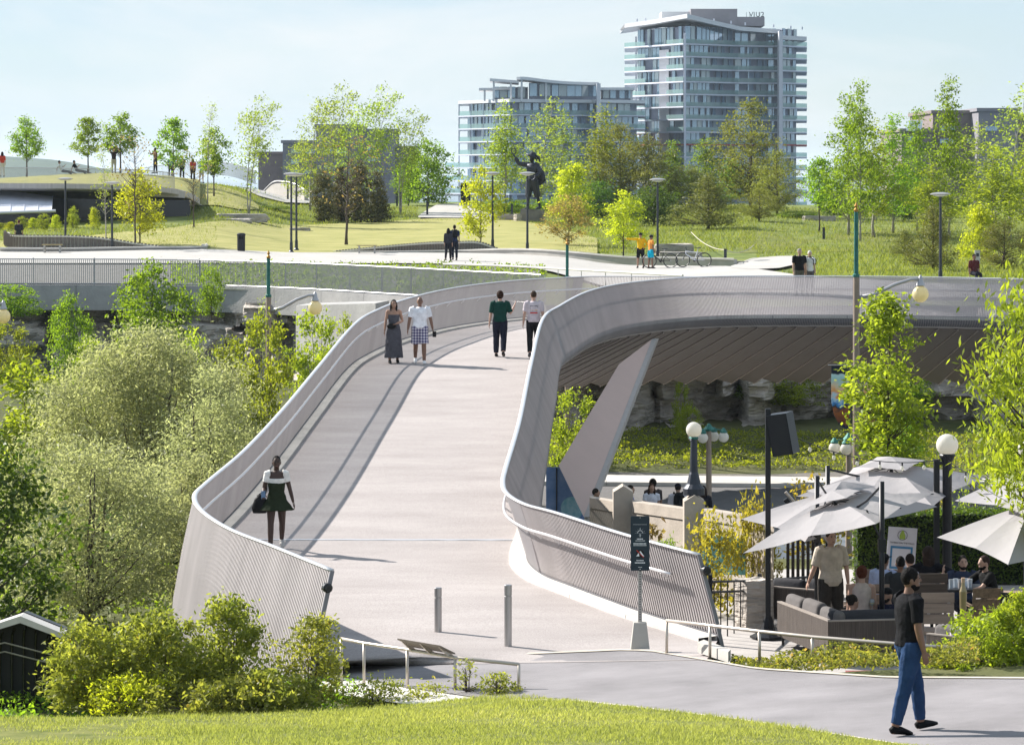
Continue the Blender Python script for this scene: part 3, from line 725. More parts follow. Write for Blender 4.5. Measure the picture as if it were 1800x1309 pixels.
def strip_wall(name, pts, zb, zt, th, mat, parent=None):
    """wall along a plan line; zb, zt per point"""
    mb = MB(); rows = [[], [], [], [], []]
    n = len(pts)
    for i in range(n):
        p = Vector(pts[i][:2]); a = Vector(pts[max(0, i - 1)][:2]); b = Vector(pts[min(n - 1, i + 1)][:2])
        t = (b - a).normalized(); nn = Vector((-t.y, t.x)) * th
        z0 = zb[i] if hasattr(zb, '__len__') else zb; z1 = zt[i] if hasattr(zt, '__len__') else zt
        rows[0].append((p.x, p.y, z0)); rows[1].append((p.x, p.y, z1)); rows[2].append((p.x + nn.x, p.y + nn.y, z1)); rows[3].append((p.x + nn.x, p.y + nn.y, z0)); rows[4].append((p.x, p.y, z0))
    mb.grid(rows[:4])
    for i in (0, n - 1): mb.add([rows[k][i] for k in range(4)], [(0, 1, 2, 3)])
    return mb.build(name, mat, parent)
rw = thing('retaining_wall', 'rough grey concrete retaining wall along the cliff top under the bar fence', 'wall', (fl[60, 0], fl[60, 1], 4.3))
nsec = 22
for k in range(nsec):
    i0 = int(k * 199 / nsec); i1 = int((k + 1) * 199 / nsec) + 1
    seg = [(x - fl[60, 0], y - fl[60, 1]) for x, y in fl[i0:i1, :2]]
    dd = Vector(seg[-1]) - Vector(seg[-2]); seg[-1] = tuple(Vector(seg[-1]) - dd.normalized() * 0.02)
    strip_wall('wall_section', seg, 0.0, 1.02, 0.45, M_wallc, rw)
fn = thing('bar_fence', 'long grey fence of thin upright bars above the retaining wall', 'fence', (fl[60, 0], fl[60, 1], 5.32))
mb = MB(); nb = int(flen / 0.08)
for k in range(nb):
    i = k / nb * 199; j = int(i); p = fl[j] * (1 - (i - j)) + fl[min(j + 1, 199)] * (i - j)
    mb.box((p[0] - fl[60, 0], p[1] + 0.2 - fl[60, 1], 0.53), (0.03, 0.03, 1.06))
mb.build('fence_bars', M_steel, fn)['kind'] = 'stuff'
for zz in (0.06, 1.06):
    mb = MB(); mb.tube([(p[0] - fl[60, 0], p[1] + 0.2 - fl[60, 1], zz) for p in fl[::3]], 0.022, 6); mb.build('fence_rail', M_steel, fn)
for k in range(int(flen / 2.4)):
    i = k * 2.4 / flen * 199; p = fl[int(i)]
    MB().box((p[0] - fl[60, 0], p[1] + 0.23 - fl[60, 1], 0.55), (0.045, 0.045, 1.12)).build('fence_post', M_steel, fn)
# lower abutment wall below
mb = MB(); mb.prism([W(520, 537, 127.5), W(660, 533, 122.5), W(660, 620, 122.5), W(520, 640, 127.5)], (0.4, 2.5, 0)); tag(mb.build('abutment_wall', M_wallc), 'lower board-marked concrete wall at the cliff beside the bridge', 'wall')

# terrace walls in the park
def px_line(pts, n): 
    q, _ = catmull([(XofP(px, Y), Y, h) for px, Y, h in pts], n); return q
def terrace(label, pts, capw=0.35, boards=True, zoff=0.1):
    q = px_line(pts, 60); o = q[0]
    base = park_zs(PofX(o[0], o[1]), o[1])
    t = thing('terrace_wall', label, 'wall', (o[0], o[1], base))
    zb = [park_zs(PofX(p[0], p[1]), p[1]) - base for p in q]
    top = [zb[i] + q[i, 2] for i in range(60)]
    strip_wall('wall_core', [(p[0] - o[0], p[1] - o[1]) for p in q], [z - 0.4 for z in zb], top, 0.25, M_conc, t)
    if boards:
        d = 0
        mb = MB()
        for i in range(59):
            a = Vector((q[i, 0] - o[0], q[i, 1] - o[1])); b = Vector((q[i + 1, 0] - o[0], q[i + 1, 1] - o[1])); m = max(1, int((b - a).length / 0.16))
            for k in range(m):
                p = a.lerp(b, (k + .5) / m); h = q[i, 2] - 0.02
                if h > 0.05: mb.box((p.x, p.y - 0.04, zb[i] + h / 2 + 0.02), (0.13, 0.05, h + 0.2))
        mb.build('cladding_boards', M_board, t)['kind'] = 'stuff'
    cp = MB(); rows = [[(q[i, 0] - o[0], q[i, 1] - o[1] + dy, top[i] + dz) for i in range(60)] for dy, dz in ((-0.09, -0.03), (-0.09, 0.05), (capw, 0.05), (capw, -0.03))]
    cp.grid(rows); cp.build('coping', M_concw, t)
    return t
terrace('curved board-clad seat wall with pale coping below the pavilion', [(8, 193, 0.75), (25, 189.5, 0.78), (120, 189, 0.76), (180, 189, 0.6), (230, 188.6, 0.35), (290, 188, 0.12)])
terrace('board-clad wedge wall rising from the mown lawn to a pale end', [(585, 189, 0.06), (680, 189, 0.36), (750, 188.6, 0.55), (800, 188, 0.6), (842, 187.6, 0.58), (880, 187.4, 0.12)])
terrace('long low concrete kerb wall between plaza and statue slope', [(600, 187.5, 0.12), (780, 187, 0.2), (885, 184, 0.36), (980, 180.5, 0.42), (1080, 177.5, 0.45), (1180, 175.2, 0.46), (1290, 172.5, 0.4)], boards=False)
terrace('low pale concrete kerb along the terrace under the seat wall', [(0, 186.5, 0.3), (120, 186.3, 0.28), (250, 186.5, 0.26), (355, 187.5, 0.22), (362, 190.5, 0.2)], boards=False)
# railing in front of the plaza on the right
rl = [W(780, 464, 158), W(880, 467, 152), W(1000, 473.5, 144), (W(1100, 479, 138)), W(1200, 484.5, 133)]
rt = thing('plaza_railing', 'pale railing along the plaza edge behind the bridge bend', 'railing', rl[0] - Vector((0, 0, 1.0)))
o = rl[0] - Vector((0, 0, 1.0))
q, _ = catmull([tuple(p - o) for p in rl], 40)
MB().tube([tuple(p) for p in q], 0.05, 6).build('top_rail', M_concw, rt)
for i in range(0, 40, 4):
    MB().box((q[i, 0], q[i, 1], q[i, 2] - 0.5), (0.03, 0.03, 1.0)).build('post', M_steel, rt)
# benches on the plaza
for px, Y, lab in ((645, 186.2, 'small wooden plaza bench in front of the wedge wall'), (92, 185.2, 'small wooden plaza bench in front of the curved seat wall')):
    b = thing('bench', lab, 'bench', onpark(px, Y, 0.13))
    for k in range(4): MB().box((0, -0.15 + k * 0.11, 0.42), (1.1, 0.09, 0.05)).build('seat_slat', pm('bench_wood', (0.34, 0.27, 0.12), 0.7, scale=3), b)
    for s in (-1, 1): MB().box((0.42 * s, 0, 0.2), (0.08, 0.4, 0.4)).build('leg', M_conc, b)
# litter bin, box sign
b = thing('litter_bin', 'tall black litter bin on the plaza path beside the lawn', 'bin', onpark(424, 186.5, 0.13))
mb = MB(); mb.lathe([(0.2, 0), (0.22, 0.08), (0.22, 0.82), (0.24, 0.84), (0.24, 0.92), (0.16, 0.98)], n=16); mb.build('body', M_black, b)
MB().box((0, -0.225, 0.72), (0.26, 0.02, 0.12)).build('slot', pm('slot_dark', (0.004, 0.004, 0.004), 0.9), b)
b = thing('control_box', 'grey metal box on a short post near the yellow shrub', 'box', onpark(1718, 150, 0.05))
MB().box((0, 0, 0.85), (0.22, 0.16, 0.6)).build('cabinet', M_steel, b); MB().box((0, 0, 0.3), (0.1, 0.1, 0.6)).build('post', M_dark, b)
MB().box((0, -0.085, 0.95), (0.12, 0.012, 0.14)).build('door_plate', M_dark, b)
drape('bike_mat', [(1140, 172.5, 173), (1250, 171.5, 172)], M_pave, 0.135)

# slab stones on the slopes
def slab_stone(label, px, Y, w, h, d, rz=0.0, seed=0, dz=0.0, tint=None):
    rr = random.Random(seed); mb = MB(); n = 14
    lay = 7; rows = []
    for k in range(lay + 1):
        z = h * k / lay - 0.15; r = []
        for i in range(4 * n):
            a = 2 * math.pi * i / (4 * n); c, s = math.cos(a), math.sin(a)
            f = 1.0 / max(abs(c), abs(s)) ** 0.85
            e = 1 + 0.10 * noise.noise(Vector((c * 2, s * 2, seed + k * 0.55))) + 0.05 * noise.noise(Vector((c * 6, s * 6, seed + k)))
            if k == lay: e *= 0.93
            r.append((w / 2 * c * f * e, d / 2 * s * f * e, z + 0.05 * noise.noise(Vector((c, s, seed)))))
        r.append(r[0]); rows.append(r)
    mb.grid(rows); mb.add(rows[-1][:-1], [tuple(range(4 * n))])
    o = mb.build('slab_stone', M_rock, loc=onpark(px, Y, dz)); o.rotation_euler = (0, 0, rz)
    return tag(o, label, 'stone', 'limestone slabs on the park slopes')
slab_stone('long stepped limestone slab on the slope left of the twin lamp posts', 425, 219, 3.3, 0.55, 1.4, 0.1, 1)
slab_stone('thin limestone slab lying in front of the long stepped one', 405, 216, 2.6, 0.28, 1.0, 0.05, 2)
slab_stone('small low limestone slab beside the brown cedars', 527, 217, 1.3, 0.42, 0.8, 0, 3)
slab_stone('upper brown limestone slab behind the cyclists', 1185, 187, 2.1, 0.7, 1.0, 0.05, 4)
slab_stone('lower grey limestone slab behind the white bicycle', 1196, 181.5, 2.3, 0.55, 0.9, -0.05, 5)
slab_stone('dark stone at the foot of the right hand path bank', 1440, 232, 2.2, 0.5, 0.8, 0.1, 6)
slab_stone('short stone block at the plaza path edge', 1300, 174.5, 0.9, 0.35, 0.5, 0.0, 7)

# pavilion under the lawn at the left
pv = thing('pavilion', 'low park pavilion with seamed metal roof under a grassed mound', 'building', onpark(100, 214))
o = pv.location.copy()
def rel(px, py, Y): return W(px, py, Y) - o
M_glassd = pm('dark_glass', (0.012, 0.016, 0.03), 0.15, var=0.1, scale=1, spec=0.6)
mb = MB(); mb.prism([rel(-260, 344, 217.5), rel(335, 352, 217.5), rel(335, 392, 217.5), rel(-260, 400, 217.5)], (0, 0.4, 0)); mb.build('recess_wall', M_glassd, pv)
# roof mound (grass) and its fascia
front = [(-300, 323, 213), (-80, 322.5, 213), (60, 323, 213), (150, 324, 213.5), (230, 326, 214.5), (290, 330, 216), (330, 338, 219), (352, 350, 223)]
fq, _ = catmull([tuple(rel(*p)) for p in front], 50)
rows = []
for t in np.linspace(0, 1, 12):
    r = []
    for i in range(50):
        px = PofX(fq[i, 0] + o.x, fq[i, 1] + o.y)
        Yb = fq[i, 1] + o.y + 40 * t
        zt = float(np.interp(px, [-300, 0, 120, 200, 300, 420], [8.9, 9.45, 9.75, 9.85, 9.6, 8.9]))
        z = (fq[i, 2] + o.z) * (1 - sstep(0, 0.8, t)) + zt * sstep(0, 0.8, t) - (3.0 if t > 0.98 else 0)
        r.append(Vector((XofP(px, Yb), Yb, z + 0.06 * noise.noise(Vector((px * .05, Yb * .3, 0))))) - o)
    rows.append(r)
mb = MB(); mb.grid(rows); mb.build('grass_roof', M_grass, pv, smooth=True)
mb = MB(); rows = [[(p[0], p[1] - dy, p[2] + dz) for p in fq] for dy, dz in ((0.0, 0.03), (0.25, 0.03), (0.25, -0.28), (0.1, -0.36), (-2.6, -0.5))]
mb.grid(rows); mb.build('fascia', pm('fascia_concrete', (0.5, 0.45, 0.43), 0.8, var=0.12, scale=1.5, stretch=(6, 6, 0.3)), pv)
mb = MB()
for i in range(0, 420):
    f = i / 420 * 49; j = int(f); p = fq[j] * (1 - f + j) + fq[min(j + 1, 49)] * (f - j)
    if i < 330: mb.box((p[0], p[1] + 0.1, p[2] + 0.5), (0.018, 0.018, 0.95))
mb.tube([(p[0], p[1] + 0.1, p[2] + 0.98) for p in fq[:40]], 0.025, 5); mb.build('roof_railing', M_steel, pv)['kind'] = 'stuff'
M_seam = pm('seam_metal', (0.62, 0.64, 0.72), 0.5, metal=0.1, var=0.06, scale=0.6)
nseam = 15
for k in range(nseam):
    x0 = -270 + k * 24.2; x1 = x0 + 23.7
    a = [rel(x0, np.interp(x0, (-270, 20, 92), (330, 336, 345)), 215.5), rel(x1, np.interp(x1, (-270, 20, 92), (330, 336, 345)), 215.5), rel(x1 - 2, np.interp(x1, (-270, 98), (380, 369)), 209.5), rel(x0 - 2, np.interp(x0, (-270, 98), (380, 369)), 209.5)]
    mb = MB(); mb.prism(a, (0, 0, -0.06)); mb.box((a[1] + a[2]) / 2 + Vector((0, 0, 0.02)), (0.03, 0.03, 0.03)); mb.beam(a[1], a[2], 0.04, 0.07); mb.build('roof_sheet', M_seam, pv)
MB().tube([rel(-270, 383, 209.2), rel(98, 371, 209.2)], 0.1, 8).build('gutter', M_cap, pv)
mb = MB(); mb.prism([rel(-270, 384, 211), rel(90, 374, 211), rel(90, 400, 211), rel(-270, 408, 211)], (0, 0.3, 0)); mb.build('shop_front', M_glassd, pv)
mb = MB(); mb.prism([rel(255, 345, 216.5), rel(325, 348, 217.5), rel(325, 336, 217.5), rel(255, 333, 216.5)], (0, 0.2, 0)); mb.build('parapet_panel', pm('fascia_concrete', (0.33, 0.3, 0.3)), pv)
# railing along the hill edge beyond
hq, _ = catmull([tuple(onpark(px, Y, 0.9)) for px, Y in ((-200, 268), (60, 268), (200, 270), (330, 268), (400, 262), (450, 256))], 60)
hr = thing('hill_railing', 'thin grey railing along the back edge of the hilltop', 'railing', (hq[30, 0], hq[30, 1], hq[30, 2] - 0.4))
mb = MB(); o2 = hr.location
for i in range(0, 340):
    f = i / 340 * 59; j = int(f); p = hq[j] * (1 - f + j) + hq[min(j + 1, 59)] * (f - j)
    mb.box((p[0] - o2[0], p[1] - o2[1], p[2] - o2[2] + 0.4), (0.022, 0.022, 1.0))
mb.tube([(p[0] - o2[0], p[1] - o2[1], p[2] - o2[2] + 0.9) for p in hq], 0.025, 5); mb.build('railing_bars', M_steel, hr)['kind'] = 'stuff'
# curved concrete parapet at the top path
q = px_line([(462, 268, 0.1), (480, 266, 0.85), (500, 264, 0.9), (520, 262, 0.7), (535, 260, 0.3)], 24)
b0 = park_zs(495, 264)
tw = thing('curved_parapet', 'curved pale concrete parapet with a rail where the upper path ends', 'wall', (q[12, 0], q[12, 1], b0))
strip_wall('parapet', [(p[0] - q[12, 0], p[1] - q[12, 1]) for p in q], -0.3, [p[2] + 0.15 for p in q], 0.3, M_conc, tw)
MB().tube([(p[0] - q[12, 0], p[1] - q[12, 1], p[2] + 0.32) for p in q], 0.04, 6).build('handrail', M_cap, tw)

# park lamps
lmp0 = None
for px, top, Y, lab in ((115, 312, 191, 'slim dark lamp post with disc head beside the metal pavilion roof'), (197, 319, 188, 'slim dark lamp post with disc head behind the curved seat wall'),
                    (512, 303, 187.4, 'front one of two close slim lamp posts on the lawn edge'), (521, 304, 190.5, 'rear one of two close slim lamp posts on the lawn edge'),
                    (866, 302, 190, 'slim lamp post beside the small yellow tree and wedge wall'), (927, 302, 184.5, 'slim lamp post standing in front of the bronze statue'),
                    (1156, 313, 179, 'slim lamp post behind the two cyclists'), (1653, 338, 142, 'slim lamp post behind the bridge rail near dark pines')):
    b = onpark(px, Y, 0.1); H = (HY - top) / F * Y + CZ - b.z
    if lmp0 is None:
        lmp0 = t = thing('park_lamp', lab, 'lamp post', b, group='disc topped park lamps')
        MB().lathe([(0.14, 0), (0.14, 0.05), (0.09, 0.12), (0.085, 0.5), (0.065, 0.6), (0.05, 4.0)], n=12).build('post', M_dark, t)
        _l = MB().lathe([(0.05, 3.98), (0.12, 4.01), (0.42, 4.05), (0.43, 4.09), (0.3, 4.13), (0.1, 4.16)], n=20); lh_ = _l.build('lamp_head', M_steel, t)
        MB().lathe([(0.03, 3.95), (0.3, 4.005), (0.3, 4.03)], n=16).build('diffuser', pm('lamp_diffuser', (0.7, 0.7, 0.68), 0.4, var=0.02), lh_)
        t.scale = (1, 1, H / 4.16)
    else: copy_thing(lmp0, lab, b, scale=(1, 1, H / 4.16))
# short dark marker posts
bp0 = None
for px, Y, h, lab in ((698, 262, 1.2, 'dark marker post at the hill path beside the round green tree'), (704, 258, 1.2, 'second dark marker post beside the round green tree'), (751, 240, 1.05, 'dark marker post at the left edge of the hill path'), (838, 236, 0.0, ''),
                      (900, 236, 1.0, 'dark marker post in front of the statue base'), (1275, 173.5, 0.85, 'rope post at the bend of the plaza kerb wall'), (1448, 200, 0.7, 'short post in the grass bank beside the right hand path'), (506, 258, 1.4, 'dark post beside the curved parapet')):
    if h == 0: continue
    b = onpark(px, Y, 0.05)
    if bp0 is None:
        bp0 = t = thing('marker_post', lab, 'post', b, group='short dark posts in the park')
        MB().box((0, 0, 0.48), (0.14, 0.14, 0.96)).build('shaft', M_dark, t); MB().box((0, 0, 0.98), (0.155, 0.155, 0.04)).build('cap', M_black, t); t.scale = (1, 1, h)
    else: copy_thing(bp0, lab, b, scale=(1, 1, h))
b = thing('information_pillar', 'black pillar at the top of the hill path near the yellow tree', 'pillar', onpark(818, 262, 0.1))
MB().box((0, 0, 0.85), (0.75, 0.3, 1.7)).build('slab', M_black, b); MB().box((0, 0, 0.02), (0.85, 0.4, 0.08)).build('plinth', M_conc, b)
# rope between posts on the statue slope
def rope(a, b, sag, n=14): return [a.lerp(b, t) - Vector((0, 0, sag * 4 * t * (1 - t))) for t in np.linspace(0, 1, n)]
ra, rb = onpark(1275, 173.5, 0.85), onpark(1215, 195, 0.8)
MBr = MB(); MBr.tube([p - ra for p in rope(ra, rb, 0.25)], 0.02, 5); MBr.tube([p - ra for p in rope(ra, onpark(1325, 180, 0.7), 0.25)], 0.02, 5)
tag(MBr.build('rope', pm('rope_fibre', (0.5, 0.46, 0.38), 0.9), loc=ra), 'pale rope slung from the post behind the white bicycle', 'rope')

# ------------------------------------------------------------------ buildings across the river
M_slab = pm('tower_concrete', (0.58, 0.60, 0.67), 0.8, var=0.06, scale=0.3)
M_slabw = pm('white_panel', (0.62, 0.62, 0.63), 0.7, var=0.08, scale=0.4, stretch=(0.3, 0.3, 4))
M_win = pm('window_glass', (0.06, 0.10, 0.16), 0.05, metal=0.55, var=0.5, scale=0.12, spec=0.9, col2=(0.38, 0.54, 0.68))
M_winl = pm('pale_glass', (0.30, 0.38, 0.42), 0.1, metal=0.2, var=0.3, scale=0.2, spec=0.9)
M_rail = glassmat('balcony_glass', (0.35, 0.52, 0.5), 0.45, 0.1)
M_core = pm('tower_core', (0.2, 0.23, 0.31), 0.6, var=0.2, scale=0.5)
M_brick = pm('brown_brick', (0.20, 0.16, 0.15), 0.85, var=0.12, scale=0.5)
M_grey = pm('grey_cladding', (0.22, 0.21, 0.23), 0.8, var=0.1, scale=0.3)
win_me = MB().box((0.5, 0, 0.5), (1, 1, 1)).mesh('window'); win_me.materials.append(M_win)
winl_me = MB().box((0.5, 0, 0.5), (1, 1, 1)).mesh('window'); winl_me.materials.append(M_winl)
def window_row(parent, a, b, z, h, wid, gap, rr, skip=0.0, depth=0.25):
    a = Vector(a); b = Vector(b); d = (b - a); L = d.length; d.normalize(); ang = math.atan2(d.y, d.x)
    x = gap
    while x + wid * 0.7 < L - gap:
        w = min(wid * rr.uniform(0.75, 1.3), L - gap - x)
        if rr.random() > skip:
            o = bpy.data.objects.new('window', winl_me if rr.random() < 0.3 else win_me); COL.objects.link(o); o.parent = parent
            o.location = (a.x + d.x * x, a.y + d.y * x, z); o.rotation_euler = (0, 0, ang); o.scale = (w, depth, h)
        x += w + gap * (1 if rr.random() < 0.7 else 3)
def offset_poly(P, d):
    n = len(P); out = []
    for i in range(n):
        a = Vector(P[i - 1]); b = Vector(P[i]); c = Vector(P[(i + 1) % n])
        t1 = (b - a).normalized(); t2 = (c - b).normalized(); n1 = Vector((t1.y, -t1.x)); n2 = Vector((t2.y, -t2.x))
        m = (n1 + n2); m = m / max(0.35, m.length_squared) * 2 * 0.5 * 2 if False else (n1 + n2).normalized() / max(0.5, (n1 + n2).normalized().dot(n1))
        out.append(tuple(b + m * d))
    return out
def slab_poly(mb, P, z, t): mb.prism([(p[0], p[1], z) for p in P], (0, 0, t))

# apartment tower
rr = random.Random(21)
TY = 830.0
tw_o = Vector((XofP(1250, TY), TY, -22))
tw = thing('apartment_tower', 'tall glass apartment tower with wrapping balconies and white roof slab', 'building', tw_o)
def tp(px, Y): return (XofP(px, Y) - tw_o.x, Y - tw_o.y)
plan = [tp(1121, 846), tp(1204, 822), tp(1290, 834), tp(1368, 838), tp(1374, 835), tp(1402, 842), tp(1402, 872), tp(1121, 872)]   # seen from front: left to right, then back
zt = CZ - (47 - HY) / F * TY + 22
fh = 3.02; nf_ = 25
mb = MB(); slab_poly(mb, offset_poly(plan, -0.35), 0, zt - 0.3); mb.build('core', M_core, tw)
bal = offset_poly(plan, 1.7)
bal[0] = (bal[0][0] - 1.6, bal[0][1]); bal[5] = (bal[5][0] + 0.6, bal[5][1]); bal[7] = (bal[7][0] - 1.6, bal[7][1]); bal[6] = (bal[6][0] + 0.6, bal[6][1])
for k in range(nf_):
    z = zt - 4.6 - k * fh
    if z < 20 : break
    red = (k == 8)
    mb = MB(); slab_poly(mb, bal, z - 0.16, 0.32); bs_ = mb.build('balcony_slab', pm('red_brick_band', (0.35, 0.05, 0.045), 0.8) if red else M_slab, tw)
    gl = MB()
    ring = [bal[7], bal[0], bal[1], bal[2], bal[3], bal[4], bal[5], bal[6]]
    for i in range(7):
        if i == 1:   # balcony broken on the left face by the white panel wall
            a = Vector(ring[1]); b = Vector(ring[2])
            for t0, t1 in ((0, 0.36), (0.72, 1.0)): 
                pa = a.lerp(b, t0); pb = a.lerp(b, t1); gl.add([(pa.x, pa.y, z + 0.2), (pb.x, pb.y, z + 0.2), (pb.x, pb.y, z + 1.2), (pa.x, pa.y, z + 1.2)], [(0, 1, 2, 3)])
            continue
        pa, pb = ring[i], ring[i + 1]
        gl.add([(pa[0], pa[1], z + 0.2), (pb[0], pb[1], z + 0.2), (pb[0], pb[1], z + 1.2), (pa[0], pa[1], z + 1.2)], [(0, 1, 2, 3)])
    gl.build('balcony_glass', M_rail, bs_, fix=False)['kind'] = 'stuff'
    h = 2.55 if k else 4.1
    if k < 12:
        window_row(tw, (*plan[0], 0), (*plan[1], 0), z + 0.3, h, 1.7, 0.25, rr, 0.25)
        window_row(tw, (*plan[1], 0), (*plan[2], 0), z + 0.3, h, 1.3, 0.25, rr, 0.2)
        window_row(tw, (*plan[2], 0), (*plan[3], 0), z + 0.3, h, 1.3, 0.25, rr, 0.2)
        window_row(tw, (*plan[4], 0), (*plan[5], 0), z + 0.3, h, 1.4, 0.5, rr, 0.15)
a, b = Vector(plan[0]), Vector(plan[1])
pa, pb = a.lerp(b, 0.46), a.lerp(b, 0.66)
mb = MB(); mb.prism([(pa.x, pa.y - 0.7, 0), (pb.x, pb.y - 0.7, 0), (pb.x + .2, pb.y + 0.8, 0), (pa.x, pa.y + 0.8, 0)], (0, 0, zt - 5.6)); mb.build('panel_wall', M_slabw, tw)
mb = MB(); c = tp(1371, 831.0); mb.box((c[0], c[1], zt / 2 - 0.6), (0.9, 6, zt - 1.2)); mb.build('fin_wall', pm('fin_white', (0.55, 0.56, 0.6), 0.7, var=0.05), tw)
for px, Y in ((1118, 842), (1204, 819)):
    c = tp(px, Y); MB().box((c[0], c[1], zt / 2 - 1), (0.5, 0.5, zt - 2)).build('column', M_slab, tw)
# roof slab with a curved front edge, slightly lower to the right
rf = [tp(1098, 838), tp(1150, 828), tp(1208, 815), tp(1250, 823), tp(1300, 829), tp(1371, 833)]
rz_ = [zt + 0.0, zt + 0.6, zt + 1.4, zt + 0.3, zt - 1.0, zt - 1.6]
mb = MB(); rows = [[(p[0], p[1], rz_[i]) for i, p in enumerate(rf)], [(p[0], p[1], rz_[i] + 1.0) for i, p in enumerate(rf)], [(p[0], p[1] + 36, rz_[i] + 1.0) for i, p in enumerate(rf)], [(p[0], p[1] + 36, rz_[i]) for i, p in enumerate(rf)], [(p[0], p[1], rz_[i]) for i, p in enumerate(rf)]]
mb.grid(rows); mb.build('roof_slab', M_slabw, tw)
mb = MB(); c0, c1 = tp(1371.5, 833), tp(1418, 842); mb.prism([(c0[0], c0[1], zt - 3.0), (c1[0], c1[1], zt - 3.0), (c1[0], c1[1] + 30, zt - 3.0), (c0[0], c0[1] + 30, zt - 3.0)], (0, 0, 1.0)); mb.build('low_roof_slab', M_slabw, tw)
mb = MB()
def tbox(px0, px1, py0, py1, Y, dep):
    a = W(px0, py1, Y) - tw_o; b = W(px1, py0, Y) - tw_o
    return MB().prism([(a.x, a.y, a.z), (b.x, a.y, a.z), (b.x, a.y, b.z), (a.x, a.y, b.z)], (0, dep, 0))
tbox(1163, 1214, 21, 45, 840, 12).build('plant_room', M_slabw, tw); tbox(1214.3, 1296, 16, 45, 836, 14).build('plant_room', M_grey, tw); tbox(1296.3, 1344, 30, 46, 836, 12).build('plant_room', M_grey, tw)



for i_, (c_h, x) in enumerate((('V', 1316.5), ('I', 1324), ('U', 1328), ('2', 1337))): text(c_h, 'rooftop_letter', 1.75, W(x, 30, 838) - tw_o, M_dark, tw, 0.05)
for x in (1312, 1318, 1326, 1334, 1342): 
    a = W(x, 30.5, 838.3) - tw_o; MB().box((a.x, a.y, a.z + 0.6), (0.08, 0.08, 1.2)).build('letter_post', M_dark, tw)
for px in (1120, 1135, 1255, 1285, 1310, 1360, 1390, 1410):
    a = W(px, np.interp(px, (1098, 1208, 1300, 1418), (39, 31, 43, 52)) - 1.5, 834) - tw_o; MB().box((a.x, a.y, a.z), (0.35, 0.35, 0.7)).build('roof_vent', M_slab, tw)

# terraced apartment block left of the tower
MY = 800.0
mo = Vector((XofP(950, MY), MY, -22))
mr = thing('terraced_block', 'mid-rise apartment block with stepped balconies and thin swooping roofs', 'building', mo)
def mp_(px, Y): return (XofP(px, Y) - mo.x, Y - mo.y)
def zpy(py, Y): return CZ - (py - HY) / F * Y - mo.z
plan = [mp_(822, 812), mp_(900, 790), mp_(975, 797), mp_(1050, 800), mp_(1054, 797), mp_(1122, 806), mp_(1122, 835), mp_(822, 835)]
z7 = zpy(180, 795)
mb = MB(); slab_poly(mb, offset_poly(plan, -0.4), 0, z7); mb.build('core', M_core, mr)
bal = offset_poly(plan, 1.6); bal[0] = (bal[0][0] - 0.6, bal[0][1]); bal[7] = (bal[7][0] - 0.6, bal[7][1])
mb = MB(); slab_poly(mb, bal, z7 - 0.1, 0.75); mb.build('main_roof', M_slabw, mr)
for k in range(11):
    z = z7 - 3.05 * (k + 1)
    if z < 8: break
    P = bal
    if k >= 4:
        P = list(bal); P[0] = (bal[0][0] - 3.2, bal[0][1]); P[7] = (bal[7][0] - 3.2, bal[7][1])
    mb = MB(); slab_poly(mb, P, z - 0.14, 0.28); bs_ = mb.build('balcony_slab', M_slab, mr)
    gl = MB(); ring = [P[7], P[0], P[1], P[2], P[3], P[4], P[5], P[6]]
    for i in range(7):
        pa, pb = ring[i], ring[i + 1]; gl.add([(pa[0], pa[1], z + 0.15), (pb[0], pb[1], z + 0.15), (pb[0], pb[1], z + 1.2), (pa[0], pa[1], z + 1.2)], [(0, 1, 2, 3)])
    gl.build('balcony_glass', M_rail, bs_, fix=False)['kind'] = 'stuff'
    if k < 8:
        for i, wd_ in ((0, 1.6), (1, 1.5), (2, 1.5), (4, 1.5)):
            window_row(mr, (*plan[i], 0), (*plan[i + 1], 0), z + 0.2, 2.6, wd_, 0.22, rr, 0.12)
    for t in (0.0, 0.25, 0.5, 0.75, 1.0):
        c = Vector(bal[0]).lerp(Vector(bal[1]), t * 0.97 + 0.015); MB().box((c.x, c.y + 0.25, z + 1.6), (0.32, 0.32, 2.75)).build('column', M_slab, mr)
c = mp_(1052, 794); MB().box((c[0], c[1], (z7 + 4.3) / 2), (0.9, 4, z7 + 4.3)).build('fin_wall', pm('fin_white', (0.55, 0.56, 0.6)), mr)
def mslab(name, px0, px1, py0, py1, Y0, Y1, dep, th, mat):
    a = W(px0, py0, Y0) - mo; b = W(px1, py1, Y1) - mo
    return MB().prism([a, b, b + Vector((0, dep, 0)), a + Vector((0, dep, 0))], (0, 0, -th)).build(name, mat, mr)
# penthouse with curved roof
q, _ = catmull([(908, 135.5, 789), (925, 135.5, 788), (960, 140, 791), (1000, 143.5, 793), (1053, 145, 796)], 24)
a = [W(*p) - mo for p in q]
mb = MB(); mb.grid([a, [p + Vector((0, 0, -0.65)) for p in a], [p + Vector((0, 22, -0.65)) for p in a], [p + Vector((0, 22, 0)) for p in a], a]); mb.build('penthouse_roof', M_slabw, mr)
mslab('left_roof', 861, 912, 138, 142, 793, 792, 18, 0.6, M_slabw); mslab('lower_roof', 842, 898, 155, 154, 797, 795, 18, 0.5, M_slabw); mslab('right_roof', 1054, 1116, 154, 154, 799, 802, 20, 0.6, M_slabw)
mb = MB(); a0 = W(930, 176, 797) - mo; a1 = W(1050, 176, 800) - mo
mb.prism([a0, a1, a1 + Vector((0, 12, 0)), a0 + Vector((0, 12, 0))], (0, 0, 4.0)); mb.build('penthouse_wall', M_core, mr)
window_row(mr, a0 + Vector((0, -0.1, 0)), a1 + Vector((0, -0.1, 0)), a0.z + 0.9, 3.0, 1.6, 0.12, rr, 0.0)
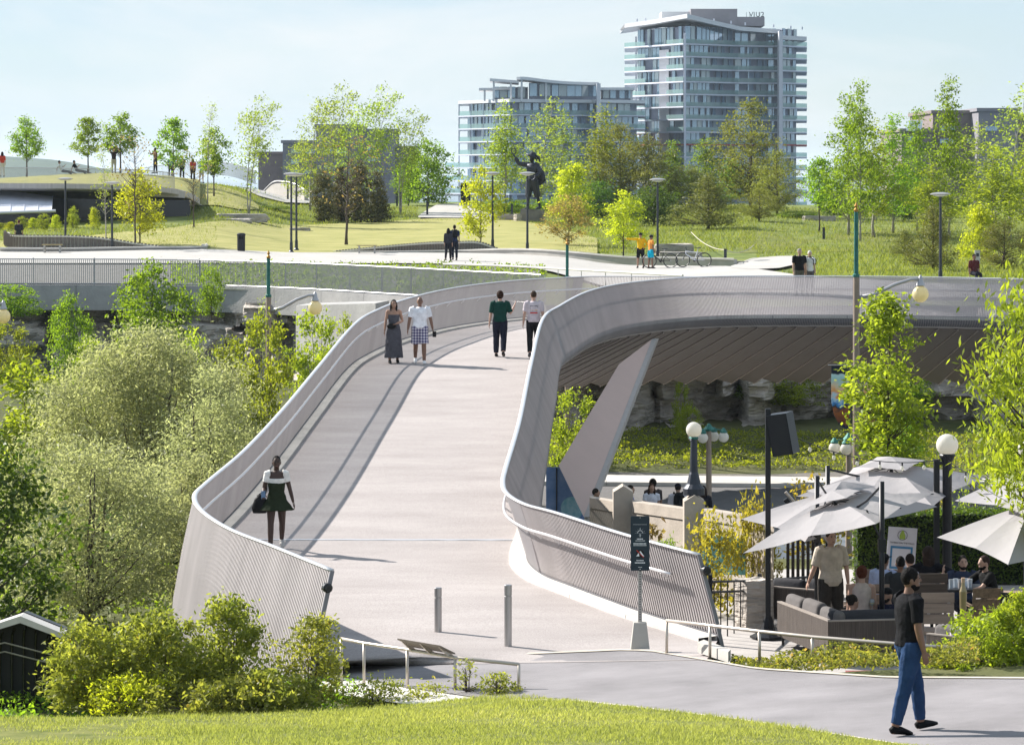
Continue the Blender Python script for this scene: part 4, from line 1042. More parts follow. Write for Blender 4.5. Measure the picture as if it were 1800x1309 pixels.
mb = MB(); a0 = W(866, 176, 800) - mo; a1 = W(928, 176, 800) - mo
mb.prism([a0, a1, a1 + Vector((0, 10, 0)), a0 + Vector((0, 10, 0))], (0, 0, 3.0)); mb.build('penthouse_wall', M_core, mr); window_row(mr, a0 + Vector((0, -0.1, 0)), a1 + Vector((0, -0.1, 0)), a0.z + 0.5, 2.6, 1.4, 0.2, rr, 0.1)
mb = MB(); a0 = W(1058, 176, 803) - mo; a1 = W(1112, 176, 805) - mo
mb.prism([a0, a1, a1 + Vector((0, 10, 0)), a0 + Vector((0, 10, 0))], (0, 0, 2.4)); mb.build('penthouse_wall', M_core, mr); window_row(mr, a0 + Vector((0, -0.1, 0)), a1 + Vector((0, -0.1, 0)), a0.z + 0.4, 2.2, 1.4, 0.3, rr, 0.0)
for px, pyt, Y in ((917, 138, 789.5), (868, 140, 794), (852, 157, 797.5), (898, 141, 793), (960, 142, 792.5), (1110, 156, 803)):
    a = W(px, 178, Y) - mo; b = W(px, pyt, Y) - mo; MB().box((a.x, a.y, (a.z + b.z) / 2), (0.45, 0.45, b.z - a.z)).build('column', M_slabw, mr)
# grey block left, brown block right
def simple_block(label, name, boxes, mat, wins, Y0, catn='building'):
    o = Vector((XofP(boxes[0][0], Y0), Y0, -22)); t = thing(name, label, catn, o)
    for (x0, x1, y0, Y, dep, m_) in boxes:
        a = W(x0, 360, Y) - o; b = W(x1, y0, Y) - o
        MB().prism([(a.x, a.y, 0), (b.x, a.y, 0), (b.x, a.y, b.z), (a.x, a.y, b.z)], (0, dep, 0)).build('wall', m_, t)
        MB().prism([(a.x - .3, a.y - 0.3, b.z + 0.01), (b.x + .3, a.y - .3, b.z + 0.01), (b.x + .3, a.y + dep + .3, b.z + 0.01), (a.x - .3, a.y + dep + .3, b.z + 0.01)], (0, 0, 0.5)).build('roof', m_, t)
    for (x0, x1, y0, y1, Y, wid) in wins:
        a = W(x0, y1, Y) - o; b = W(x1, y1, Y) - o; h = (y1 - y0) / F * Y
        window_row(t, a, b, a.z, h, wid, 0.6, rr, 0.1)
    return t
GY = 560
simple_block('grey office block with stepped roofs behind the leaning birches', 'office_block', [(497, 560, 252, 565, 30, M_grey), (556, 628, 224, 560, 30, M_grey), (628.5, 692, 232, 563, 28, M_grey), (454, 497, 272, 572, 25, M_brick), (692.5, 730, 262, 570, 20, M_grey)], M_grey,
             [(484, 500, 280, 288, 571, 1.5), (484, 500, 296, 304, 571, 1.5), (505, 560, 262, 270, 564, 1.6), (505, 560, 280, 288, 564, 1.6), (505, 560, 298, 306, 564, 1.6), (640, 690, 256, 264, 562, 1.6), (640, 690, 276, 284, 562, 1.6), (640, 690, 296, 304, 562, 1.6), (565, 625, 262, 270, 559, 1.6), (565, 625, 290, 298, 559, 1.6)], GY)
simple_block('brown brick block with a sloped glass roof behind the right hand aspens', 'brick_block', [(1640, 1725, 200, 520, 30, M_brick), (1720, 1790, 196, 512, 30, M_grey), (1790.5, 1990, 208, 516, 30, M_brick), (1585, 1640, 232, 518, 30, M_brick)], M_brick,
             [(1645, 1720, 222, 230, 519, 1.8), (1645, 1720, 244, 252, 519, 1.8), (1725, 1785, 222, 230, 511, 1.8), (1590, 1636, 240, 248, 517, 1.6), (1800, 1900, 226, 234, 515, 1.8)], 516)
mb = MB(); a = [W(1594, 230, 516), W(1620, 230, 516), W(1622, 212, 519), W(1600, 212, 519)]
tag(mb.prism([p - a[0] for p in a], (0, 4, 0)).build('glass_skylight', M_winl, loc=a[0]), 'sloped glass skylight on the brown brick block', 'skylight')
# ------------------------------------------------------------------ vegetation
M_bark = pm('bark', (0.085, 0.065, 0.055), 0.95, var=0.3, scale=6, bump=0.5, bscale=20)
M_birch = pm('birch_bark', (0.34, 0.31, 0.29), 0.9, var=0.35, scale=5, stretch=(1, 1, 4))
L_green = leafmat('leaf_green', (0.045, 0.085, 0.012), (0.13, 0.19, 0.025))
L_deep = leafmat('leaf_deep', (0.022, 0.048, 0.012), (0.07, 0.115, 0.022), trans=0.35)
L_birch = leafmat('leaf_birch', (0.075, 0.11, 0.03), (0.18, 0.22, 0.06))
L_yel = leafmat('leaf_yellow', (0.12, 0.15, 0.015), (0.26, 0.285, 0.035))
L_rust = leafmat('leaf_rust', (0.11, 0.085, 0.04), (0.19, 0.16, 0.065), (0.26, 0.12, 0.06), tcol=(1.15, 1.15, 0.6))
L_olive = leafmat('leaf_olive', (0.045, 0.06, 0.018), (0.15, 0.155, 0.045), trans=0.25, tcol=(1.3, 1.3, 0.6))
L_gold = leafmat('leaf_gold', (0.065, 0.08, 0.018), (0.155, 0.16, 0.04), trans=0.4, tcol=(1.25, 1.3, 0.6))
L_cedar = leafmat('leaf_cedar', (0.03, 0.042, 0.016), (0.10, 0.085, 0.035), (0.16, 0.10, 0.04), trans=0.15, tcol=(1.2, 1.1, 0.6))
L_lime = leafmat('leaf_lime', (0.075, 0.11, 0.014), (0.195, 0.23, 0.032), tcol=(1.35, 1.35, 0.5))
L_willow = leafmat('leaf_willow', (0.105, 0.125, 0.07), (0.255, 0.275, 0.15), tcol=(1.25, 1.28, 0.9))
L_shrub = leafmat('leaf_shrub', (0.05, 0.07, 0.018), (0.205, 0.22, 0.055), (0.36, 0.24, 0.09), tcol=(1.35, 1.35, 0.6))
L_red = leafmat('leaf_redtip', (0.09, 0.095, 0.022), (0.22, 0.20, 0.04), (0.26, 0.09, 0.03), tcol=(1.4, 1.3, 0.5))
SHP = {'oval': ([0, .15, .4, .7, .9, 1], [.35, .8, 1, .72, .35, .05]), 'round': ([0, .2, .5, .8, 1], [.55, .9, 1, .75, .2]),
       'cone': ([0, .1, .5, .85, 1], [.75, 1, .6, .2, .02]), 'column': ([0, .2, .6, .9, 1], [.7, 1, .85, .45, .1]),
       'shrub': ([0, .3, .7, .9, 1], [.8, 1, .85, .6, .2]), 'vase': ([0, .3, .7, .9, 1], [.3, .65, 1, .8, .25]),
       'spire': ([0, .2, .45, .7, .88, 1], [.5, 1, .8, .42, .25, .05])}
def crown_np(seed, H, R, zb, shape, ncl, nlf, leaf, clr, lean=(0, 0), up=0.5, wid=0.5, droop=0.0, hollow=0.45, flat=0.7):
    rg = np.random.default_rng(seed)
    ts, rs = SHP[shape]
    t = rg.random(ncl * 6); keep = rg.random(ncl * 6) < (np.interp(t, ts, rs) * 0.85 + 0.15); t = t[keep][:ncl]
    if len(t) < ncl: t = np.concatenate([t, rg.random(ncl - len(t))])
    ang = rg.random(ncl) * 2 * np.pi
    rho = hollow + (1 - hollow) * np.sqrt(rg.random(ncl)); rho *= np.where(rg.random(ncl) < 0.25, rg.random(ncl), 1)
    lob = 1 + 0.22 * np.sin(3 * ang + seed) + 0.15 * np.sin(5 * ang + 2 * seed + 9 * t)
    r = np.interp(t, ts, rs) * R * rho * lob
    C = np.stack([r * np.cos(ang) + lean[0] * t ** 1.6, r * np.sin(ang) + lean[1] * t ** 1.6, zb + (H - zb) * t], 1)
    cw = rg.random(ncl)
    m = nlf // ncl
    ci = np.repeat(np.arange(ncl), m); N = len(ci)
    csz = clr * rg.uniform(0.6, 1.35, ncl)
    off = rg.normal(0, 1, (N, 3)); off[:, 2] *= flat
    P = C[ci] + off * csz[ci][:, None] * 0.6
    P[:, 2] = np.maximum(P[:, 2], zb * 0.6 + 0.02)
    nrm = rg.normal(0, 1, (N, 3)); nrm[:, 2] += up * 2; nrm /= np.linalg.norm(nrm, axis=1)[:, None]
    d = rg.normal(0, 1, (N, 3)); d[:, 2] -= droop * 2.5
    d -= nrm * (d * nrm).sum(1)[:, None]; d /= np.linalg.norm(d, axis=1)[:, None] + 1e-9
    s = np.cross(nrm, d); l = leaf * rg.uniform(0.6, 1.35, N)
    a = d * (l * 0.5)[:, None]; b = s * (l * wid * 0.5)[:, None]
    V = np.stack([P - a, P - a * 0.1 + b, P + a, P - a * 0.1 - b], 1).reshape(-1, 3)
    rnd = np.clip(0.5 * cw[ci] + 0.5 * rg.random(N), 0, 1)
    return V, rnd, C
def make_tree(name, label, cat, seed, H, R, zb, shape, ncl, nlf, leaf, clr, leafm, barkm=None, tr=0.09, lean=(0, 0), limbs=24, group=None, stems=1, **kw):
    V, rnd, C = crown_np(seed, H, R, zb, shape, ncl, nlf, leaf, clr, lean, **kw)
    t = thing(name, label, cat, (0, 0, 0), group=group)
    link('crown', fast_mesh('crown', V, 4, rnd), leafm, t)
    rr = random.Random(seed); mb = MB()
    tops = []
    for sidx in range(stems):
        ax = rr.uniform(-.35, .35) * R if stems > 1 else 0; ay = rr.uniform(-.35, .35) * R if stems > 1 else 0
        n = 9; pts = []; rad = []
        for i in range(n):
            f = i / (n - 1); z = H * 0.93 * f - 0.08
            tt = max(0, (z - zb) / (H - zb))
            pts.append(Vector((ax * f ** .6 + lean[0] * tt ** 1.6 + rr.uniform(-1, 1) * 0.03 * H * 0.3 * f, ay * f ** .6 + lean[1] * tt ** 1.6 + rr.uniform(-1, 1) * 0.01 * H, z)))
            rad.append(tr * (1.35 if i == 0 else 1) * (1 - 0.88 * f) / (1 if stems == 1 else 1.3))
        mb.tube(pts, rad, 7); tops.append((pts, rad))
    for k in range(limbs):
        c = Vector(C[k % len(C)]); pts, rad = tops[k % stems]
        zr = max(0.1 * H, c.z - rr.uniform(0.25, 0.5) * ((c.xy - pts[4].xy).length + 0.25 * R) * 1.6)
        j = min(len(pts) - 2, max(0, int((zr + 0.08) / (H * 0.93) * (len(pts) - 1))))
        f = (zr + 0.08) / (H * 0.93) * (len(pts) - 1) - j
        p = pts[j].lerp(pts[j + 1], max(0, min(1, f))); r0 = rad[j] * 0.5
        mid = p.lerp(c, 0.5) + Vector((rr.uniform(-.08, .08) * R, rr.uniform(-.08, .08) * R, -0.04 * R))
        mb.tube([p, mid, c], [r0, r0 * 0.65, r0 * 0.22], 5, cap=False)
    mb.build('trunk', barkm or M_bark, t, smooth=True, fix=False)
    return t
LIB = {}
def lib(key, *a, **k): LIB[key] = (make_tree('tree', 'tree', 'tree', *a, **k), a[1], a[2]); 
lib('maple1', 11, 4.2, 1.05, 1.35, 'oval', 60, 3000, 0.17, 0.34, L_green, tr=0.06)
lib('maple2', 12, 4.2, 1.05, 1.4, 'round', 55, 2800, 0.17, 0.34, L_green, tr=0.06)
lib('birch1', 13, 7.0, 1.15, 1.5, 'vase', 80, 2600, 0.15, 0.4, L_birch, M_birch, tr=0.06, lean=(0.9, 0), limbs=50, stems=2)
lib('birch2', 14, 7.0, 1.2, 1.2, 'oval', 90, 2500, 0.15, 0.38, L_birch, M_birch, tr=0.06, lean=(0.7, 0), limbs=50)
lib('airy', 15, 7.0, 0.8, 2.6, 'column', 50, 700, 0.13, 0.35, L_birch, M_birch, tr=0.05, lean=(0.3, 0), limbs=50)
lib('aspen1', 16, 7.5, 1.45, 1.2, 'spire', 110, 5600, 0.16, 0.42, L_green, M_birch, tr=0.07, limbs=40)
lib('aspen2', 17, 7.5, 1.3, 1.6, 'spire', 110, 5000, 0.16, 0.42, L_lime, M_birch, tr=0.07, limbs=40)
lib('pine1', 18, 5.0, 1.6, 0.5, 'cone', 110, 7000, 0.22, 0.42, L_olive, tr=0.08, wid=0.22, limbs=40)
lib('pine2', 19, 5.0, 1.7, 0.3, 'oval', 110, 7000, 0.22, 0.45, L_olive, tr=0.08, wid=0.22, limbs=40)
lib('gold1', 20, 7.5, 2.2, 0.8, 'oval', 140, 8000, 0.2, 0.5, L_gold, tr=0.09, wid=0.35, limbs=60)
lib('yellow1', 21, 4.0, 1.15, 0.9, 'oval', 60, 3000, 0.17, 0.34, L_yel, tr=0.045)
lib('yellow2', 22, 4.0, 1.4, 0.3, 'cone', 80, 4200, 0.17, 0.34, L_yel, tr=0.05)
lib('rust1', 23, 3.4, 1.3, 0.4, 'round', 70, 2600, 0.15, 0.36, L_rust, tr=0.04, limbs=50)
lib('cedar1', 24, 4.0, 0.7, 0.1, 'column', 80, 5200, 0.2, 0.3, L_cedar, tr=0.06, wid=0.3, limbs=20)
lib('cedar2', 25, 4.0, 0.75, 0.1, 'cone', 80, 5200, 0.2, 0.3, L_cedar, tr=0.06, wid=0.3, limbs=20)
lib('deep1', 26, 4.5, 1.9, 0.4, 'round', 110, 6500, 0.2, 0.5, L_deep, tr=0.08)
lib('round1', 27, 4.2, 1.8, 0.4, 'round', 100, 6000, 0.19, 0.46, L_green, tr=0.08)
lib('bare1', 28, 5.0, 1.2, 1.5, 'vase', 60, 260, 0.13, 0.3, L_rust, tr=0.055, limbs=60)
lib('lime1', 29, 3.0, 1.2, 0.2, 'shrub', 80, 4200, 0.14, 0.3, L_lime, tr=0.04, limbs=40, stems=3)
lib('bushg', 30, 2.0, 1.1, 0.1, 'shrub', 70, 3600, 0.13, 0.28, L_green, tr=0.03, limbs=30, stems=3)
LIBN = {}
def place(key, label, base, H, R=None, rz=None, cat='tree', name='tree', group=None):
    src, h0, r0 = LIB[key]
    sz = H / h0; sx = (R / r0) if R else sz
    n = LIBN.get(key, 0); LIBN[key] = n + 1
    if n == 0:
        o = src; o.location = base; o.rotation_euler = (0, 0, rz or 0); o.scale = (sx, sx, sz); o['label'] = label
    else: o = copy_thing(src, label, base, rz if rz is not None else R_.uniform(0, 6.28), (sx, sx, sz))
    o.name = name; o['category'] = cat
    if group: o['group'] = group
    elif 'group' in o.keys(): del o['group']
    return o
R_ = random.Random(99)
def ptree(key, px, Y, top, wpx, label, group=None, cat='tree', name='tree', rz=None):
    b = onpark(px, Y, -0.02); H = (HY - top) / F * Y + CZ - b.z
    return place(key, label, b, H, wpx / F * Y, rz, cat, name, group)
hg = 'young trees on the hilltop'; hls = {47: 'young tree standing alone on the hilltop before the far hills', 155: 'young hilltop tree just behind the reclining people', 212: 'young hilltop tree above the person with raised arms', 305: 'young hilltop tree between the brown shirt and the backpack visitor', 376: 'young hilltop tree right of the red and blue tops'}
for px, Y, top, w, k in ((47, 244, 203, 27, 'maple1'), (155, 246, 208, 28, 'maple2'), (212, 244, 196, 30, 'maple1'), (305, 246, 210, 29, 'maple2'), (376, 236, 222, 27, 'maple1')):
    o = ptree(k, px, Y, top, w, hls[px], hg, name='hilltop_tree')
    if px < 250: o.location.z = (9.45 if px < 100 else 9.8)
    b = o.location.z; H = (HY - top) / F * Y + CZ - b; o.scale[2] = H / 4.2
ptree('airy', 365, 228, 178, 20, 'thin airy birch with hardly any leaves on the hill slope', rz=0)
ptree('birch1', 437, 226, 172, 34, 'two-stemmed white birch leaning in the wind beside the stepped slab', rz=0)
ptree('bare1', 340, 206, 262, 30, 'small bare tree on the slope below the hilltop', rz=1)
ptree('bare1', 237, 190, 235, 42, 'nearly bare tree with brown branches in front of the pavilion', rz=2.4)
ptree('yellow1', 246, 191.5, 300, 40, 'half-leaved yellowish tree in front of the pavilion', rz=0.5)
ptree('airy', 186, 189.5, 250, 22, 'thin multi-branched bare tree behind the curved seat wall', rz=3)
for px, Y, top, w, k, lb in ((545, 245, 172, 34, 'birch2', 'tall bushy birch blown sideways, first of the birch clump by the brown cedars'), (578, 247, 152, 34, 'birch1', 'tallest birch of the clump above the brown cedars'), (615, 243, 182, 30, 'birch2', 'middle birch rising behind the bare brown tree'), (652, 246, 154, 34, 'birch1', 'tall birch with a feathery top over the dark cedar'), (704, 244, 195, 32, 'birch1', 'thin see-through birch between cedar and round green tree'), (520, 248, 240, 26, 'birch2', 'short birch beside the curved parapet')):
    ptree(k, px, Y, top, w, lb, rz=R_.uniform(-.5, .5))
for px, Y, top, w, k, lb in ((570, 231, 300, 19, 'cedar1', 'brown-tinged columnar cedar at the edge of the cedar clump'), (600, 233, 288, 20, 'cedar2', 'dark cedar in the middle of the cedar clump'), (634, 232, 283, 20, 'cedar1', 'tall purplish brown cedar of the clump'), (664, 231, 297, 20, 'cedar2', 'dark green cedar at the round tree side of the clump')):
    ptree(k, px, Y, top, w, lb)
ptree('bare1', 610, 198, 238, 60, 'bare brown tree on the mown lawn in front of the cedars', rz=4)
ptree('round1', 752, 262, 252, 46, 'dense round green tree on the skyline beside the hill path')
ptree('round1', 718, 264, 285, 26, 'small green tree joining the dense round one')
ptree('yellow1', 845, 191, 297, 36, 'small yellow-green tree beside the wedge wall lamp')
ptree('aspen2', 888, 246, 180, 40, 'tall bright green columnar tree beside the raised arm of the statue', rz=1)
ptree('birch2', 950, 252, 172, 44, 'airy birch behind the statue', rz=0.2)
ptree('birch2', 985, 250, 205, 44, 'wide airy birch right behind the statue hat', rz=1.2)
ptree('yellow2', 1005, 228, 272, 46, 'bright yellow conical tree right of the statue')
ptree('rust1', 1000, 196, 345, 42, 'rusty orange young shrub tree in front of the yellow one', cat='shrub', name='shrub_tree')
ptree('yellow1', 1096, 186, 338, 36, 'bushy yellow-green tree behind the pointing cyclist', rz=2)
for px, Y, top, w, k, lb in ((1062, 258, 190, 46, 'aspen2', 'tall leafy tree between the terraced block and tower'), (1090, 250, 215, 58, 'gold1', 'broad olive tree in front of the terraced block'), (1140, 248, 235, 55, 'pine2', 'spreading dark pine below the tower white panels'), (1182, 252, 250, 34, 'aspen1', 'slender green tree in front of the tower left corner'), (1050, 240, 320, 44, 'deep1', 'low dark evergreen right of the yellow conical tree'), (1150, 225, 330, 48, 'deep1', 'dark rounded evergreen behind the cyclists lamp post'), (1245, 215, 300, 56, 'pine1', 'big feathery pine on the mound above the white bicycle'), (1240, 255, 245, 46, 'aspen1', 'green tree in front of the red tower band'), (1320, 252, 172, 66, 'gold1', 'large golden olive tree in front of the tower right half'), (1365, 238, 262, 48, 'gold1', 'golden larch-like tree on the mound'), (1335, 226, 330, 40, 'gold1', 'low golden shrub tree on the mound'), (1215, 248, 290, 40, 'pine2', 'olive pine below the red tower band'), (1285, 262, 280, 40, 'aspen1', 'green tree under the tower filling the gap beside the golden one')):
    ptree(k, px, Y, top, w, lb)
for px, Y, top, w, k, lb in ((1440, 212, 280, 30, 'maple2', 'slim young green tree on the bank beside the river gap'), (1492, 208, 170, 52, 'aspen1', 'tall aspen with pale trunk right of the tower'), (1512, 198, 148, 40, 'aspen1', 'tallest thin-topped aspen right of the tower'), (1535, 204, 215, 50, 'aspen2', 'bright aspen in the middle of the right grove'), (1570, 212, 205, 48, 'aspen1', 'dense aspen in front of the glass skylight'), (1612, 216, 195, 42, 'aspen1', 'aspen at the edge of the brown brick block'), (1668, 206, 142, 46, 'aspen1', 'very tall spire-topped aspen before the brown brick block'), (1640, 198, 290, 46, 'aspen2', 'low bright aspen beside the slim lamp'), (1715, 208, 215, 50, 'birch2', 'wide birch in front of the brown brick block'), (1775, 200, 150, 54, 'birch2', 'tall light birch above the chestnut'), (1745, 190, 260, 56, 'aspen2', 'bright leafy tree behind the yellow shrub'), (1810, 196, 240, 50, 'aspen2', 'leafy lime-green tree above the chestnut crown'), (1466, 240, 300, 34, 'deep1', 'dark small tree deep in the right grove'), (1590, 236, 310, 44, 'deep1', 'dark tree behind the right grove trunks')):
    ptree(k, px, Y, top, w, lb)
ptree('pine1', 1640, 158, 352, 44, 'dark dense pine beside the slim lamp behind the bridge rail')
ptree('yellow2', 1722, 168, 346, 38, 'bright yellow shrub tree next to the dark pine')
ptree('pine2', 1765, 160, 385, 50, 'low dark pine behind the grey control box')
ptree('pine1', 1590, 178, 400, 30, 'small feathery pine in the grass at the right grove')
# row of golden shrubs under the pavilion roof
for i, (px, top) in enumerate(((18, 388), (38, 381), (58, 380), (76, 376), (98, 374), (128, 364), (165, 360), (2, 392))):
    o = ptree('lime1' if i % 2 else 'yellow2', px, 206 + (i % 3) * 0.8, top, 12, 'small golden-green shrub in the row under the pavilion roof', 'golden shrubs under the pavilion', 'shrub', 'shrub')
for px, Y, top, w, k, lb in ((980, 248, 350, 40, 'bushg', 'green shrub behind the statue plinth'), (930, 250, 352, 40, 'bushg', 'green shrub left of the statue boots'), (880, 246, 350, 36, 'bushg', 'green shrub beside the tall columnar tree foot'), (690, 248, 372, 30, 'bushg', 'low shrub between the cedars and hill path'), (480, 240, 362, 40, 'bushg', 'low shrub on the slope beside the birch'), (1400, 236, 372, 40, 'bushg', 'low shrub on the bank under the golden tree'), (1090, 244, 372, 40, 'deep1', 'dark low shrub under the olive tree')):
    ptree(k, px, Y, top, w, lb, cat='shrub', name='shrub')

# cliff and gully vegetation
def gtree(key, px, py_base, Y, top, wpx, label, z=None, cat='tree', name='tree', group=None, rz=None):
    b = W(px, py_base, Y)
    if z is not None: b.z = z
    H = (HY - top) / F * Y + CZ - b.z
    return place(key, label, b, H, wpx / F * Y, rz, cat, name, group)
gtree('round1', 268, 650, 132.5, 470, 66, 'rounded green maple growing against the left cliff', name='cliff_tree')
gtree('bushg', 372, 560, 135, 474, 22, 'small bush on the cliff ledge under the fence', cat='bush', name='bush')
gtree('round1', 122, 680, 134, 524, 38, 'leafy bush hanging on the cliff left of the pale rock column', cat='bush', name='bush')
gtree('bushg', 15, 560, 137, 503, 50, 'bush at the foot of the retaining wall by the left globe lamp', cat='bush', name='bush')
gtree('lime1', 20, 690, 130, 570, 44, 'light green bush in front of the dark cliff recess', cat='bush', name='bush')
gtree('lime1', 150, 700, 126, 596, 30, 'yellow-green sapling below the rock column', cat='bush', name='bush')
gtree('airy', 462, 720, 118, 515, 18, 'thin sapling with few leaves before the globe lamp arm', name='sapling')
gtree('lime1', 470, 800, 95.5, 556, 52, 'bright green bush tops beside the left parapet', cat='bush', name='bush')
gtree('lime1', 560, 740, 106, 548, 55, 'bright green maple bush close under the bridge bend', cat='bush', name='bush')
gtree('lime1', 610, 700, 104, 556, 24, 'sprig of bright green leaves at the bridge bend', cat='bush', name='bush')
gtree('lime1', 400, 760, 112, 598, 45, 'bright green bush behind the willow top', cat='bush', name='bush')
gtree('lime1', 60, 900, 96, 640, 120, 'yellow-green tree rising behind the willow left side', name='tree')
gtree('lime1', 210, 860, 98, 605, 80, 'light green tree behind the willow crown', name='tree')
gtree('lime1', 330, 840, 100, 590, 60, 'small bright tree behind the willow crown centre', name='tree')
wl = make_tree('willow_tree', 'large pale grey-green willow filling the gully beside the bridge', 'tree', 41, 4.85, 2.75, 0.3, 'round', 480, 72000, 0.11, 0.52, L_willow, tr=0.14, limbs=50, stems=4, wid=0.34, up=0.3, hollow=0.55)
b = W(262, 1090, 88); b.z = 0.85; wl.location = b
wl4 = make_tree('willow_tree', 'small willow clump in the shade under the parapet corner', 'tree', 45, 3.3, 0.95, 0.3, 'oval', 120, 9000, 0.09, 0.32, L_willow, tr=0.06, limbs=40, stems=3, wid=0.34, up=0.3)
b = W(330, 1090, 69.5); b.z = 0.9; wl4.location = b
wl2 = make_tree('willow_tree', 'second pale willow clump lower down in front of the wall foot', 'tree', 42, 3.6, 2.0, 0.5, 'round', 260, 30000, 0.095, 0.46, L_willow, tr=0.09, limbs=30, stems=3, wid=0.34, up=0.3, hollow=0.5)
b = W(150, 1090, 67.5); b.z = 0.9; wl2.location = b
wl3 = make_tree('willow_tree', 'slender grey-green willow close to the bridge parapet', 'tree', 43, 4.4, 1.35, 0.5, 'oval', 200, 17000, 0.095, 0.4, L_willow, tr=0.09, limbs=60, stems=2, wid=0.34, up=0.3)
b = W(368, 1060, 78); b.z = 0.9; wl3.location = b
dk = make_tree('tree', 'dark green tree at the gully edge behind the black shelter', 'tree', 44, 4.2, 1.5, 0.3, 'round', 130, 9000, 0.13, 0.4, L_deep, tr=0.09, limbs=40)
b = W(-45, 1060, 62); b.z = 1.0; dk.location = b
gtree('deep1', 250, 1060, 80, 900, 180, 'dark undergrowth behind the willow trunks', z=0.9, cat='bush', name='bush')
gtree('lime1', 90, 1045, 84, 985, 110, 'sunlit low growth seen between the willow trunks', z=0.9, cat='bush', name='bush')
# right side: street tree, chestnut, bushes behind the wall, cliff bushes
st = make_tree('street_tree', 'young bright green street maple in front of the banner lamp post', 'tree', 51, 6.15, 0.86, 2.3, 'oval', 130, 6500, 0.13, 0.27, L_lime, tr=0.07, limbs=70)
b = W(1560, 900, 72); b.z = gz(b.x, b.y); st.location = b
ch = make_tree('chestnut_tree', 'yellow-green chestnut with long drooping leaves beside the patio', 'tree', 52, 6.5, 1.3, 2.2, 'round', 130, 8000, 0.14, 0.34, L_lime, tr=0.09, limbs=40, droop=1.0, wid=0.32, up=0.1)
b = W(1856, 900, 53); b.z = gz(b.x, b.y); ch.location = b
for px, pyb, Y, top, w, k, lb in ((1250, 1010, 59, 905, 50, 'redshrub', 'red-tipped shrub behind the right parapet end'), (1322, 1010, 60.5, 868, 36, 'redshrub', 'yellowing shrub in front of the stone balustrade end'), (1335, 1040, 61, 940, 36, 'redshrub', 'yellow-leaved shrub beside the black post'), (1610, 950, 66, 870, 60, 'redshrub', 'yellow-leaved shrub behind the hedge'), (1720, 900, 72, 742, 60, 'sparse', 'sparse green shrub behind the globe lamp'), (1790, 940, 66, 800, 60, 'sparse', 'sparse shrub under the chestnut'), (1440, 900, 76, 845, 60, 'redshrub', 'low yellow shrub behind the rear umbrella')):
    if k == 'redshrub' and 'redshrub' not in LIB: lib('redshrub', 53, 1.6, 0.75, 0.15, 'shrub', 60, 1500, 0.12, 0.24, L_red, tr=0.02, limbs=40, stems=4)
    if k == 'sparse' and 'sparse' not in LIB: lib('sparse', 54, 2.2, 0.8, 0.2, 'shrub', 80, 1300, 0.09, 0.25, L_birch, tr=0.025, limbs=60, stems=4)
    b = W(px, pyb, Y); gtree(k, px, pyb, Y, top, w, lb, z=gz(b.x, b.y), cat='shrub', name='shrub')
sm = thing('sumac_plant', 'thin bare-stemmed plant with a leaf tuft behind the dark sign', 'plant', (W(1145, 1000, 60).x, 60, gz(W(1145, 1000, 60).x, 60)))
mb = MB(); top = W(1143, 935, 60) - sm.location; mb.tube([(0, 0, 0), (0.03, 0, top.z * .5), top], [0.02, 0.014, 0.006], 5); mb.build('stem', M_bark, sm)
V, rn, _ = crown_np(61, 0.25, 0.22, 0, 'shrub', 8, 60, 0.14, 0.12); V[:, 2] += top.z - 0.1; V[:, 0] += top.x; link('leaves', fast_mesh('leaves', V, 4, rn), L_rust, sm)
gtree('bushg', 1175, 1010, 62, 955, 34, 'small leafy plant just behind the dark sign', z=gz(W(1175, 1000, 62).x, 62), cat='plant', name='plant')
for px, pyb, Y, top, w, k, lb in ((1015, 850, 113, 690, 48, 'lime1', 'bright green tree seen under the bridge left of the strut'), (1200, 790, 119.0, 672, 18, 'lime1', 'thin tree growing from the rocks under the bridge'), (1315, 705, 122, 655, 24, 'bushg', 'green ivy-like bush on the cliff under the bridge'), (1400, 715, 120.5, 655, 50, 'lime1', 'light bush hanging on the cliff left of the banner'), (1210, 790, 117.5, 715, 26, 'lime1', 'small yellow-green bush in a rock cleft'), (1600, 720, 120, 645, 40, 'bushg', 'bush on the cliff top left of the big rock'), (1430, 840, 116, 790, 40, 'deep1', 'dark bush at the cliff foot behind the umbrellas'), (1590, 830, 112, 740, 40, 'bushg', 'green bush at the cliff foot behind the street maple'), (1060, 800, 118, 760, 26, 'bushg', 'round weed clump beside the strut foot')):
    gtree(k, px, pyb, Y, top, w, lb, cat='bush', name='bush')

# foreground shrubs
def fshrub(seed, px, Y, zb_, top, wpx, label, nl, leafm=L_shrub, leaf=0.075, clr=0.13, wid=0.42, shape='shrub', name='garden_shrub'):
    b = W(px, 1250, Y); b.z = zb_; H = (HY - top) / F * Y + CZ - zb_; Rr = wpx / F * Y
    o = make_tree(name, label, 'shrub', seed, H, Rr, 0.05, shape, max(30, nl // 42), nl, leaf, clr, leafm, tr=0.018, limbs=60, stems=5, wid=wid, up=0.4)
    o.location = b; return o
fshrub(71, 160, 43.4, 3.15, 1098, 82, 'wide yellow-green shrub beside the black shelter', 7000)
fshrub(72, 275, 43.6, 3.15, 1080, 92, 'dense yellow-green shrub in the middle of the front bed', 8500)
fshrub(73, 400, 44.0, 3.15, 1056, 66, 'tallest front shrub rising against the ribbed parapet', 6500)
fshrub(74, 545, 44.3, 3.12, 1082, 66, 'airy young shrub in front of the parapet end', 3600, leaf=0.065)
fshrub(75, 215, 42.6, 3.2, 1190, 70, 'low shrub with yellow flowers at the lawn edge', 2600, L_yel, 0.055)
fshrub(76, 470, 43.2, 3.15, 1185, 90, 'low leafy shrub at the lawn edge between the tall ones', 4200)
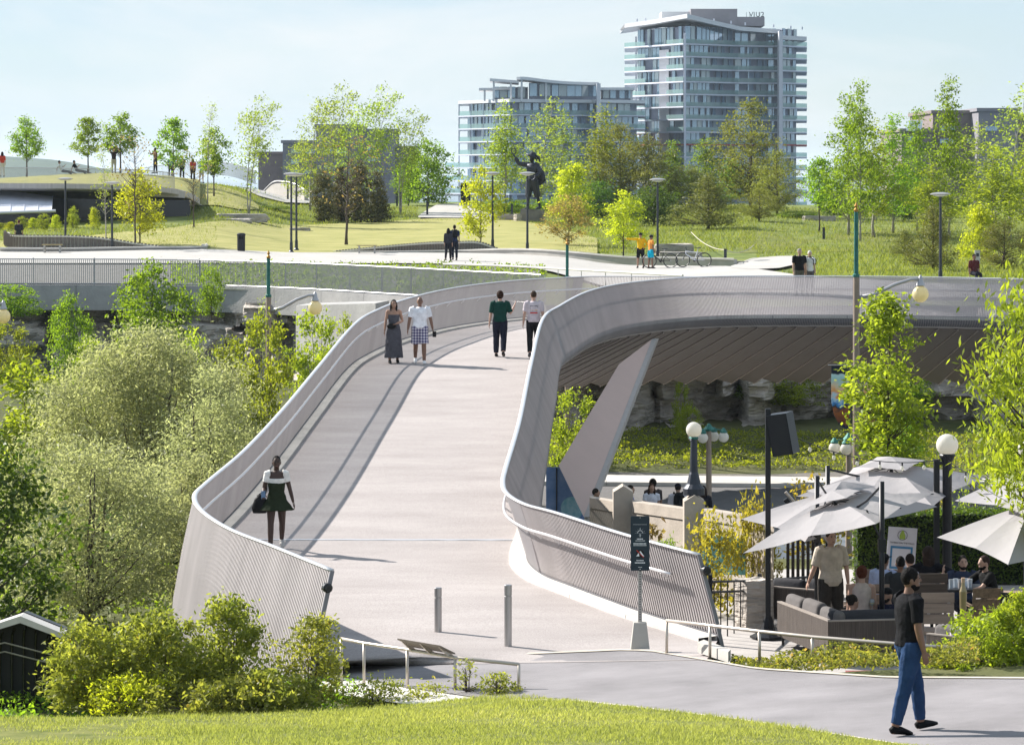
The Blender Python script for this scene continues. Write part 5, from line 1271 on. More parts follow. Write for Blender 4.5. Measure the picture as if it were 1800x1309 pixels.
fshrub(77, 655, 43.9, 3.05, 1195, 62, 'scruffy low plant beside the apron and hand railing', 1800, leaf=0.05)
fshrub(78, 350, 42.7, 3.2, 1200, 110, 'spreading low green growth along the lawn edge', 4200)
fshrub(79, 822, 44.0, 3.25, 1160, 24, 'thin sapling in front of the railing', 260, leaf=0.05, clr=0.07)
fshrub(80, 875, 43.6, 3.28, 1182, 24, 'small round plant at the railing end', 620, leaf=0.05, clr=0.07)
fshrub(81, 907, 43.7, 3.28, 1202, 12, 'tiny plant under the railing end post', 160, leaf=0.045, clr=0.05)
fshrub(82, 745, 43.9, 3.1, 1205, 40, 'low straggling plant in front of the info panel', 700, leaf=0.05)
fshrub(83, 1728, 45.2, 3.30, 1078, 88, 'glossy bright green shrub at the patio corner', 4600, L_lime, 0.085, 0.13, 0.36)
fshrub(84, 1800, 45.6, 3.32, 1048, 70, 'taller glossy shrub beside the patio corner one', 3600, L_lime, 0.085, 0.13, 0.36)
fshrub(85, 1660, 45.0, 3.30, 1140, 40, 'small glossy shrub behind the walking man', 1200, L_lime, 0.075, 0.1, 0.36)
# low planting along the patio edge, weeds: uncountable leaf cover
def cover(name, label, pts_fn, n, leaf, leafm, h, seed, cat='plants', wid=0.45, up=0.4):
    rg = np.random.default_rng(seed); P = []
    while len(P) < n:
        p = pts_fn(rg)
        if p is not None: P.append(p)
    P = np.array(P); hh = h * np.array([max(0.05, 0.55 + 0.9 * noise.noise(Vector((p[0] * 1.3, p[1] * 1.3, seed)))) for p in P])
    P[:, 2] += rg.random(n) ** 0.7 * hh
    nrm = rg.normal(0, 1, (n, 3)); nrm[:, 2] += up * 2; nrm /= np.linalg.norm(nrm, axis=1)[:, None]
    d = rg.normal(0, 1, (n, 3)); d -= nrm * (d * nrm).sum(1)[:, None]; d /= np.linalg.norm(d, axis=1)[:, None]
    s = np.cross(nrm, d); l = leaf * rg.uniform(0.6, 1.4, n); a = d * (l * .5)[:, None]; b = s * (l * wid * .5)[:, None]
    V = np.stack([P - a, P + b, P + a, P - b], 1).reshape(-1, 3)
    return tag(link(name, fast_mesh(name, V, 4, rg.random(n)), leafm), label, cat, kind='stuff')
def f_low(rg):
    px = rg.uniform(1285, 1720); py = rg.uniform(1150, 1182); p = onpath(px, np.interp(px, *zip(*FAR)) - rg.uniform(2, 45))
    p.z = gz(p.x, p.y) - 0.02 if p.y > 46 else p.z - 0.25 * (p.y - 43.5) * 0.3
    return tuple(p)
cover('low_planting', 'low yellow-green ground planting along the patio railing', f_low, 9000, 0.06, L_shrub, 0.28, 5)
def f_fence(rg):
    px = rg.uniform(300, 960); y0 = cliffY(px) + 1.2; Y = rg.uniform(y0, max(y0 + 3, 167)); 
    return (XofP(px, Y), Y, park_zs(px, Y))
cover('fence_planting', 'dark green planting behind the bar fence', f_fence, 15000, 0.15, L_green, 0.42, 6)
def f_verge(rg):
    X = rg.uniform(-2, 30); Y = rg.uniform(112.6, 118.5) + 0.1 * (9 - X) * 0.6; return (X, Y, gz(X, Y))
cover('verge_weeds', 'sunlit weeds on the verge below the cliff', f_verge, 30000, 0.11, L_lime, 0.42, 7)
def f_slope(rg):
    px = rg.uniform(-200, 1850); Y = rg.uniform(188, 262)
    if px > 1330 and rg.random() < 0.55: Y = rg.uniform(146, 190)
    if Y < 188 and (px < 1430 and 160 < Y < 181 or Y < np.interp(px, (1290, 1420, 1600, 1850), (172, 151, 143, 139))): return None
    if 380 < px < 1000 and Y < 187 + (235 - 187) * np.interp(px, (380, 600, 900, 1000), (0.4, 0.85, 0.95, 0.6)): return None
    if 735 < px < 905 and 233 < Y < 265: return None
    if px < 330 and Y > 209: return None
    return (XofP(px, Y), Y, park_zs(px, Y))
rg = np.random.default_rng(8); P = []
while len(P) < 85000:
    p = f_slope(rg)
    if p is not None: P.append(p)
M_tall = leafmat('tall_grass', (0.05, 0.075, 0.016), (0.15, 0.165, 0.045), (0.26, 0.23, 0.11), trans=0.45, tcol=(1.25, 1.25, 0.5))
tag(blades('tall_grass', np.array(P), 0.24, 0.022, M_tall, 9, label='rough long grass on the park slopes'), cat='grass')
def f_gully(rg):
    X = rg.uniform(-20, -5.8); Y = rg.uniform(50, 112); return (X, Y, gz(X, Y))
cover('gully_growth', 'low green growth on the gully floor', f_gully, 22000, 0.16, L_green, 0.5, 11)
def f_bank(rg):
    px = rg.uniform(-80, 640); Y = rg.uniform(42.6, 46.5); X = XofP(px, Y); return (X, Y, 3.05)
cover('bed_undergrowth', 'tangled undergrowth at the foot of the front shrubs', f_bank, 7000, 0.06, L_green, 0.22, 12)
# ------------------------------------------------------------------ people
SK = {'dark': (0.055, 0.03, 0.022), 'brown': (0.20, 0.11, 0.075), 'tan': (0.34, 0.2, 0.14), 'light': (0.46, 0.29, 0.22)}
CLOUD = bpy.data.textures.new('cloth_folds', 'CLOUDS'); CLOUD.noise_scale = 0.11; CLOUD.noise_depth = 2
def cmat(col, rough=0.85, bump=0.5, bs=22):
    return pm('cloth_%02x%02x%02x' % tuple(int(min(1, c) ** 0.45 * 255) for c in col), col, rough, var=0.16, scale=9, bump=bump, bscale=bs, spec=0.08)
def skinmat(k): return pm('skin_' + k, SK[k], 0.5, var=0.1, scale=12, spec=0.35)
def plaid():
    if 'plaid' in MATS: return MATS['plaid']
    m, n, o = newmat('plaid'); L = n.links; p = n.nodes.new('ShaderNodeBsdfPrincipled'); p.inputs['Roughness'].default_value = 0.9
    tc = n.nodes.new('ShaderNodeTexCoord'); prev = None
    for d in ('X', 'Z'):
        w = n.nodes.new('ShaderNodeTexWave'); w.bands_direction = d; w.inputs['Scale'].default_value = 4.2; w.inputs['Distortion'].default_value = 0
        L.new(tc.outputs['Object'], w.inputs['Vector'])
        if prev is None: prev = w
        else:
            ad = n.nodes.new('ShaderNodeMath'); ad.operation = 'ADD'; L.new(prev.outputs['Fac'], ad.inputs[0]); L.new(w.outputs['Fac'], ad.inputs[1])
            mu = n.nodes.new('ShaderNodeMath'); mu.operation = 'MULTIPLY'; mu.inputs[1].default_value = 0.5; L.new(ad.outputs[0], mu.inputs[0])
            cr = n.nodes.new('ShaderNodeValToRGB'); cr.color_ramp.elements[0].color = (0.05, 0.05, 0.13, 1); cr.color_ramp.elements[1].color = (0.6, 0.58, 0.62, 1)
            e = cr.color_ramp.elements.new(0.5); e.color = (0.22, 0.2, 0.32, 1)
            cr.color_ramp.elements[0].position = 0.2; cr.color_ramp.elements[-1].position = 0.8
            L.new(mu.outputs[0], cr.inputs[0]); L.new(cr.outputs[0], p.inputs['Base Color'])
    L.new(p.outputs[0], o.inputs[0]); MATS['plaid'] = m; return m
def skinned(mb, name, mat, parent, vox, smooth=5, fold=0.0):
    o = mb.build(name, mat, parent, smooth=True, fix=True)
    r = o.modifiers.new('remesh', 'REMESH'); r.mode = 'VOXEL'; r.voxel_size = vox; r.use_smooth_shade = True
    if smooth: s = o.modifiers.new('smooth', 'SMOOTH'); s.factor = 0.5; s.iterations = smooth
    if fold: d = o.modifiers.new('folds', 'DISPLACE'); d.texture = CLOUD; d.strength = fold; d.mid_level = 0.45; d.texture_coords = 'LOCAL'
    return o
def V3(t): return Vector((t[0], -t[1], t[2]))        # figures are described as (outward, forward, up)
def person(label, loc, rz, H=1.75, legs=((0, 0), (0, 0)), arms=None, skin='tan', shirt=None, bottom=None, shoes=(0.02, 0.02, 0.02), hair=None, vox=0.014, lean=0.0, yaw=0.0, sit=False, group=None, female=False, face=False, hat=None, fingers=False, beard=False, nod=0.0, turn=0.0, build=1.0):
    """one figure facing -Y before rotation; arms: (right, left) of (upper dir, fore dir)"""
    t = thing('person', label, 'person', loc, rz, group)
    s = H / 1.75
    L = lambda *p: Vector(p) * s
    hipz = 0.92
    J = {}
    feet = []
    for i, sd in enumerate((-1, 1)):
        a, k = legs[i][:2]; ab = legs[i][2] if len(legs[i]) > 2 else 2.0
        a = math.radians(a); k = math.radians(k); ab = math.radians(ab)
        hip = Vector((sd * 0.09, 0, hipz))
        d = Vector((sd * math.sin(ab), -math.sin(a), -math.cos(a))); kn = hip + d * 0.43
        d2 = Vector((sd * math.sin(ab) * 0.5, -math.sin(a - k), -math.cos(a - k))); an = kn + d2 * 0.42
        pt_ = math.radians(legs[i][3]) if len(legs[i]) > 3 else 0.0
        J[i] = (hip, kn, an, pt_)
        feet.append(an.z - 0.08 - (0.1 * math.sin(abs(pt_)) if pt_ else 0))
    dz = -min(feet) if not sit else -hipz
    up = Vector((0, 0, dz))
    tl = math.radians(lean); tax = Vector((0, -math.sin(tl), math.cos(tl)))
    pel = Vector((0, 0, hipz)) + up
    def tor(z): return pel + tax * (z - hipz)
    sh = [tor(1.42) + Vector((sd * (0.165 if female else 0.185) * build, 0, 0)) for sd in (-1, 1)]
    if arms is None: arms = (((0.14, 0.02, -1), (0.06, 0.16, -1)),) * 2
    A = []
    for i, sd in enumerate((-1, 1)):
        u = V3(arms[i][0]); f = V3(arms[i][1]); u.x *= sd; f.x *= sd
        u.normalize(); f.normalize(); el = sh[i] + u * 0.29; wr = el + f * 0.25
        A.append((sh[i], el, wr, f))
    nk = tor(1.47); hd = tor(1.47) + Vector((0, -0.03 - 0.08 * nod, 0.155 - 0.03 * nod))
    Q = Matrix.Rotation(math.radians(yaw), 3, 'Z')
    b = build
    # ---- body (one continuous skin)
    hipw = 0.165 if not female else 0.172; waist = 0.135 if not female else 0.118; chest = 0.168 if not female else 0.15
    TOR = [(0.86, hipw * .8, .09), (0.93, hipw, .112), (1.02, (hipw + waist) / 2, .105), (1.1, waist, .098), (1.22, (waist + chest) / 2 + .008, .108), (1.33, chest, .112), (1.41, chest * 0.99, .092), (1.455, .10, .07)]
    def torso(mb, e, z0=0.8, z1=2):
        r = [(z, w, d) for z, w, d in TOR if z0 - 0.001 <= z <= z1 + 0.001]
        mb.tube([tor(z) * s for z, w, d in r], [((w * b + e) * s, (d * b + e) * s) for z, w, d in r], 16, lat=(1, 0, 0))
    def leg(mb, i, e, f1=1.0, cuff=0.0, skinny=False):
        hip, kn, an, _ = J[i]; pts = [hip + up + Vector((0, 0, 0.06)), hip + up, hip.lerp(kn, .45) + up, kn + up, kn.lerp(an, .35) + up, an + up]
        rr_ = [.085, .092, .08, .058, .056, .040]
        pts = [p * s for p in pts]; rr_ = [(r * b + e + (cuff if j >= 3 else 0)) * s for j, r in enumerate(rr_)]
        # cut to fraction of the leg length
        if f1 < 1:
            seg = f1 * 5; n = max(2, int(math.ceil(seg)) + 1); last = pts[n - 2].lerp(pts[n - 1], seg - (n - 2)); lr = rr_[n - 2] + (rr_[n - 1] - rr_[n - 2]) * (seg - (n - 2))
            pts = pts[:n - 1] + [last]; rr_ = rr_[:n - 1] + [lr + cuff * s]
        mb.tube(pts, rr_, 12, lat=(1, 0, 0))
    def arm(mb, i, e, f1=1.0):
        a_, el, wr, f = A[i]; sd = (-1, 1)[i]
        inn = a_ + Vector((-sd * 0.05, 0, 0.0))
        pts = [inn, a_, a_.lerp(el, .5), el, el.lerp(wr, .4), wr]; rr_ = [.062, .058, .047, .039, .038, .026]
        seg = f1 * 5
        if f1 < 1:
            n = max(2, int(math.ceil(seg)) + 1); last = pts[n - 2].lerp(pts[n - 1], seg - (n - 2)); lr = rr_[n - 2] + (rr_[n - 1] - rr_[n - 2]) * (seg - (n - 2))
            pts = pts[:n - 1] + [last]; rr_ = rr_[:n - 1] + [lr]
        mb.tube([p * s for p in pts], [(r * b + e) * s for r in rr_], 10)
    mb = MB(); torso(mb, 0)
    for i in (0, 1):
        leg(mb, i, 0); arm(mb, i, 0)
        a_, el, wr, f = A[i]; sd = (-1, 1)[i]
        side = Vector((0, 0, 1)).cross(f) if abs(f.z) < 0.8 else Vector((0, -1, 0)); side -= f * side.dot(f); side.normalize(); nrm = f.cross(side)
        pm_ = wr + f * 0.05
        mb.tube([wr * s, pm_ * s, (wr + f * 0.095) * s], [(.026 * s, .02 * s), (.04 * s, .017 * s), (.036 * s, .014 * s)], 10, lat=side)
        inw = nrm * (1 if nrm.x * -sd > 0 else -1)
        for q in range(4):
            fl_ = (.062, .075, .07, .052)[q]; base_ = wr + f * 0.088 + side * (0.027 - 0.018 * q)
            r_ = 0.0085 if fingers else 0.0105
            mb.tube([base_ * s, (base_ + f * fl_ * 0.5 + inw * .008) * s, (base_ + f * fl_ * 0.92 + inw * .03) * s], [r_ * s, r_ * s, r_ * 0.75 * s], 6)
        th = wr + f * 0.03 + side * 0.034
        mb.tube([th * s, (th + f * .03 + side * .022 + inw * .01) * s, (th + f * .062 + side * .02 + inw * .022) * s], [.013 * s, .011 * s, .008 * s], 6)
        hip, kn, an, pt_ = J[i]
        fw = Vector((0, -math.cos(pt_), math.sin(pt_))); foot_ = an + up
        mb.tube([(foot_ + Vector((0, .04, -.045))) * s, (foot_ + Vector((0, 0, -.04)) + fw * .05) * s, (foot_ + Vector((0, 0, -.055)) + fw * .16) * s], [(.034 * s, .035 * s), (.04 * s, .036 * s), (.036 * s, .02 * s)], 8, lat=(1, 0, 0))
    mb.tube([tor(1.4) * s, nk * s, (hd + Vector((0, .01, -.06))) * s], [.062 * s, .054 * s, .05 * s], 10)
    mb.ball(hd * s, (.074 * s, .094 * s, .112 * s), 16, 12, Q)
    mb.ball((hd + Q @ Vector((0, -.03, -.06))) * s, (.055 * s, .062 * s, .058 * s), 12, 8, Q)
    mb.tube([(hd + Q @ Vector((0, -.088, .02))) * s, (hd + Q @ Vector((0, -.108, -.022))) * s], [.008 * s, .015 * s], 6)
    for sd in (-1, 1): mb.ball((hd + Q @ Vector((.076 * sd, .012, -.012))) * s, (.012 * s, .02 * s, .032 * s), 8, 6, Q)
    skinned(mb, 'body', skinmat(skin), t, vox * s, 3)
    if face:
        dk = pm('eye_dark', (0.01, 0.008, 0.008), 0.3)
        for sd in (-1, 1):
            MB().ball((hd + Q @ Vector((.031 * sd, -.084, .012))) * s, (.013 * s, .008 * s, .007 * s), 8, 6, Q).build('eye', dk, t)
            MB().ball((hd + Q @ Vector((.032 * sd, -.086, .034))) * s, (.019 * s, .008 * s, .0045 * s), 8, 6, Q).build('eyebrow', dk, t)
        MB().ball((hd + Q @ Vector((0, -.088, -.062))) * s, (.024 * s, .008 * s, .007 * s), 8, 6, Q).build('mouth', pm('lips', (0.18, 0.07, 0.06), 0.5), t)
    if beard:
        mb = MB(); mb.ball((hd + Q @ Vector((0, -.030, -.084))) * s, (.056 * s, .064 * s, .040 * s), 14, 10, Q); mb.ball((hd + Q @ Vector((0, -.012, -.066))) * s, (.072 * s, .045 * s, .04 * s), 14, 10, Q)
        mb.build('beard', cmat((0.012, 0.01, 0.01), 0.95), t, smooth=True)
    # ---- clothes
    if shirt:
        mb = MB(); torso(mb, 0.016 + shirt.get('loose', 0), shirt.get('hem', 0.93), 1.46 if shirt.get('neck', True) else 1.36)
        if shirt.get('neck', True): mb.tube([tor(1.40) * s, tor(1.478) * s], [(.165 * b * s, .1 * s), (.075 * s, .068 * s)], 14, lat=(1, 0, 0))
        for i in (0, 1):
            if shirt.get('sleeve', .5) > 0: arm(mb, i, 0.016 + shirt.get('loose', 0) * .6, shirt.get('sleeve', .5))
        skinned(mb, 'shirt', shirt['mat'] if 'mat' in shirt else cmat(shirt['col']), t, vox * s, 3, shirt.get('fold', 0.012) * s)
    if bottom:
        k = bottom.get('type', 'trousers')
        if k == 'trousers':
            mb = MB(); torso(mb, 0.010, 0.86, 1.02)
            for i in (0, 1): leg(mb, i, 0.014 + bottom.get('loose', 0), bottom.get('len', .98), bottom.get('cuff', 0.0))
            skinned(mb, 'trousers' if bottom.get('len', .98) > 0.8 else 'shorts', bottom['mat'] if 'mat' in bottom else cmat(bottom['col']), t, vox * s, 3, bottom.get('fold', 0.012) * s)
        else:
            top_ = bottom.get('top', 1.08); ln = bottom['len']; fl_ = bottom.get('flare', 0.1)
            mb = MB(); n = 10; rings = []; radd = []
            for j in range(n):
                f = j / (n - 1); z = top_ - ln * f
                w = np.interp(z, [x[0] for x in TOR], [x[1] for x in TOR]) if z > 0.93 else hipw + fl_ * (0.93 - z) / max(0.05, (ln - (top_ - 0.93)))
                dd = np.interp(z, [x[0] for x in TOR], [x[2] for x in TOR]) if z > 0.93 else .115 + fl_ * 0.9 * (0.93 - z) / max(0.05, (ln - (top_ - 0.93)))
                rings.append((pel + (tax if z > hipz else Vector((0, 0, 1))) * (z - hipz)) * s); radd.append(((w + .02) * s, (dd + .02) * s))
            mb.tube(rings, radd, 24, lat=(1, 0, 0))
            skinned(mb, 'skirt' if ln < 0.8 else 'dress', bottom['mat'] if 'mat' in bottom else cmat(bottom['col']), t, vox * s, 2, bottom.get('fold', 0.03) * s)
    if shoes:
        for i in (0, 1):
            hip, kn, an, pt_ = J[i]; fw = Vector((0, -math.cos(pt_), math.sin(pt_))); f_ = an + up
            mb = MB(); mb.tube([(f_ + Vector((0, .055, -.045))) * s, (f_ + Vector((0, .02, -.03))) * s, (f_ + Vector((0, 0, -.035)) + fw * .06) * s, (f_ + Vector((0, 0, -.052)) + fw * .15) * s, (f_ + Vector((0, 0, -.06)) + fw * .195) * s], [(.03 * s, .03 * s), (.043 * s, .05 * s), (.047 * s, .044 * s), (.045 * s, .028 * s), (.028 * s, .016 * s)], 10, lat=(1, 0, 0))
            mb.build('shoe', cmat(shoes, 0.6), t, smooth=True)
    if hair:
        mb = MB(); st_ = hair.get('style', 'short'); e = hair.get('e', 0.0)
        mb.ball((hd + Q @ Vector((0, .016, .024))) * s, ((.08 + e) * s, (.094 + e) * s, (.104 + e) * s), 16, 10, Q)
        if st_ == 'long':
            mb.tube([(hd + Q @ Vector((0, .05, .02))) * s, (hd + Q @ Vector((0, .075, -.09))) * s, (hd + Q @ Vector((0, .085, -.22))) * s, (hd + Q @ Vector((0, .08, -.33))) * s], [(.08 * s, .05 * s), (.088 * s, .05 * s), (.085 * s, .04 * s), (.05 * s, .02 * s)], 12, lat=(1, 0, 0))
            for sd in (-1, 1): mb.tube([(hd + Q @ Vector((.065 * sd, .0, .04))) * s, (hd + Q @ Vector((.082 * sd, .01, -.08))) * s, (hd + Q @ Vector((.075 * sd, -.02, -.22))) * s], [(.025 * s, .04 * s), (.028 * s, .045 * s), (.015 * s, .02 * s)], 8)
        if st_ == 'bun': mb.ball((hd + Q @ Vector((0, .09, .07))) * s, .05 * s, 10, 8)
        mb.build('hair', cmat(hair['col'], 0.7, 0.9, 60), t, smooth=True)
    if hat:
        mb = MB()
        c = hd + Q @ Vector((0, .005, .05))
        if hat['type'] == 'cap':
            mb.ball(c * s, (.086 * s, .1 * s, .075 * s), 14, 8, Q); mb.box((hd + Q @ Vector((0, -.12, .052))) * s, (.13 * s, .1 * s, .012 * s), mat=Q)
        elif hat['type'] == 'helmet':
            mb.ball(c * s, (.1 * s, .125 * s, .085 * s), 14, 8, Q)
        mb.build(hat['type'], cmat(hat['col'], 0.5), t, smooth=True)
    t['jd'] = 0; del t['jd']
    t_pts = {'rw': A[0][2] * s, 'lw': A[1][2] * s, 'rh': (A[0][2] + A[0][3] * .08) * s, 'lh': (A[1][2] + A[1][3] * .08) * s, 'head': hd * s, 'pel': pel * s, 'chest': tor(1.3) * s, 'rsh': sh[0] * s, 'lsh': sh[1] * s}
    M = Matrix.Translation(Vector(loc)) @ Matrix.Rotation(rz, 4, 'Z')
    return t, {k: M @ v for k, v in t_pts.items()}
RAD = math.radians
W_ = {'col': (0.7, 0.7, 0.72)}
# walking man in the foreground
b = onpath(1597, 1288)
man, _ = person('bearded man in black t-shirt and blue jeans walking along the asphalt path', b, RAD(108), 1.80, legs=((-12, 4, 2, -6), (19, 12, 2, 10)), arms=(((0.10, 0.02, -1), (0.02, 0.26, -1)), ((0.12, 0.05, -1), (0.0, 0.3, -1))), skin='brown',
    shirt=dict(col=(0.010, 0.010, 0.012), sleeve=0.52, hem=0.93, fold=0.016), bottom=dict(col=(0.022, 0.05, 0.12), loose=0.0, fold=0.02), shoes=(0.008, 0.008, 0.009), hair=dict(col=(0.01, 0.008, 0.008), e=0.004), vox=0.0068, yaw=-12, face=True, fingers=True, beard=True, build=1.08)
# woman with the bag
b = ondeck(486, 968)
wm, wj = person('woman in white off-shoulder top and short dark green skirt walking down the bridge', b, RAD(8), 1.70, legs=((15, 4, 3, 8), (-14, 26, 3, -24)), arms=(((0.22, -0.05, -1), (0.1, 1.0, -0.35)), ((0.28, 0.0, -1), (0.25, 0.12, -1))), skin='dark', female=True,
    shirt=dict(col=(0.72, 0.70, 0.66), sleeve=0.42, hem=1.22, neck=False, fold=0.006), bottom=dict(type='skirt', col=(0.02, 0.028, 0.014), top=1.25, len=0.50, flare=0.13, fold=0.03), shoes=(0.5, 0.48, 0.46), hair=dict(col=(0.006, 0.005, 0.005), e=-0.002), vox=0.0085, face=True, fingers=True)
sg = MB(); hp = wj['head']
tag(MB().box((0, 0, 0), (0.075, 0.012, 0.14)).build('phone', pm('phone_blue', (0.12, 0.2, 0.32), 0.3), loc=wj['rh'] + Vector((0.0, -0.03, 0.03))), 'blue phone in the hand of the woman with the black bag', 'phone')
bag = thing('handbag', 'large black handbag carried by the woman coming down the bridge', 'bag', wj['pel'] + Vector((-0.30, 0.0, -0.22)))
mb = MB(); mb.tube([(0, 0, 0), (0, 0, 0.08), (0.02, 0, 0.24), (0.04, 0, 0.32)], [(.12, .07), (.145, .09), (.11, .06), (.06, .03)], 14, lat=(1, 0, 0)); mb.build('bag_body', cmat((0.012, 0.012, 0.013), 0.4), bag, smooth=True)
mb = MB(); tp_ = wj['rsh'] - bag.location
for dx in (-0.05, 0.09): mb.tube([(dx, 0, 0.3), (tp_.x - 0.02, 0.02, tp_.z * 0.6), (tp_.x, tp_.y, tp_.z + 0.05)], 0.012, 6)
mb.build('strap', cmat((0.012, 0.012, 0.013), 0.4), bag)
# couple coming down
b = ondeck(692, 638)
cw, cj = person('long-haired woman in long grey dress walking down beside the man in white', b, RAD(6), 1.70, legs=((4, 2), (-5, 6)), arms=(((0.2, 0.0, -1), (0.12, 0.1, -1)), ((0.3, -0.15, -1), (-0.75, 0.7, -0.25))), skin='tan', female=True,
    shirt=dict(col=(0.085, 0.085, 0.10), sleeve=0, hem=0.93, neck=False, fold=0.006), bottom=dict(type='dress', col=(0.085, 0.085, 0.10), top=1.12, len=0.98, flare=0.07, fold=0.035), hair=dict(col=(0.012, 0.009, 0.008), style='long'), vox=0.011, face=True, fingers=True)
tag(MB().ball((0, 0, 0), (.13, .06, .085), 12, 8).build('waist_bag', cmat((0.012, 0.012, 0.013), 0.4), smooth=True, loc=cj['pel'] + Vector((-0.05, -0.16, 0.1))), 'small black bag at the waist of the woman in the grey dress', 'bag')
b = ondeck(738, 639)
cm, cmj = person('bald man in white t-shirt and plaid shorts walking down the bridge', b, RAD(3), 1.79, legs=((-10, 22, 2, -22), (6, 2)), arms=(((0.24, 0.0, -1), (0.16, 0.1, -1)), ((0.3, 0.0, -1), (0.2, 0.2, -1))), skin='brown',
    shirt=dict(col=(0.78, 0.78, 0.82), sleeve=0.5, loose=0.012, hem=0.93), bottom=dict(mat=plaid(), len=0.58, loose=0.02, cuff=0.015), shoes=(0.75, 0.75, 0.75), vox=0.011, face=True, fingers=True, build=1.1)
tag(MB().box((0, 0, 0), (0.10, 0.05, 0.15)).build('dark_pouch', cmat((0.02, 0.018, 0.018), 0.6), loc=cmj['lh'] + Vector((0.03, -0.02, -0.06))), 'dark pouch in the hand of the man in plaid shorts', 'pouch')
b = ondeck(879, 627)
person('man in dark green shirt walking up the bridge with a hand to his ear', b, RAD(175), 1.78, legs=((-14, 16, 2, -18), (6, 2)), arms=(((0.35, 0.1, -0.9), (0.35, 0.5, 0.9)), ((0.22, 0.0, -1), (0.15, 0.1, -1))), skin='light', shirt=dict(col=(0.008, 0.045, 0.035), sleeve=0.55, loose=0.02, hem=0.93), bottom=dict(col=(0.015, 0.017, 0.03), loose=0.012), hair=dict(col=(0.035, 0.016, 0.01), e=0.016), vox=0.011, fingers=True)
b = ondeck(938, 628)
pk, pkj = person('man in pale t-shirt with a coloured back print walking up the bridge', b, RAD(182), 1.80, legs=((8, 3), (-12, 16, 2, -16)), arms=(((0.2, 0.0, -1), (0.12, 0.1, -1)), ((0.2, 0.0, -1), (0.12, 0.1, -1))), skin='light', shirt=dict(col=(0.52, 0.46, 0.49), sleeve=0.5, loose=0.014, hem=0.93), bottom=dict(col=(0.012, 0.012, 0.014), loose=0.004), shoes=(0.08, 0.08, 0.09), hair=dict(col=(0.05, 0.03, 0.02)), vox=0.011, fingers=True)
for z, h_, col, nm in ((1.36, 0.085, (0.02, 0.02, 0.03), 'print_block'), (1.28, 0.016, (0.6, 0.35, 0.05), 'print_stripe'), (1.25, 0.012, (0.1, 0.1, 0.2), 'print_stripe'), (1.21, 0.032, (0.55, 0.04, 0.03), 'print_stripe')):
    mb = MB(); mb.grid([[(x, 0.139 - 1.6 * x * x + 0.004 * (1.3 - zz), zz) for x in np.linspace(-0.10, 0.10, 7)] for zz in (z - h_ / 2, z + h_ / 2)]); mb.build(nm, cmat(col), pk)
# plaza couple
pc = onpark(790, 176, 0.13); b = (0.015, 0.017, 0.03)
person('woman in dark clothes leaning on the backpack man on the plaza', onpark(788, 173, 0.14), RAD(170), 1.64, legs=((4, 2), (-8, 10)), skin='tan', female=True, shirt=dict(col=(0.03, 0.03, 0.04), sleeve=0.9), bottom=dict(col=(0.015, 0.015, 0.02)), hair=dict(col=(0.012, 0.01, 0.01), style='long'), vox=0.02)
_, j = person('man with a black backpack walking on the plaza', onpark(799, 173.4, 0.14), RAD(190), 1.80, legs=((6, 3), (-8, 12)), skin='tan', shirt=dict(col=(0.02, 0.03, 0.08), sleeve=0.5), bottom=dict(col=(0.015, 0.018, 0.03)), hair=dict(col=(0.015, 0.012, 0.01)), vox=0.02)
def backpack(label, at_, rz, col=(0.012, 0.012, 0.014), k=1.0):
    t = thing('backpack', label, 'backpack', at_, rz)
    MB().tube([(0, 0.17, -0.2), (0, 0.18, -0.1), (0, 0.18, 0.1), (0, 0.15, 0.2)], [(.12 * k, .07), (.15 * k, .09), (.14 * k, .08), (.08 * k, .04)], 12, lat=(1, 0, 0)).build('pack', cmat(col, 0.6), t, smooth=True)
    for sd in (-1, 1): MB().tube([(sd * .1, .12, .17), (sd * .11, 0, .2), (sd * .12, -.13, .08), (sd * .1, -.12, -.1)], .018, 6).build('strap', cmat(col, 0.6), t)
backpack('black backpack on the man crossing the plaza', j['chest'] + Vector((0, 0, 0.02)), RAD(190))
# cyclists
person('cyclist in bright yellow top and black shorts pointing across the park', onpark(1126, 172.5, 0.14), RAD(-12), 1.78, legs=((0, 0, 5), (0, 0, 5)), arms=(((1, 0.15, 0.02), (1, 0.1, 0.08)), ((0.5, -0.1, -0.9), (-0.6, 0.3, -0.75))), skin='tan', shirt=dict(col=(0.72, 0.42, 0.01), sleeve=0.98, hem=0.88), bottom=dict(col=(0.012, 0.012, 0.013), len=0.6, loose=0.01), shoes=(0.02, 0.02, 0.02), hat=dict(type='helmet', col=(0.02, 0.02, 0.022)), vox=0.02)
person('cyclist in orange top and turquoise shorts with a dark helmet', onpark(1144, 172.0, 0.14), RAD(120), 1.68, legs=((2, 2, 3), (-3, 4, 3)), skin='brown', shirt=dict(col=(0.70, 0.28, 0.06), sleeve=0.45), bottom=dict(col=(0.01, 0.38, 0.55), len=0.55, loose=0.012), shoes=(0.02, 0.02, 0.02), hat=dict(type='helmet', col=(0.02, 0.02, 0.022)), vox=0.02)
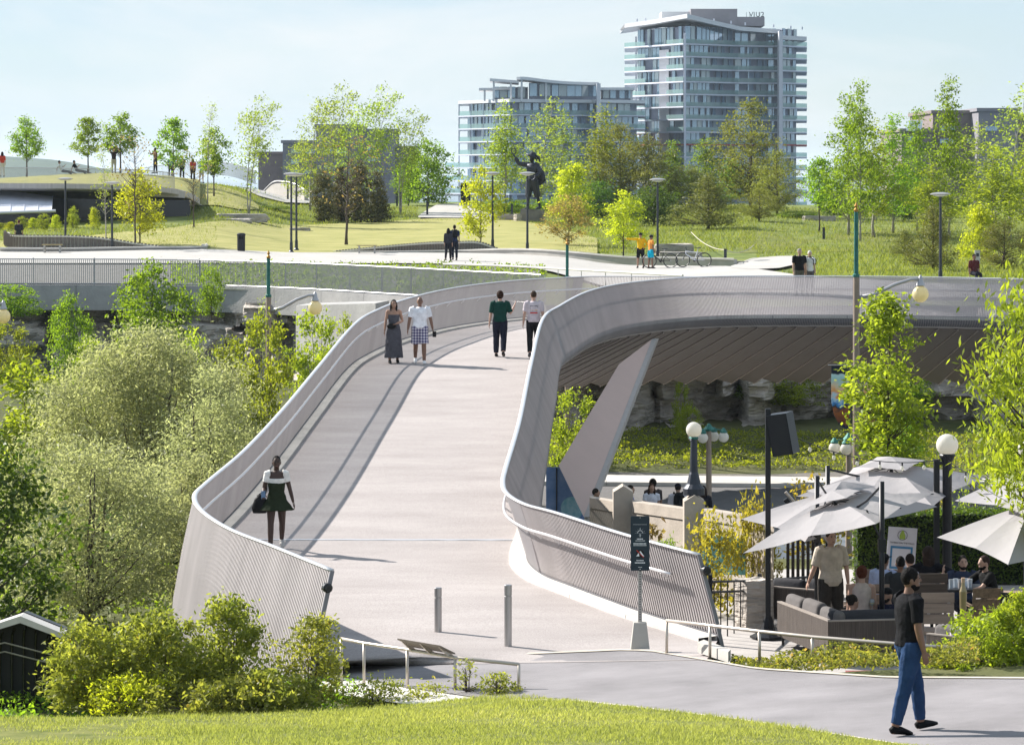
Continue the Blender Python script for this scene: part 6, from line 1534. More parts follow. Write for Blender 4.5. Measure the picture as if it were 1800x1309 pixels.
# couple looking over the bridge rail
_, j = person('grey-haired man in black t-shirt standing behind the bridge rail', W(1405, 572, 128), RAD(20), 1.78, skin='light', shirt=dict(col=(0.012, 0.012, 0.014), sleeve=0.5, loose=0.01), bottom=dict(col=(0.1, 0.09, 0.08)), hair=dict(col=(0.25, 0.24, 0.23)), vox=0.018, build=1.1)
for o_ in (COL.objects[-1],): pass
def set_on_park(t, px, Y, dz=0.14): t.location = onpark(px, Y, dz)
_, j = person('white-haired woman in white top with backpack behind the bridge rail', onpark(1423, 128.8, 0.14), RAD(15), 1.68, skin='light', female=True, shirt=dict(col=(0.65, 0.65, 0.68), sleeve=0.45), bottom=dict(col=(0.1, 0.09, 0.1)), hair=dict(col=(0.6, 0.58, 0.55)), vox=0.018)
backpack('dark daypack on the white-haired woman', j['chest'] + Vector((0.08, 0.02, 0)), RAD(60), k=0.8)
for o_ in list(COL.objects):
    if o_.get('label', '').startswith('grey-haired man'): set_on_park(o_, 1405, 128.5)
person('person in dark red sitting near the grey control box', onpark(1712, 140, 0.55), RAD(20), 1.66, legs=((85, 85), (85, 85)), sit=True, skin='brown', shirt=dict(col=(0.08, 0.02, 0.02), sleeve=0.6), bottom=dict(col=(0.02, 0.02, 0.03)), hair=dict(col=(0.02, 0.014, 0.012)), vox=0.02)
# people on the hilltop
def hill(px, feet, Y): 
    p = W(px, feet, Y); return p
for px, feet, Y, rz, Hh, lab, kw in (
    (200, 304.5, 240, 20, 1.76, 'person with both arms raised on the hilltop', dict(arms=(((0.5, 0.3, 0.75), (-0.5, 0.1, 0.8)),) * 2, shirt=dict(col=(0.03, 0.02, 0.02), sleeve=0.5), bottom=dict(col=(0.35, 0.33, 0.28)), hair=dict(col=(0.02, 0.014, 0.01)), skin='tan')),
    (273, 305, 238, -60, 1.78, 'person in brown shirt drinking or phoning on the hilltop', dict(arms=(((0.3, 0.6, -0.4), (-0.2, 0.4, 0.9)), ((0.15, 0.2, -1), (0.0, 0.5, -0.8))), shirt=dict(col=(0.16, 0.09, 0.05), sleeve=0.6), bottom=dict(col=(0.03, 0.03, 0.04)), hair=dict(col=(0.02, 0.014, 0.01)), skin='brown')),
    (300, 313, 262, 175, 1.7, 'person with dark backpack at the hilltop railing', dict(shirt=dict(col=(0.05, 0.16, 0.3), sleeve=0.5), bottom=dict(col=(0.03, 0.03, 0.04)), hair=dict(col=(0.02, 0.014, 0.01)), skin='tan')),
    (320, 315, 256, 150, 1.72, 'person in patterned shirt at the hilltop railing', dict(shirt=dict(col=(0.18, 0.16, 0.17), sleeve=0.5), bottom=dict(col=(0.015, 0.015, 0.02)), hair=dict(col=(0.02, 0.014, 0.01)), skin='tan')),
    (339, 319, 250, 190, 1.68, 'person in a red top on the hill slope', dict(shirt=dict(col=(0.5, 0.03, 0.04), sleeve=0.5), bottom=dict(col=(0.02, 0.02, 0.03)), hair=dict(col=(0.05, 0.03, 0.02), style='long'), skin='light', female=True)),
    (354, 322, 248, 160, 1.64, 'person in a light blue top and pale shorts on the hill slope', dict(arms=(((0.4, 0.2, -0.8), (-0.2, 0.6, 0.5)),) * 2, shirt=dict(col=(0.16, 0.3, 0.45), sleeve=0.5), bottom=dict(col=(0.5, 0.46, 0.42), len=0.6), hair=dict(col=(0.03, 0.02, 0.02)), skin='light', female=True)),
    (4, 311, 226, 200, 1.66, 'person in a red top with long dark hair by the roof railing', dict(shirt=dict(col=(0.45, 0.05, 0.03), sleeve=0.6), bottom=dict(col=(0.5, 0.48, 0.46)), hair=dict(col=(0.015, 0.01, 0.01), style='long'), skin='tan', female=True))):
    p = hill(px, feet, Y)
    person(lab, p, RAD(rz), Hh, vox=0.026, legs=((3, 0, 3), (-3, 2, 3)), **kw)
for px, feet, Y, lab, col in ((110, 303.5, 243, 'person in white reclining on the hilltop grass', (0.7, 0.7, 0.72)), (136, 303, 243, 'person in black reclining on the hilltop grass', (0.015, 0.015, 0.02))):
    p = W(px, feet, Y)
    person(lab, p + Vector((0, 0, 0.12)), RAD(95), 1.7, legs=((86, 10), (80, 30)), sit=True, lean=-28, arms=(((0.2, -0.5, -0.8), (0.1, -0.2, -1)), ((0.2, 0.5, -0.4), (0.0, 0.6, 0.5))), shirt=dict(col=col, sleeve=0.5), bottom=dict(col=(0.06, 0.06, 0.07)), hair=dict(col=(0.02, 0.015, 0.01)), vox=0.026)
person('person in dark clothes sitting behind the curved seat wall', onpark(33, 196, 0.45), RAD(180), 1.68, legs=((85, 85), (85, 85)), sit=True, shirt=dict(col=(0.03, 0.03, 0.045), sleeve=0.6), bottom=dict(col=(0.02, 0.02, 0.03)), hair=dict(col=(0.1, 0.03, 0.03)), vox=0.024)
# people on the street below
for px, hy, rz, Hh, lab, kw in (
    (1107, 852, 80, 1.74, 'man in lilac shirt walking behind the stone balustrade pillar', dict(shirt=dict(col=(0.3, 0.27, 0.4), sleeve=0.5), hair=dict(col=(0.02, 0.014, 0.01)), skin='tan')),
    (1145, 849, 10, 1.70, 'long-haired woman in white top facing the patio on the street', dict(shirt=dict(col=(0.62, 0.62, 0.68), sleeve=0.4), hair=dict(col=(0.05, 0.025, 0.015), style='long'), skin='tan', female=True)),
    (1148, 842, 200, 1.74, 'dark-haired person right behind the woman in white', dict(shirt=dict(col=(0.05, 0.04, 0.04), sleeve=0.5), hair=dict(col=(0.015, 0.012, 0.01), e=0.02), skin='brown')),
    (1192, 849, 185, 1.76, 'person in cap and white shirt wearing a black backpack on the street', dict(shirt=dict(col=(0.55, 0.52, 0.56), sleeve=0.5), hair=dict(col=(0.02, 0.014, 0.01)), hat=dict(type='cap', col=(0.01, 0.012, 0.03)), skin='light')),
    (1236, 853, 170, 1.66, 'dark-haired woman in black beside the balustrade lamp', dict(shirt=dict(col=(0.015, 0.015, 0.02), sleeve=0.9), hair=dict(col=(0.02, 0.01, 0.008), style='long'), skin='light', female=True)),
    (1046, 858, 90, 1.70, 'person in black half hidden by the raking strut', dict(shirt=dict(col=(0.02, 0.02, 0.025), sleeve=0.5), hair=dict(col=(0.02, 0.014, 0.01)), skin='tan'))):
    z = 0.15 + Hh; Y = (CZ - z) * F / (hy - HY)
    p = W(px, hy, Y); p.z = 0.15
    _, j = person(lab, p, RAD(rz), Hh, legs=((8, 3), (-10, 12)), bottom=dict(col=(0.02, 0.022, 0.035)), vox=0.016, **kw)
    if 'backpack' in lab: backpack('black backpack on the capped walker on the street', j['chest'] + Vector((0, 0, 0.02)), RAD(rz))
# ------------------------------------------------------------------ landing: bollards, sign, railings, info panel
M_bol = pm('bollard_steel', (0.40, 0.385, 0.38), 0.38, metal=0.7, var=0.1, scale=3, stretch=(1, 1, 0.1))
for px, py, top, lab in ((770, 1132, 1032, 'steel bollard standing behind the tilted info panel'), (893, 1141, 1027, 'steel bollard in the open middle of the landing')):
    b = onpath(px, py, 0.01); H = (py - top) / F * b.y
    t = thing('bollard', lab, 'bollard', b, group='landing bollards')
    MB().lathe([(0.055, 0), (0.055, H * 0.82), (0.049, H * 0.825), (0.049, H * 0.835), (0.055, H * 0.84), (0.055, H - 0.01), (0.05, H)], n=20).build('shaft', M_bol, t, smooth=False)
    MB().lathe([(0.075, 0.0), (0.075, 0.012), (0.057, 0.016)], n=20).build('base_collar', M_steel, t)
b = onpath(1125, 1138, 0.01)
sg = thing('notice_sign', 'tall dark blue notice sign on a perforated post in a concrete block', 'sign', b)
k = b.y / F
MB().tube([(0, 0, 0), (0, 0, 0.36)], [(0.185, 0.185), (0.125, 0.125)], 4).build('concrete_base', M_conc, sg).rotation_euler = (0, 0, RAD(45))
pst = MB().box((0, 0, 0.9), (0.055, 0.055, 1.3)).build('post', M_bol, sg)
mb = MB()
for i in range(22): mb.tube([(0, -0.0285, 0.4 + i * 0.035), (0, -0.0300, 0.4 + i * 0.035)], 0.009, 8)
mb.build('post_holes', M_black, pst)['kind'] = 'stuff'
pw, ph, pz = 33 * k, 96 * k, (1138 - 1002) * k
M_sgn = pm('sign_navy', (0.008, 0.022, 0.035), 0.45, var=0.05)
def rrect(w, h, r, n=5):
    P = []
    for cx, cz, a0 in ((w / 2 - r, h / 2 - r, 0), (-w / 2 + r, h / 2 - r, 90), (-w / 2 + r, -h / 2 + r, 180), (w / 2 - r, -h / 2 + r, 270)):
        for i in range(n): a = RAD(a0 + 90 * i / (n - 1)); P.append((cx + r * math.cos(a), cz + r * math.sin(a)))
    return P
pn = MB().prism([(x, -0.032, pz + ph / 2 + z) for x, z in rrect(pw, ph, 0.02)], (0, -0.008, 0)).build('sign_panel', M_sgn, sg)
M_ink = pm('sign_white', (0.75, 0.77, 0.78), 0.6, var=0.02)
def sline(z, w, h, nm='printed_line'):
    mb = MB(); n = max(3, int(w / 0.012)); x = -w / 2; rr_ = random.Random(int(z * 1000))
    while x < w / 2 - 0.006:
        ww = rr_.uniform(0.006, 0.016); mb.box((x + ww / 2, -0.0415, z), (ww, 0.001, h)); x += ww + 0.004
    mb.build(nm, M_ink, pn)['kind'] = 'stuff'
for f, w, h in ((0.845, 0.20, 0.004), (0.58, 0.09, 0.016), (0.548, 0.13, 0.009), (0.495, 0.19, 0.016), (0.462, 0.19, 0.009), (0.188, 0.105, 0.013), (0.145, 0.15, 0.016), (0.065, 0.05, 0.008)):
    sline(pz + ph * f, w * pw / 0.27, h)
mb = MB(); zc = pz + ph * 0.69
for a in (20, 55, 90, 125, 160): mb.beam((0.045 * math.cos(RAD(a)), -0.0415, zc + 0.045 * math.sin(RAD(a))), (0.07 * math.cos(RAD(a)), -0.0415, zc + 0.07 * math.sin(RAD(a))), 0.007, 0.001)
mb.tube([(0.035 * math.cos(RAD(a)), -0.0415, zc + 0.035 * math.sin(RAD(a))) for a in range(0, 181, 20)], 0.004, 4); mb.beam((-0.075, -0.0415, zc - 0.004), (0.075, -0.0415, zc - 0.004), 0.006, 0.001); mb.beam((0, -0.0415, zc - 0.055), (0, -0.0415, zc - 0.015), 0.009, 0.001); mb.beam((-0.02, -0.0415, zc - 0.035), (0, -0.0415, zc - 0.015), 0.006, 0.001); mb.beam((0.02, -0.0415, zc - 0.035), (0, -0.0415, zc - 0.015), 0.006, 0.001)
mb.build('sunrise_symbol', M_ink, pn)['kind'] = 'stuff'
zc = pz + ph * 0.31
MB().prism([(x * 0.055, -0.0408, zc + z * 0.06) for x, z in rrect(2, 2, 0.9, 8)], (0, -0.001, 0)).build('symbol_disc', pm('symbol_black', (0.004, 0.004, 0.006), 0.6), pn)
mb = MB(); mb.prism([(-0.055, -0.0425, zc - 0.035), (-0.01, -0.0425, zc - 0.035), (-0.02, -0.0425, zc + 0.012)], (0, -0.001, 0)); mb.prism([(0.03, -0.0425, zc - 0.035), (0.058, -0.0425, zc - 0.035), (0.006, -0.0425, zc + 0.04), (-0.008, -0.0425, zc + 0.03)], (0, -0.001, 0)); mb.build('mountain_mark', M_ink, pn)['kind'] = 'stuff'
MB().beam((-0.05, -0.0438, zc + 0.05), (0.05, -0.0438, zc - 0.05), 0.01, 0.001, up=Vector((0, 1, 0))).build('red_bar', pm('sign_red', (0.5, 0.03, 0.02), 0.6), pn)
for f in (0.97, 0.03): MB().tube([(0, -0.041, pz + ph * f), (0, -0.045, pz + ph * f)], 0.008, 8).build('bolt', M_steel, pn)

M_hrail = pm('hand_rail', (0.52, 0.46, 0.40), 0.38, metal=0.6, var=0.06, scale=4)
def railing(label, pts, posts, r=0.024, zoff=None):
    """pts: rail points; posts: list of (point on rail index fraction, ground z)"""
    o = Vector((pts[0].x, pts[0].y, posts[0][1].z)); t = thing('hand_railing', label, 'railing', o)
    MB().tube([p - o for p in pts], r, 8).build('rail', M_hrail, t, smooth=True)
    for top, bot in posts: MB().tube([bot - o, top - o], r * 0.85, 8).build('post', M_hrail, t, smooth=True)
    return t
def rp(px, pyt, Y): return W(px, pyt, Y)
Yr = [onpath(px, py).y for px, py in ((1172, 1150), (1250, 1165), (1335, 1172), (1428, 1185), (1565, 1195))]
tops = [rp(1172, 1090, 46.6), rp(1248, 1099, 45.6), rp(1335, 1109, 44.9), rp(1428, 1119, 44.3), rp(1600, 1133, 43.6), rp(1700, 1140, 43.3)]
railing('pale hand railing curving along the path beside the patio', tops, [(tops[i], Vector((tops[i].x, tops[i].y, path_z(tops[i].x, tops[i].y) - 0.03))) for i in range(5)])
t2 = [rp(600, 1122, 46.0), rp(640, 1130, 45.6), rp(716, 1141, 45.0), rp(800, 1155, 44.4), rp(912, 1167, 43.9)]
railing('short hand railing carrying the info panel before the landing', t2, [(t2[i], Vector((t2[i].x, t2[i].y, path_z(t2[i].x, t2[i].y) - 0.06))) for i in range(5)])
a = t2[2].lerp(t2[3], 0.05); bb = t2[2].lerp(t2[3], 0.95)
ip = thing('info_panel', 'tilted interpretive panel fixed on the short hand railing', 'panel', a)
d = bb - a; nrm = Vector((d.y, -d.x, 0)).normalized()
MB().prism([Vector((0, 0, 0.03)) - nrm * 0.05, d + Vector((0, 0, 0.03)) - nrm * 0.05, d + Vector((-0.05, 0, 0.15)) + nrm * 0.16, Vector((-0.05, 0, 0.15)) + nrm * 0.16], (0, 0, 0.018)).build('board', pm('panel_print', (0.20, 0.16, 0.13), 0.5, var=0.3, scale=9), ip)
for f in (0.06, 0.5, 0.94):
    p = d * f; MB().prism([p + Vector((0, 0, 0.02)) - nrm * 0.04, p + Vector((0, 0, -0.03)), p + Vector((-0.05 * 1, 0, 0.14)) + nrm * 0.15], (0.012, 0, 0)).build('bracket', M_hrail, ip)
# black shelter
so = W(45, 1250, 44.6); so.z = 2.7
sh_ = thing('metal_shelter', 'black ribbed metal shelter with pale gable roof edge behind the shrubs', 'shelter', so)
pk_ = W(42, 1076, 44.6) - so; er = W(118, 1107, 44.6) - so; el_ = W(-60, 1110, 44.6) - so
M_rfe = pm('roof_edge', (0.55, 0.52, 0.48), 0.6, var=0.1)
for q in (er, el_): 
    MB().prism([pk_, q, q + Vector((0, 0, -0.07)), pk_ + Vector((0, 0, -0.09))], (0, -0.35, 0)).build('roof_edge', M_rfe, sh_)
    MB().prism([pk_ + Vector((0, 0.02, -0.03)), q + Vector((0, 0.02, -0.03)), q + Vector((0, 0.34, -0.06)), pk_ + Vector((0, 0.34, -0.06))], (0, 0, 0.04)).build('roof_slope', M_black, sh_)
MB().prism([(el_.x, 0.3, -0.5), (er.x - 0.05, 0.3, -0.5), er + Vector((-0.05, 0.3, -0.05)), pk_ + Vector((0, 0.3, -0.06)), el_ + Vector((0, 0.3, -0.05))], (0, 0.05, 0)).build('back_wall', M_black, sh_)
for i in range(9):
    x = el_.x + 0.1 + i * 0.155
    if x > er.x - 0.12: break
    zt_ = float(np.interp(x, (el_.x, pk_.x, er.x), (el_.z, pk_.z, er.z))) - 0.16
    MB().tube([(x, 0.24, -0.5), (x, 0.24, zt_ - 0.25), (x + 0.015, 0.2, zt_ - 0.08), (x + 0.06, 0.05, zt_)], 0.018, 6).build('rib', pm('black_gloss', (0.015, 0.013, 0.012), 0.22, var=0.05, spec=0.6), sh_)
for dz_ in (0, -0.115):
    MB().tube([W(-40, 1140, 44.2) - so + Vector((0, 0, dz_)), W(8, 1129, 44.2) - so + Vector((0, 0, dz_)), W(90, 1150, 44.2) - so + Vector((0, 0, dz_))], 0.010, 6).build('stair_rail', pm('dull_rail', (0.28, 0.26, 0.2), 0.5, metal=0.4), sh_)

# ------------------------------------------------------------------ street: balustrade, lamps, mural, banner post
M_stone = pm('balustrade_stone', (0.40, 0.345, 0.29), 0.9, var=0.14, scale=2.2, bump=0.4, bscale=25)
bl = thing('stone_balustrade', 'beige concrete street balustrade with capped pillars under the bridge', 'balustrade', W(1095, 960, 66))
o = bl.location
def balw(px0, y0, Y0, px1, y1, Y1, base=2.1):
    a = W(px0, y0, Y0) - o; b_ = W(px1, y1, Y1) - o; dn = Vector((0, 0, 1)); zb_ = base - o.z
    MB().prism([a + Vector((0, 0, -0.2)), b_ + Vector((0, 0, -0.2)), Vector((b_.x, b_.y, zb_)), Vector((a.x, a.y, zb_))], (0, 0.3, 0)).build('wall_panel', M_stone, bl)
    MB().prism([a + Vector((0, -0.08, 0)), b_ + Vector((0, -0.08, 0)), b_ + Vector((0, -0.08, -0.2)), a + Vector((0, -0.08, -0.2))], (0, 0.46, 0)).build('coping', M_stone, bl)
    MB().prism([Vector((a.x, a.y - 0.12, zb_)), Vector((b_.x, b_.y - 0.12, zb_)), Vector((b_.x, b_.y - 0.12, zb_ + 0.32)), Vector((a.x, a.y - 0.12, zb_ + 0.36))], (0, 0.5, 0)).build('plinth', M_stone, bl)
balw(1037, 874, 67.6, 1081, 881, 66.4); balw(1111, 881, 65.7, 1205, 894, 63.4); balw(1237, 894, 62.6, 1360, 914, 60.0)
for px, pyt, Y in ((1095, 852, 66.0), (1220, 868, 63.0)):
    a = W(px, pyt, Y) - o; zb_ = 2.1 - o.z; w = 0.38
    MB().prism([(a.x - w / 2, a.y - 0.2, zb_), (a.x + w / 2, a.y - 0.2, zb_), (a.x + w / 2, a.y - 0.2, a.z - 0.12), (a.x, a.y - 0.2, a.z), (a.x - w / 2, a.y - 0.2, a.z - 0.12)], (0, 0.55, 0)).build('pillar', M_stone, bl)
    MB().prism([(a.x - w / 2 - .05, a.y - 0.26, zb_), (a.x + w / 2 + .05, a.y - 0.26, zb_), (a.x + w / 2 + .05, a.y - 0.26, zb_ + 0.55), (a.x - w / 2 - .05, a.y - 0.26, zb_ + 0.55)], (0, 0.67, 0)).build('pillar_base', M_stone, bl)
M_verd = pm('verdigris', (0.03, 0.15, 0.125), 0.55, metal=0.3, var=0.25, scale=6)
M_post = pm('lamp_post_brown', (0.27, 0.21, 0.165), 0.7, var=0.1, scale=3)
def globe(mb_parent, c, r, warm=False): return MB().ball(c, r, 20, 14).build('globe', globemat(warm), mb_parent, smooth=True)
a = W(1220, 868, 63.0)
t = thing('pillar_lamp', 'single globe lamp on the stone balustrade pillar', 'lamp', a + Vector((0, 0.07, -0.02)))
MB().lathe([(0.2, 0), (0.2, 0.12), (0.13, 0.2), (0.09, 0.38), (0.075, 0.42), (0.06, 1.0), (0.08, 1.02), (0.05, 1.06)], n=14).build('post', M_dark, t); globe(t, (0, 0, 1.2), 0.145); MB().lathe([(0.07, 1.02), (0.09, 1.05), (0.07, 1.08)], n=12).build('collar', M_verd, t)
def cluster(label, px, pyt, Y, zb_, heads, grp):
    tp = W(px, pyt, Y); t = thing('cluster_lamp', label, 'lamp post', (tp.x, Y, zb_), group=grp); H = tp.z - zb_
    MB().tube([(0, 0, 0), (0, 0, H)], [0.085, 0.07], 10).build('post', M_post, t); MB().lathe([(0.13, H), (0.15, H + 0.05), (0.09, H + 0.12), (0.03, H + 0.2)], n=12).build('finial', M_verd, t)
    MB().lathe([(0.12, 0), (0.12, 0.3), (0.09, 0.34)], n=12).build('base', M_verd, t)
    for dx, dy in heads:
        MB().tube([(0, 0, H - 0.02), (dx * .5, dy * .5, H + 0.05), (dx, dy, H - 0.0)], 0.02, 6).build('arm', M_verd, t)
        MB().lathe([(0.09, H - 0.06), (0.1, H - 0.02), (0.06, H + 0.03), (0.03, H + 0.08)], (dx, dy, 0), n=10).build('lamp_cap', M_verd, t)
        globe(t, (dx, dy, H - 0.17), 0.145)
cluster('five-globe street lamp cluster beyond the balustrade', 1246, 757, 93, 0.15, ((-0.42, 0.1), (-0.18, -0.3), (0.15, 0.3), (0.4, 0.0)), 'clustered globe street lamps')
cluster('globe lamp cluster low on the banner post behind umbrellas', 1492, 775, 84, 0.15, ((-0.35, 0.0), (-0.1, -0.3), (0.15, -0.35)), 'clustered globe street lamps')
def arm_lamp(label, px, Y, zb_, tip, split, gpx, gpy, banners=False):
    top = W(px, tip, Y); t = thing('arm_street_lamp', label, 'street lamp', (top.x, Y, zb_), group='tall street lamps with an arm and globe'); H = top.z - zb_; hs = W(px, split, Y).z - zb_
    MB().tube([(0, 0, 0), (0, 0, 0.6), (0, 0, hs)], [0.13, 0.085, 0.075], 12).build('post', M_post, t)
    MB().tube([(0, 0, hs), (0, 0, hs + 0.06), (0, 0, hs + 0.08), (0, 0, H - 0.1)], [0.085, 0.085, 0.055, 0.05], 10).build('upper_post', M_verd, t); MB().lathe([(0.05, H - 0.1), (0.06, H - 0.05), (0.02, H), (0.045, H + 0.04), (0.0, H + 0.14)], n=10).build('finial', pm('finial_gold', (0.4, 0.22, 0.05), 0.4, metal=0.7), t)
    if gpx is None: return t
    g = W(gpx, gpy, Y) - t.location
    az = g.z - 0.1; x1 = g.x
    MB().tube([(0, 0, az + 0.0), (x1 * .3, 0, az + 0.1), (x1 * .6, 0, az + 0.33), (x1 * .85, 0, az + 0.45), (x1 + 0.02, 0, az + 0.46)], [0.05, 0.048, 0.045, 0.042, 0.04], 8).build('arm', M_steel, t, smooth=True)
    MB().lathe([(0.1, az + 0.29), (0.11, az + 0.31), (0.07, az + 0.4), (0.05, az + 0.5), (0.02, az + 0.56)], (x1, 0, 0), n=12).build('lamp_cap', M_steel, t); globe(t, (x1, 0, g.z), 0.2, True)
    return t
bp_ = arm_lamp('tall street lamp carrying two painted banners beside the street maple', 1505, 82, 0.1, 365, 487, 1618, 517)
arm_lamp('street lamp whose globe hangs above the willow', 472, 97, 0.2, 448, 522, 554, 541)
arm_lamp('street lamp at the gully edge with its globe near the dark recess', -75, 96, 0.2, 460, 535, 6, 556)
arm_lamp('green pole tip rising behind the bridge bend', 997, 116, 0.3, 425, 560, None, None)
# painted banners on the post
def banner_mat():
    m, n, o = newmat('painted_banner'); L = n.links; p = n.nodes.new('ShaderNodeBsdfPrincipled'); p.inputs['Roughness'].default_value = 0.8
    tc = n.nodes.new('ShaderNodeTexCoord'); sp = n.nodes.new('ShaderNodeSeparateXYZ'); nz = n.nodes.new('ShaderNodeTexNoise'); nz.inputs['Scale'].default_value = 7; nz.inputs['Detail'].default_value = 5
    ad = n.nodes.new('ShaderNodeMath'); ad.operation = 'MULTIPLY_ADD'; ad.inputs[1].default_value = 0.35
    cr = n.nodes.new('ShaderNodeValToRGB'); R0 = cr.color_ramp; stops = [(0.0, (0.01, 0.02, 0.05)), (0.10, (0.012, 0.02, 0.05)), (0.12, (0.12, 0.03, 0.015)), (0.28, (0.3, 0.09, 0.02)), (0.36, (0.02, 0.02, 0.03)), (0.42, (0.05, 0.25, 0.6)), (0.5, (0.5, 0.65, 0.75)), (0.56, (0.75, 0.3, 0.08)), (0.68, (0.75, 0.55, 0.35)), (0.8, (0.35, 0.62, 0.62)), (0.87, (0.5, 0.68, 0.7)), (0.885, (0.006, 0.012, 0.03))]
    while len(R0.elements) < len(stops): R0.elements.new(0.5)
    for e, (ps, c) in zip(R0.elements, stops): e.position = ps; e.color = (*c, 1)
    mr = n.nodes.new('ShaderNodeMapRange'); mr.inputs['From Min'].default_value = -1.55; mr.inputs['From Max'].default_value = 0.0
    L.new(tc.outputs['Object'], nz.inputs['Vector']); L.new(tc.outputs['Object'], sp.inputs[0]); L.new(sp.outputs['Z'], mr.inputs[0])
    sb = n.nodes.new('ShaderNodeMath'); sb.operation = 'SUBTRACT'; sb.inputs[1].default_value = 0.5; L.new(nz.outputs['Fac'], sb.inputs[0])
    wv = n.nodes.new('ShaderNodeMapRange'); wv.inputs['From Min'].default_value = 0.9; wv.inputs['From Max'].default_value = 0.75
    L.new(mr.outputs[0], wv.inputs[0]); ml = n.nodes.new('ShaderNodeMath'); ml.operation = 'MULTIPLY'; L.new(sb.outputs[0], ml.inputs[0]); L.new(wv.outputs[0], ml.inputs[1])
    L.new(ml.outputs[0], ad.inputs[0]); L.new(mr.outputs[0], ad.inputs[2]); L.new(ad.outputs[0], cr.inputs[0]); L.new(cr.outputs[0], p.inputs['Base Color']); L.new(p.outputs[0], o.inputs[0]); return m
bm_ = banner_mat()
for sd, lab in ((-1, 'painted banner with a sunset and pines hanging on the street lamp'), (1, 'painted banner half hidden by maple leaves on the street lamp')):
    c = W(1505 + sd * 13, 643, 82); t = thing('banner', lab, 'banner', c)
    w = 0.42
    P = [(0, 0, 0), (sd * w, 0, 0), (sd * w, 0, -0.85), (sd * w * 0.86, 0, -1.15), (sd * w * 0.55, 0, -1.42), (sd * w * 0.15, 0, -1.53), (0, 0, -1.5)]
    MB().prism(P, (0, 0.006, 0)).build('cloth', bm_, t); MB().tube([(-sd * 0.1, 0.003, 0.02), (sd * (w + 0.08), 0.003, 0.02)], 0.014, 6).build('rod', M_steel, t)
# mural wall
mo_ = W(990, 960, 91.5); mo_.z = 0.0
mw = thing('mural_wall', 'blue painted wall panel with a pale moon below the raking strut', 'wall', mo_)
a = W(960, 822, 91.5) - mo_; b_ = W(1027, 822, 91.5) - mo_
MB().prism([(a.x, 0, 0), (b_.x, 0, 0), (b_.x, 0, a.z), (a.x, 0, a.z)], (0, 0.25, 0)).build('panel', pm('mural_blue', (0.09, 0.20, 0.46), 0.6, var=0.3, scale=2.0, col2=(0.22, 0.34, 0.6)), mw)
c = W(1006, 893, 91.5) - mo_; MB().tube([(c.x, 0.0, c.z), (c.x, -0.012, c.z)], 0.31, 32).build('moon', pm('mural_moon', (0.16, 0.42, 0.55), 0.6, var=0.4, scale=6, col2=(0.4, 0.62, 0.72)), mw)
c = W(978.5, 880, 91.5) - mo_; MB().box((c.x, -0.02, a.z / 2), (0.035, 0.03, a.z)).build('seam_post', M_dark, mw)
mo_ = W(1250, 985, 70); tag(MB().prism([(0, 0, 0), (0.75, 0, 0), (0.75, 0, 0.62), (0, 0, 0.72)], (0, 0.06, 0)).build('painted_board', pm('teal_board', (0.16, 0.42, 0.42), 0.7, var=0.3, scale=3), loc=W(1236, 1010, 60.5)), 'turquoise painted board behind the red-tipped shrub', 'board')

# ------------------------------------------------------------------ statue
M_brz = pm('bronze', (0.03, 0.033, 0.048), 0.5, metal=0.5, var=0.2, scale=2)
sb_ = onpark(936, 232, 0.1)
st_, _j = person('x', sb_ + Vector((0, 0, 0.72)), RAD(-38), 3.75, legs=((8, 6, 4), (-10, 8, 4)), arms=(((0.75, 0.45, 0.12), (0.45, 0.35, 1)), ((0.45, 0.1, -0.8), (-0.2, 0.6, -0.5))), skin='dark', shirt=dict(mat=M_brz, sleeve=0.96, loose=0.03), bottom=dict(mat=M_brz, len=0.72, loose=0.03), vox=0.018)
for c in list(st_.children): c.data.materials.clear(); c.data.materials.append(M_brz)
st_.name = 'statue'; st_['label'] = 'dark bronze statue of a hatted man raising an instrument'; st_['category'] = 'statue'
hdl = Matrix.Rotation(-RAD(-38), 4, 'Z') @ (_j['head'] - st_.location)
ht = MB().lathe([(0.40, -0.05), (0.46, 0.05), (0.22, 0.10), (0.21, 0.30), (0.1, 0.36)], n=18).build('hat', M_brz, st_, smooth=True, loc=hdl + Vector((0, 0, 0.1))); ht.rotation_euler = (RAD(-16), RAD(20), 0)
MB().tube([hdl + Vector((0.2, 0.15, 0.2)), hdl + Vector((0.35, 0.3, 0.05)), hdl + Vector((0.4, 0.4, -0.25))], [0.08, 0.1, 0.03], 8).build('plume', M_brz, st_, smooth=True)
pl_ = Matrix.Rotation(-RAD(-38), 4, 'Z') @ (_j['chest'] - st_.location)
MB().tube([pl_ + Vector((0.15, 0.3, 0.2)), pl_ + Vector((0.35, 0.4, -0.3)), pl_ + Vector((0.45, 0.35, -0.8)), pl_ + Vector((0.3, 0.3, -1.1))], [(0.15, .12), (0.36, .16), (0.42, .16), (0.15, .08)], 12, lat=(1, 0, 0)).build('cape', M_brz, st_, smooth=True)
rh = Matrix.Rotation(-RAD(-38), 4, 'Z') @ (_j['rh'] - st_.location)
mb = MB(); mb.tube([rh + Vector((0.2 * math.cos(a), 0.0, 0.24 + 0.2 * math.sin(a))) for a in np.linspace(0, 2 * math.pi, 18, endpoint=False)], 0.035, 6, closed=True); mb.beam(rh + Vector((-0.18, 0, 0.24)), rh + Vector((0.18, 0, 0.24)), 0.03, 0.03); mb.build('ring_instrument', M_brz, st_)
MB().tube([pl_ + Vector((0.3, 0.05, -0.75)), pl_ + Vector((0.35, 0.35, -1.9))], 0.03, 6).build('sword', M_brz, st_)
pt_ = thing('statue_plinth', 'rough stone plinth carrying the bronze statue', 'plinth', sb_)
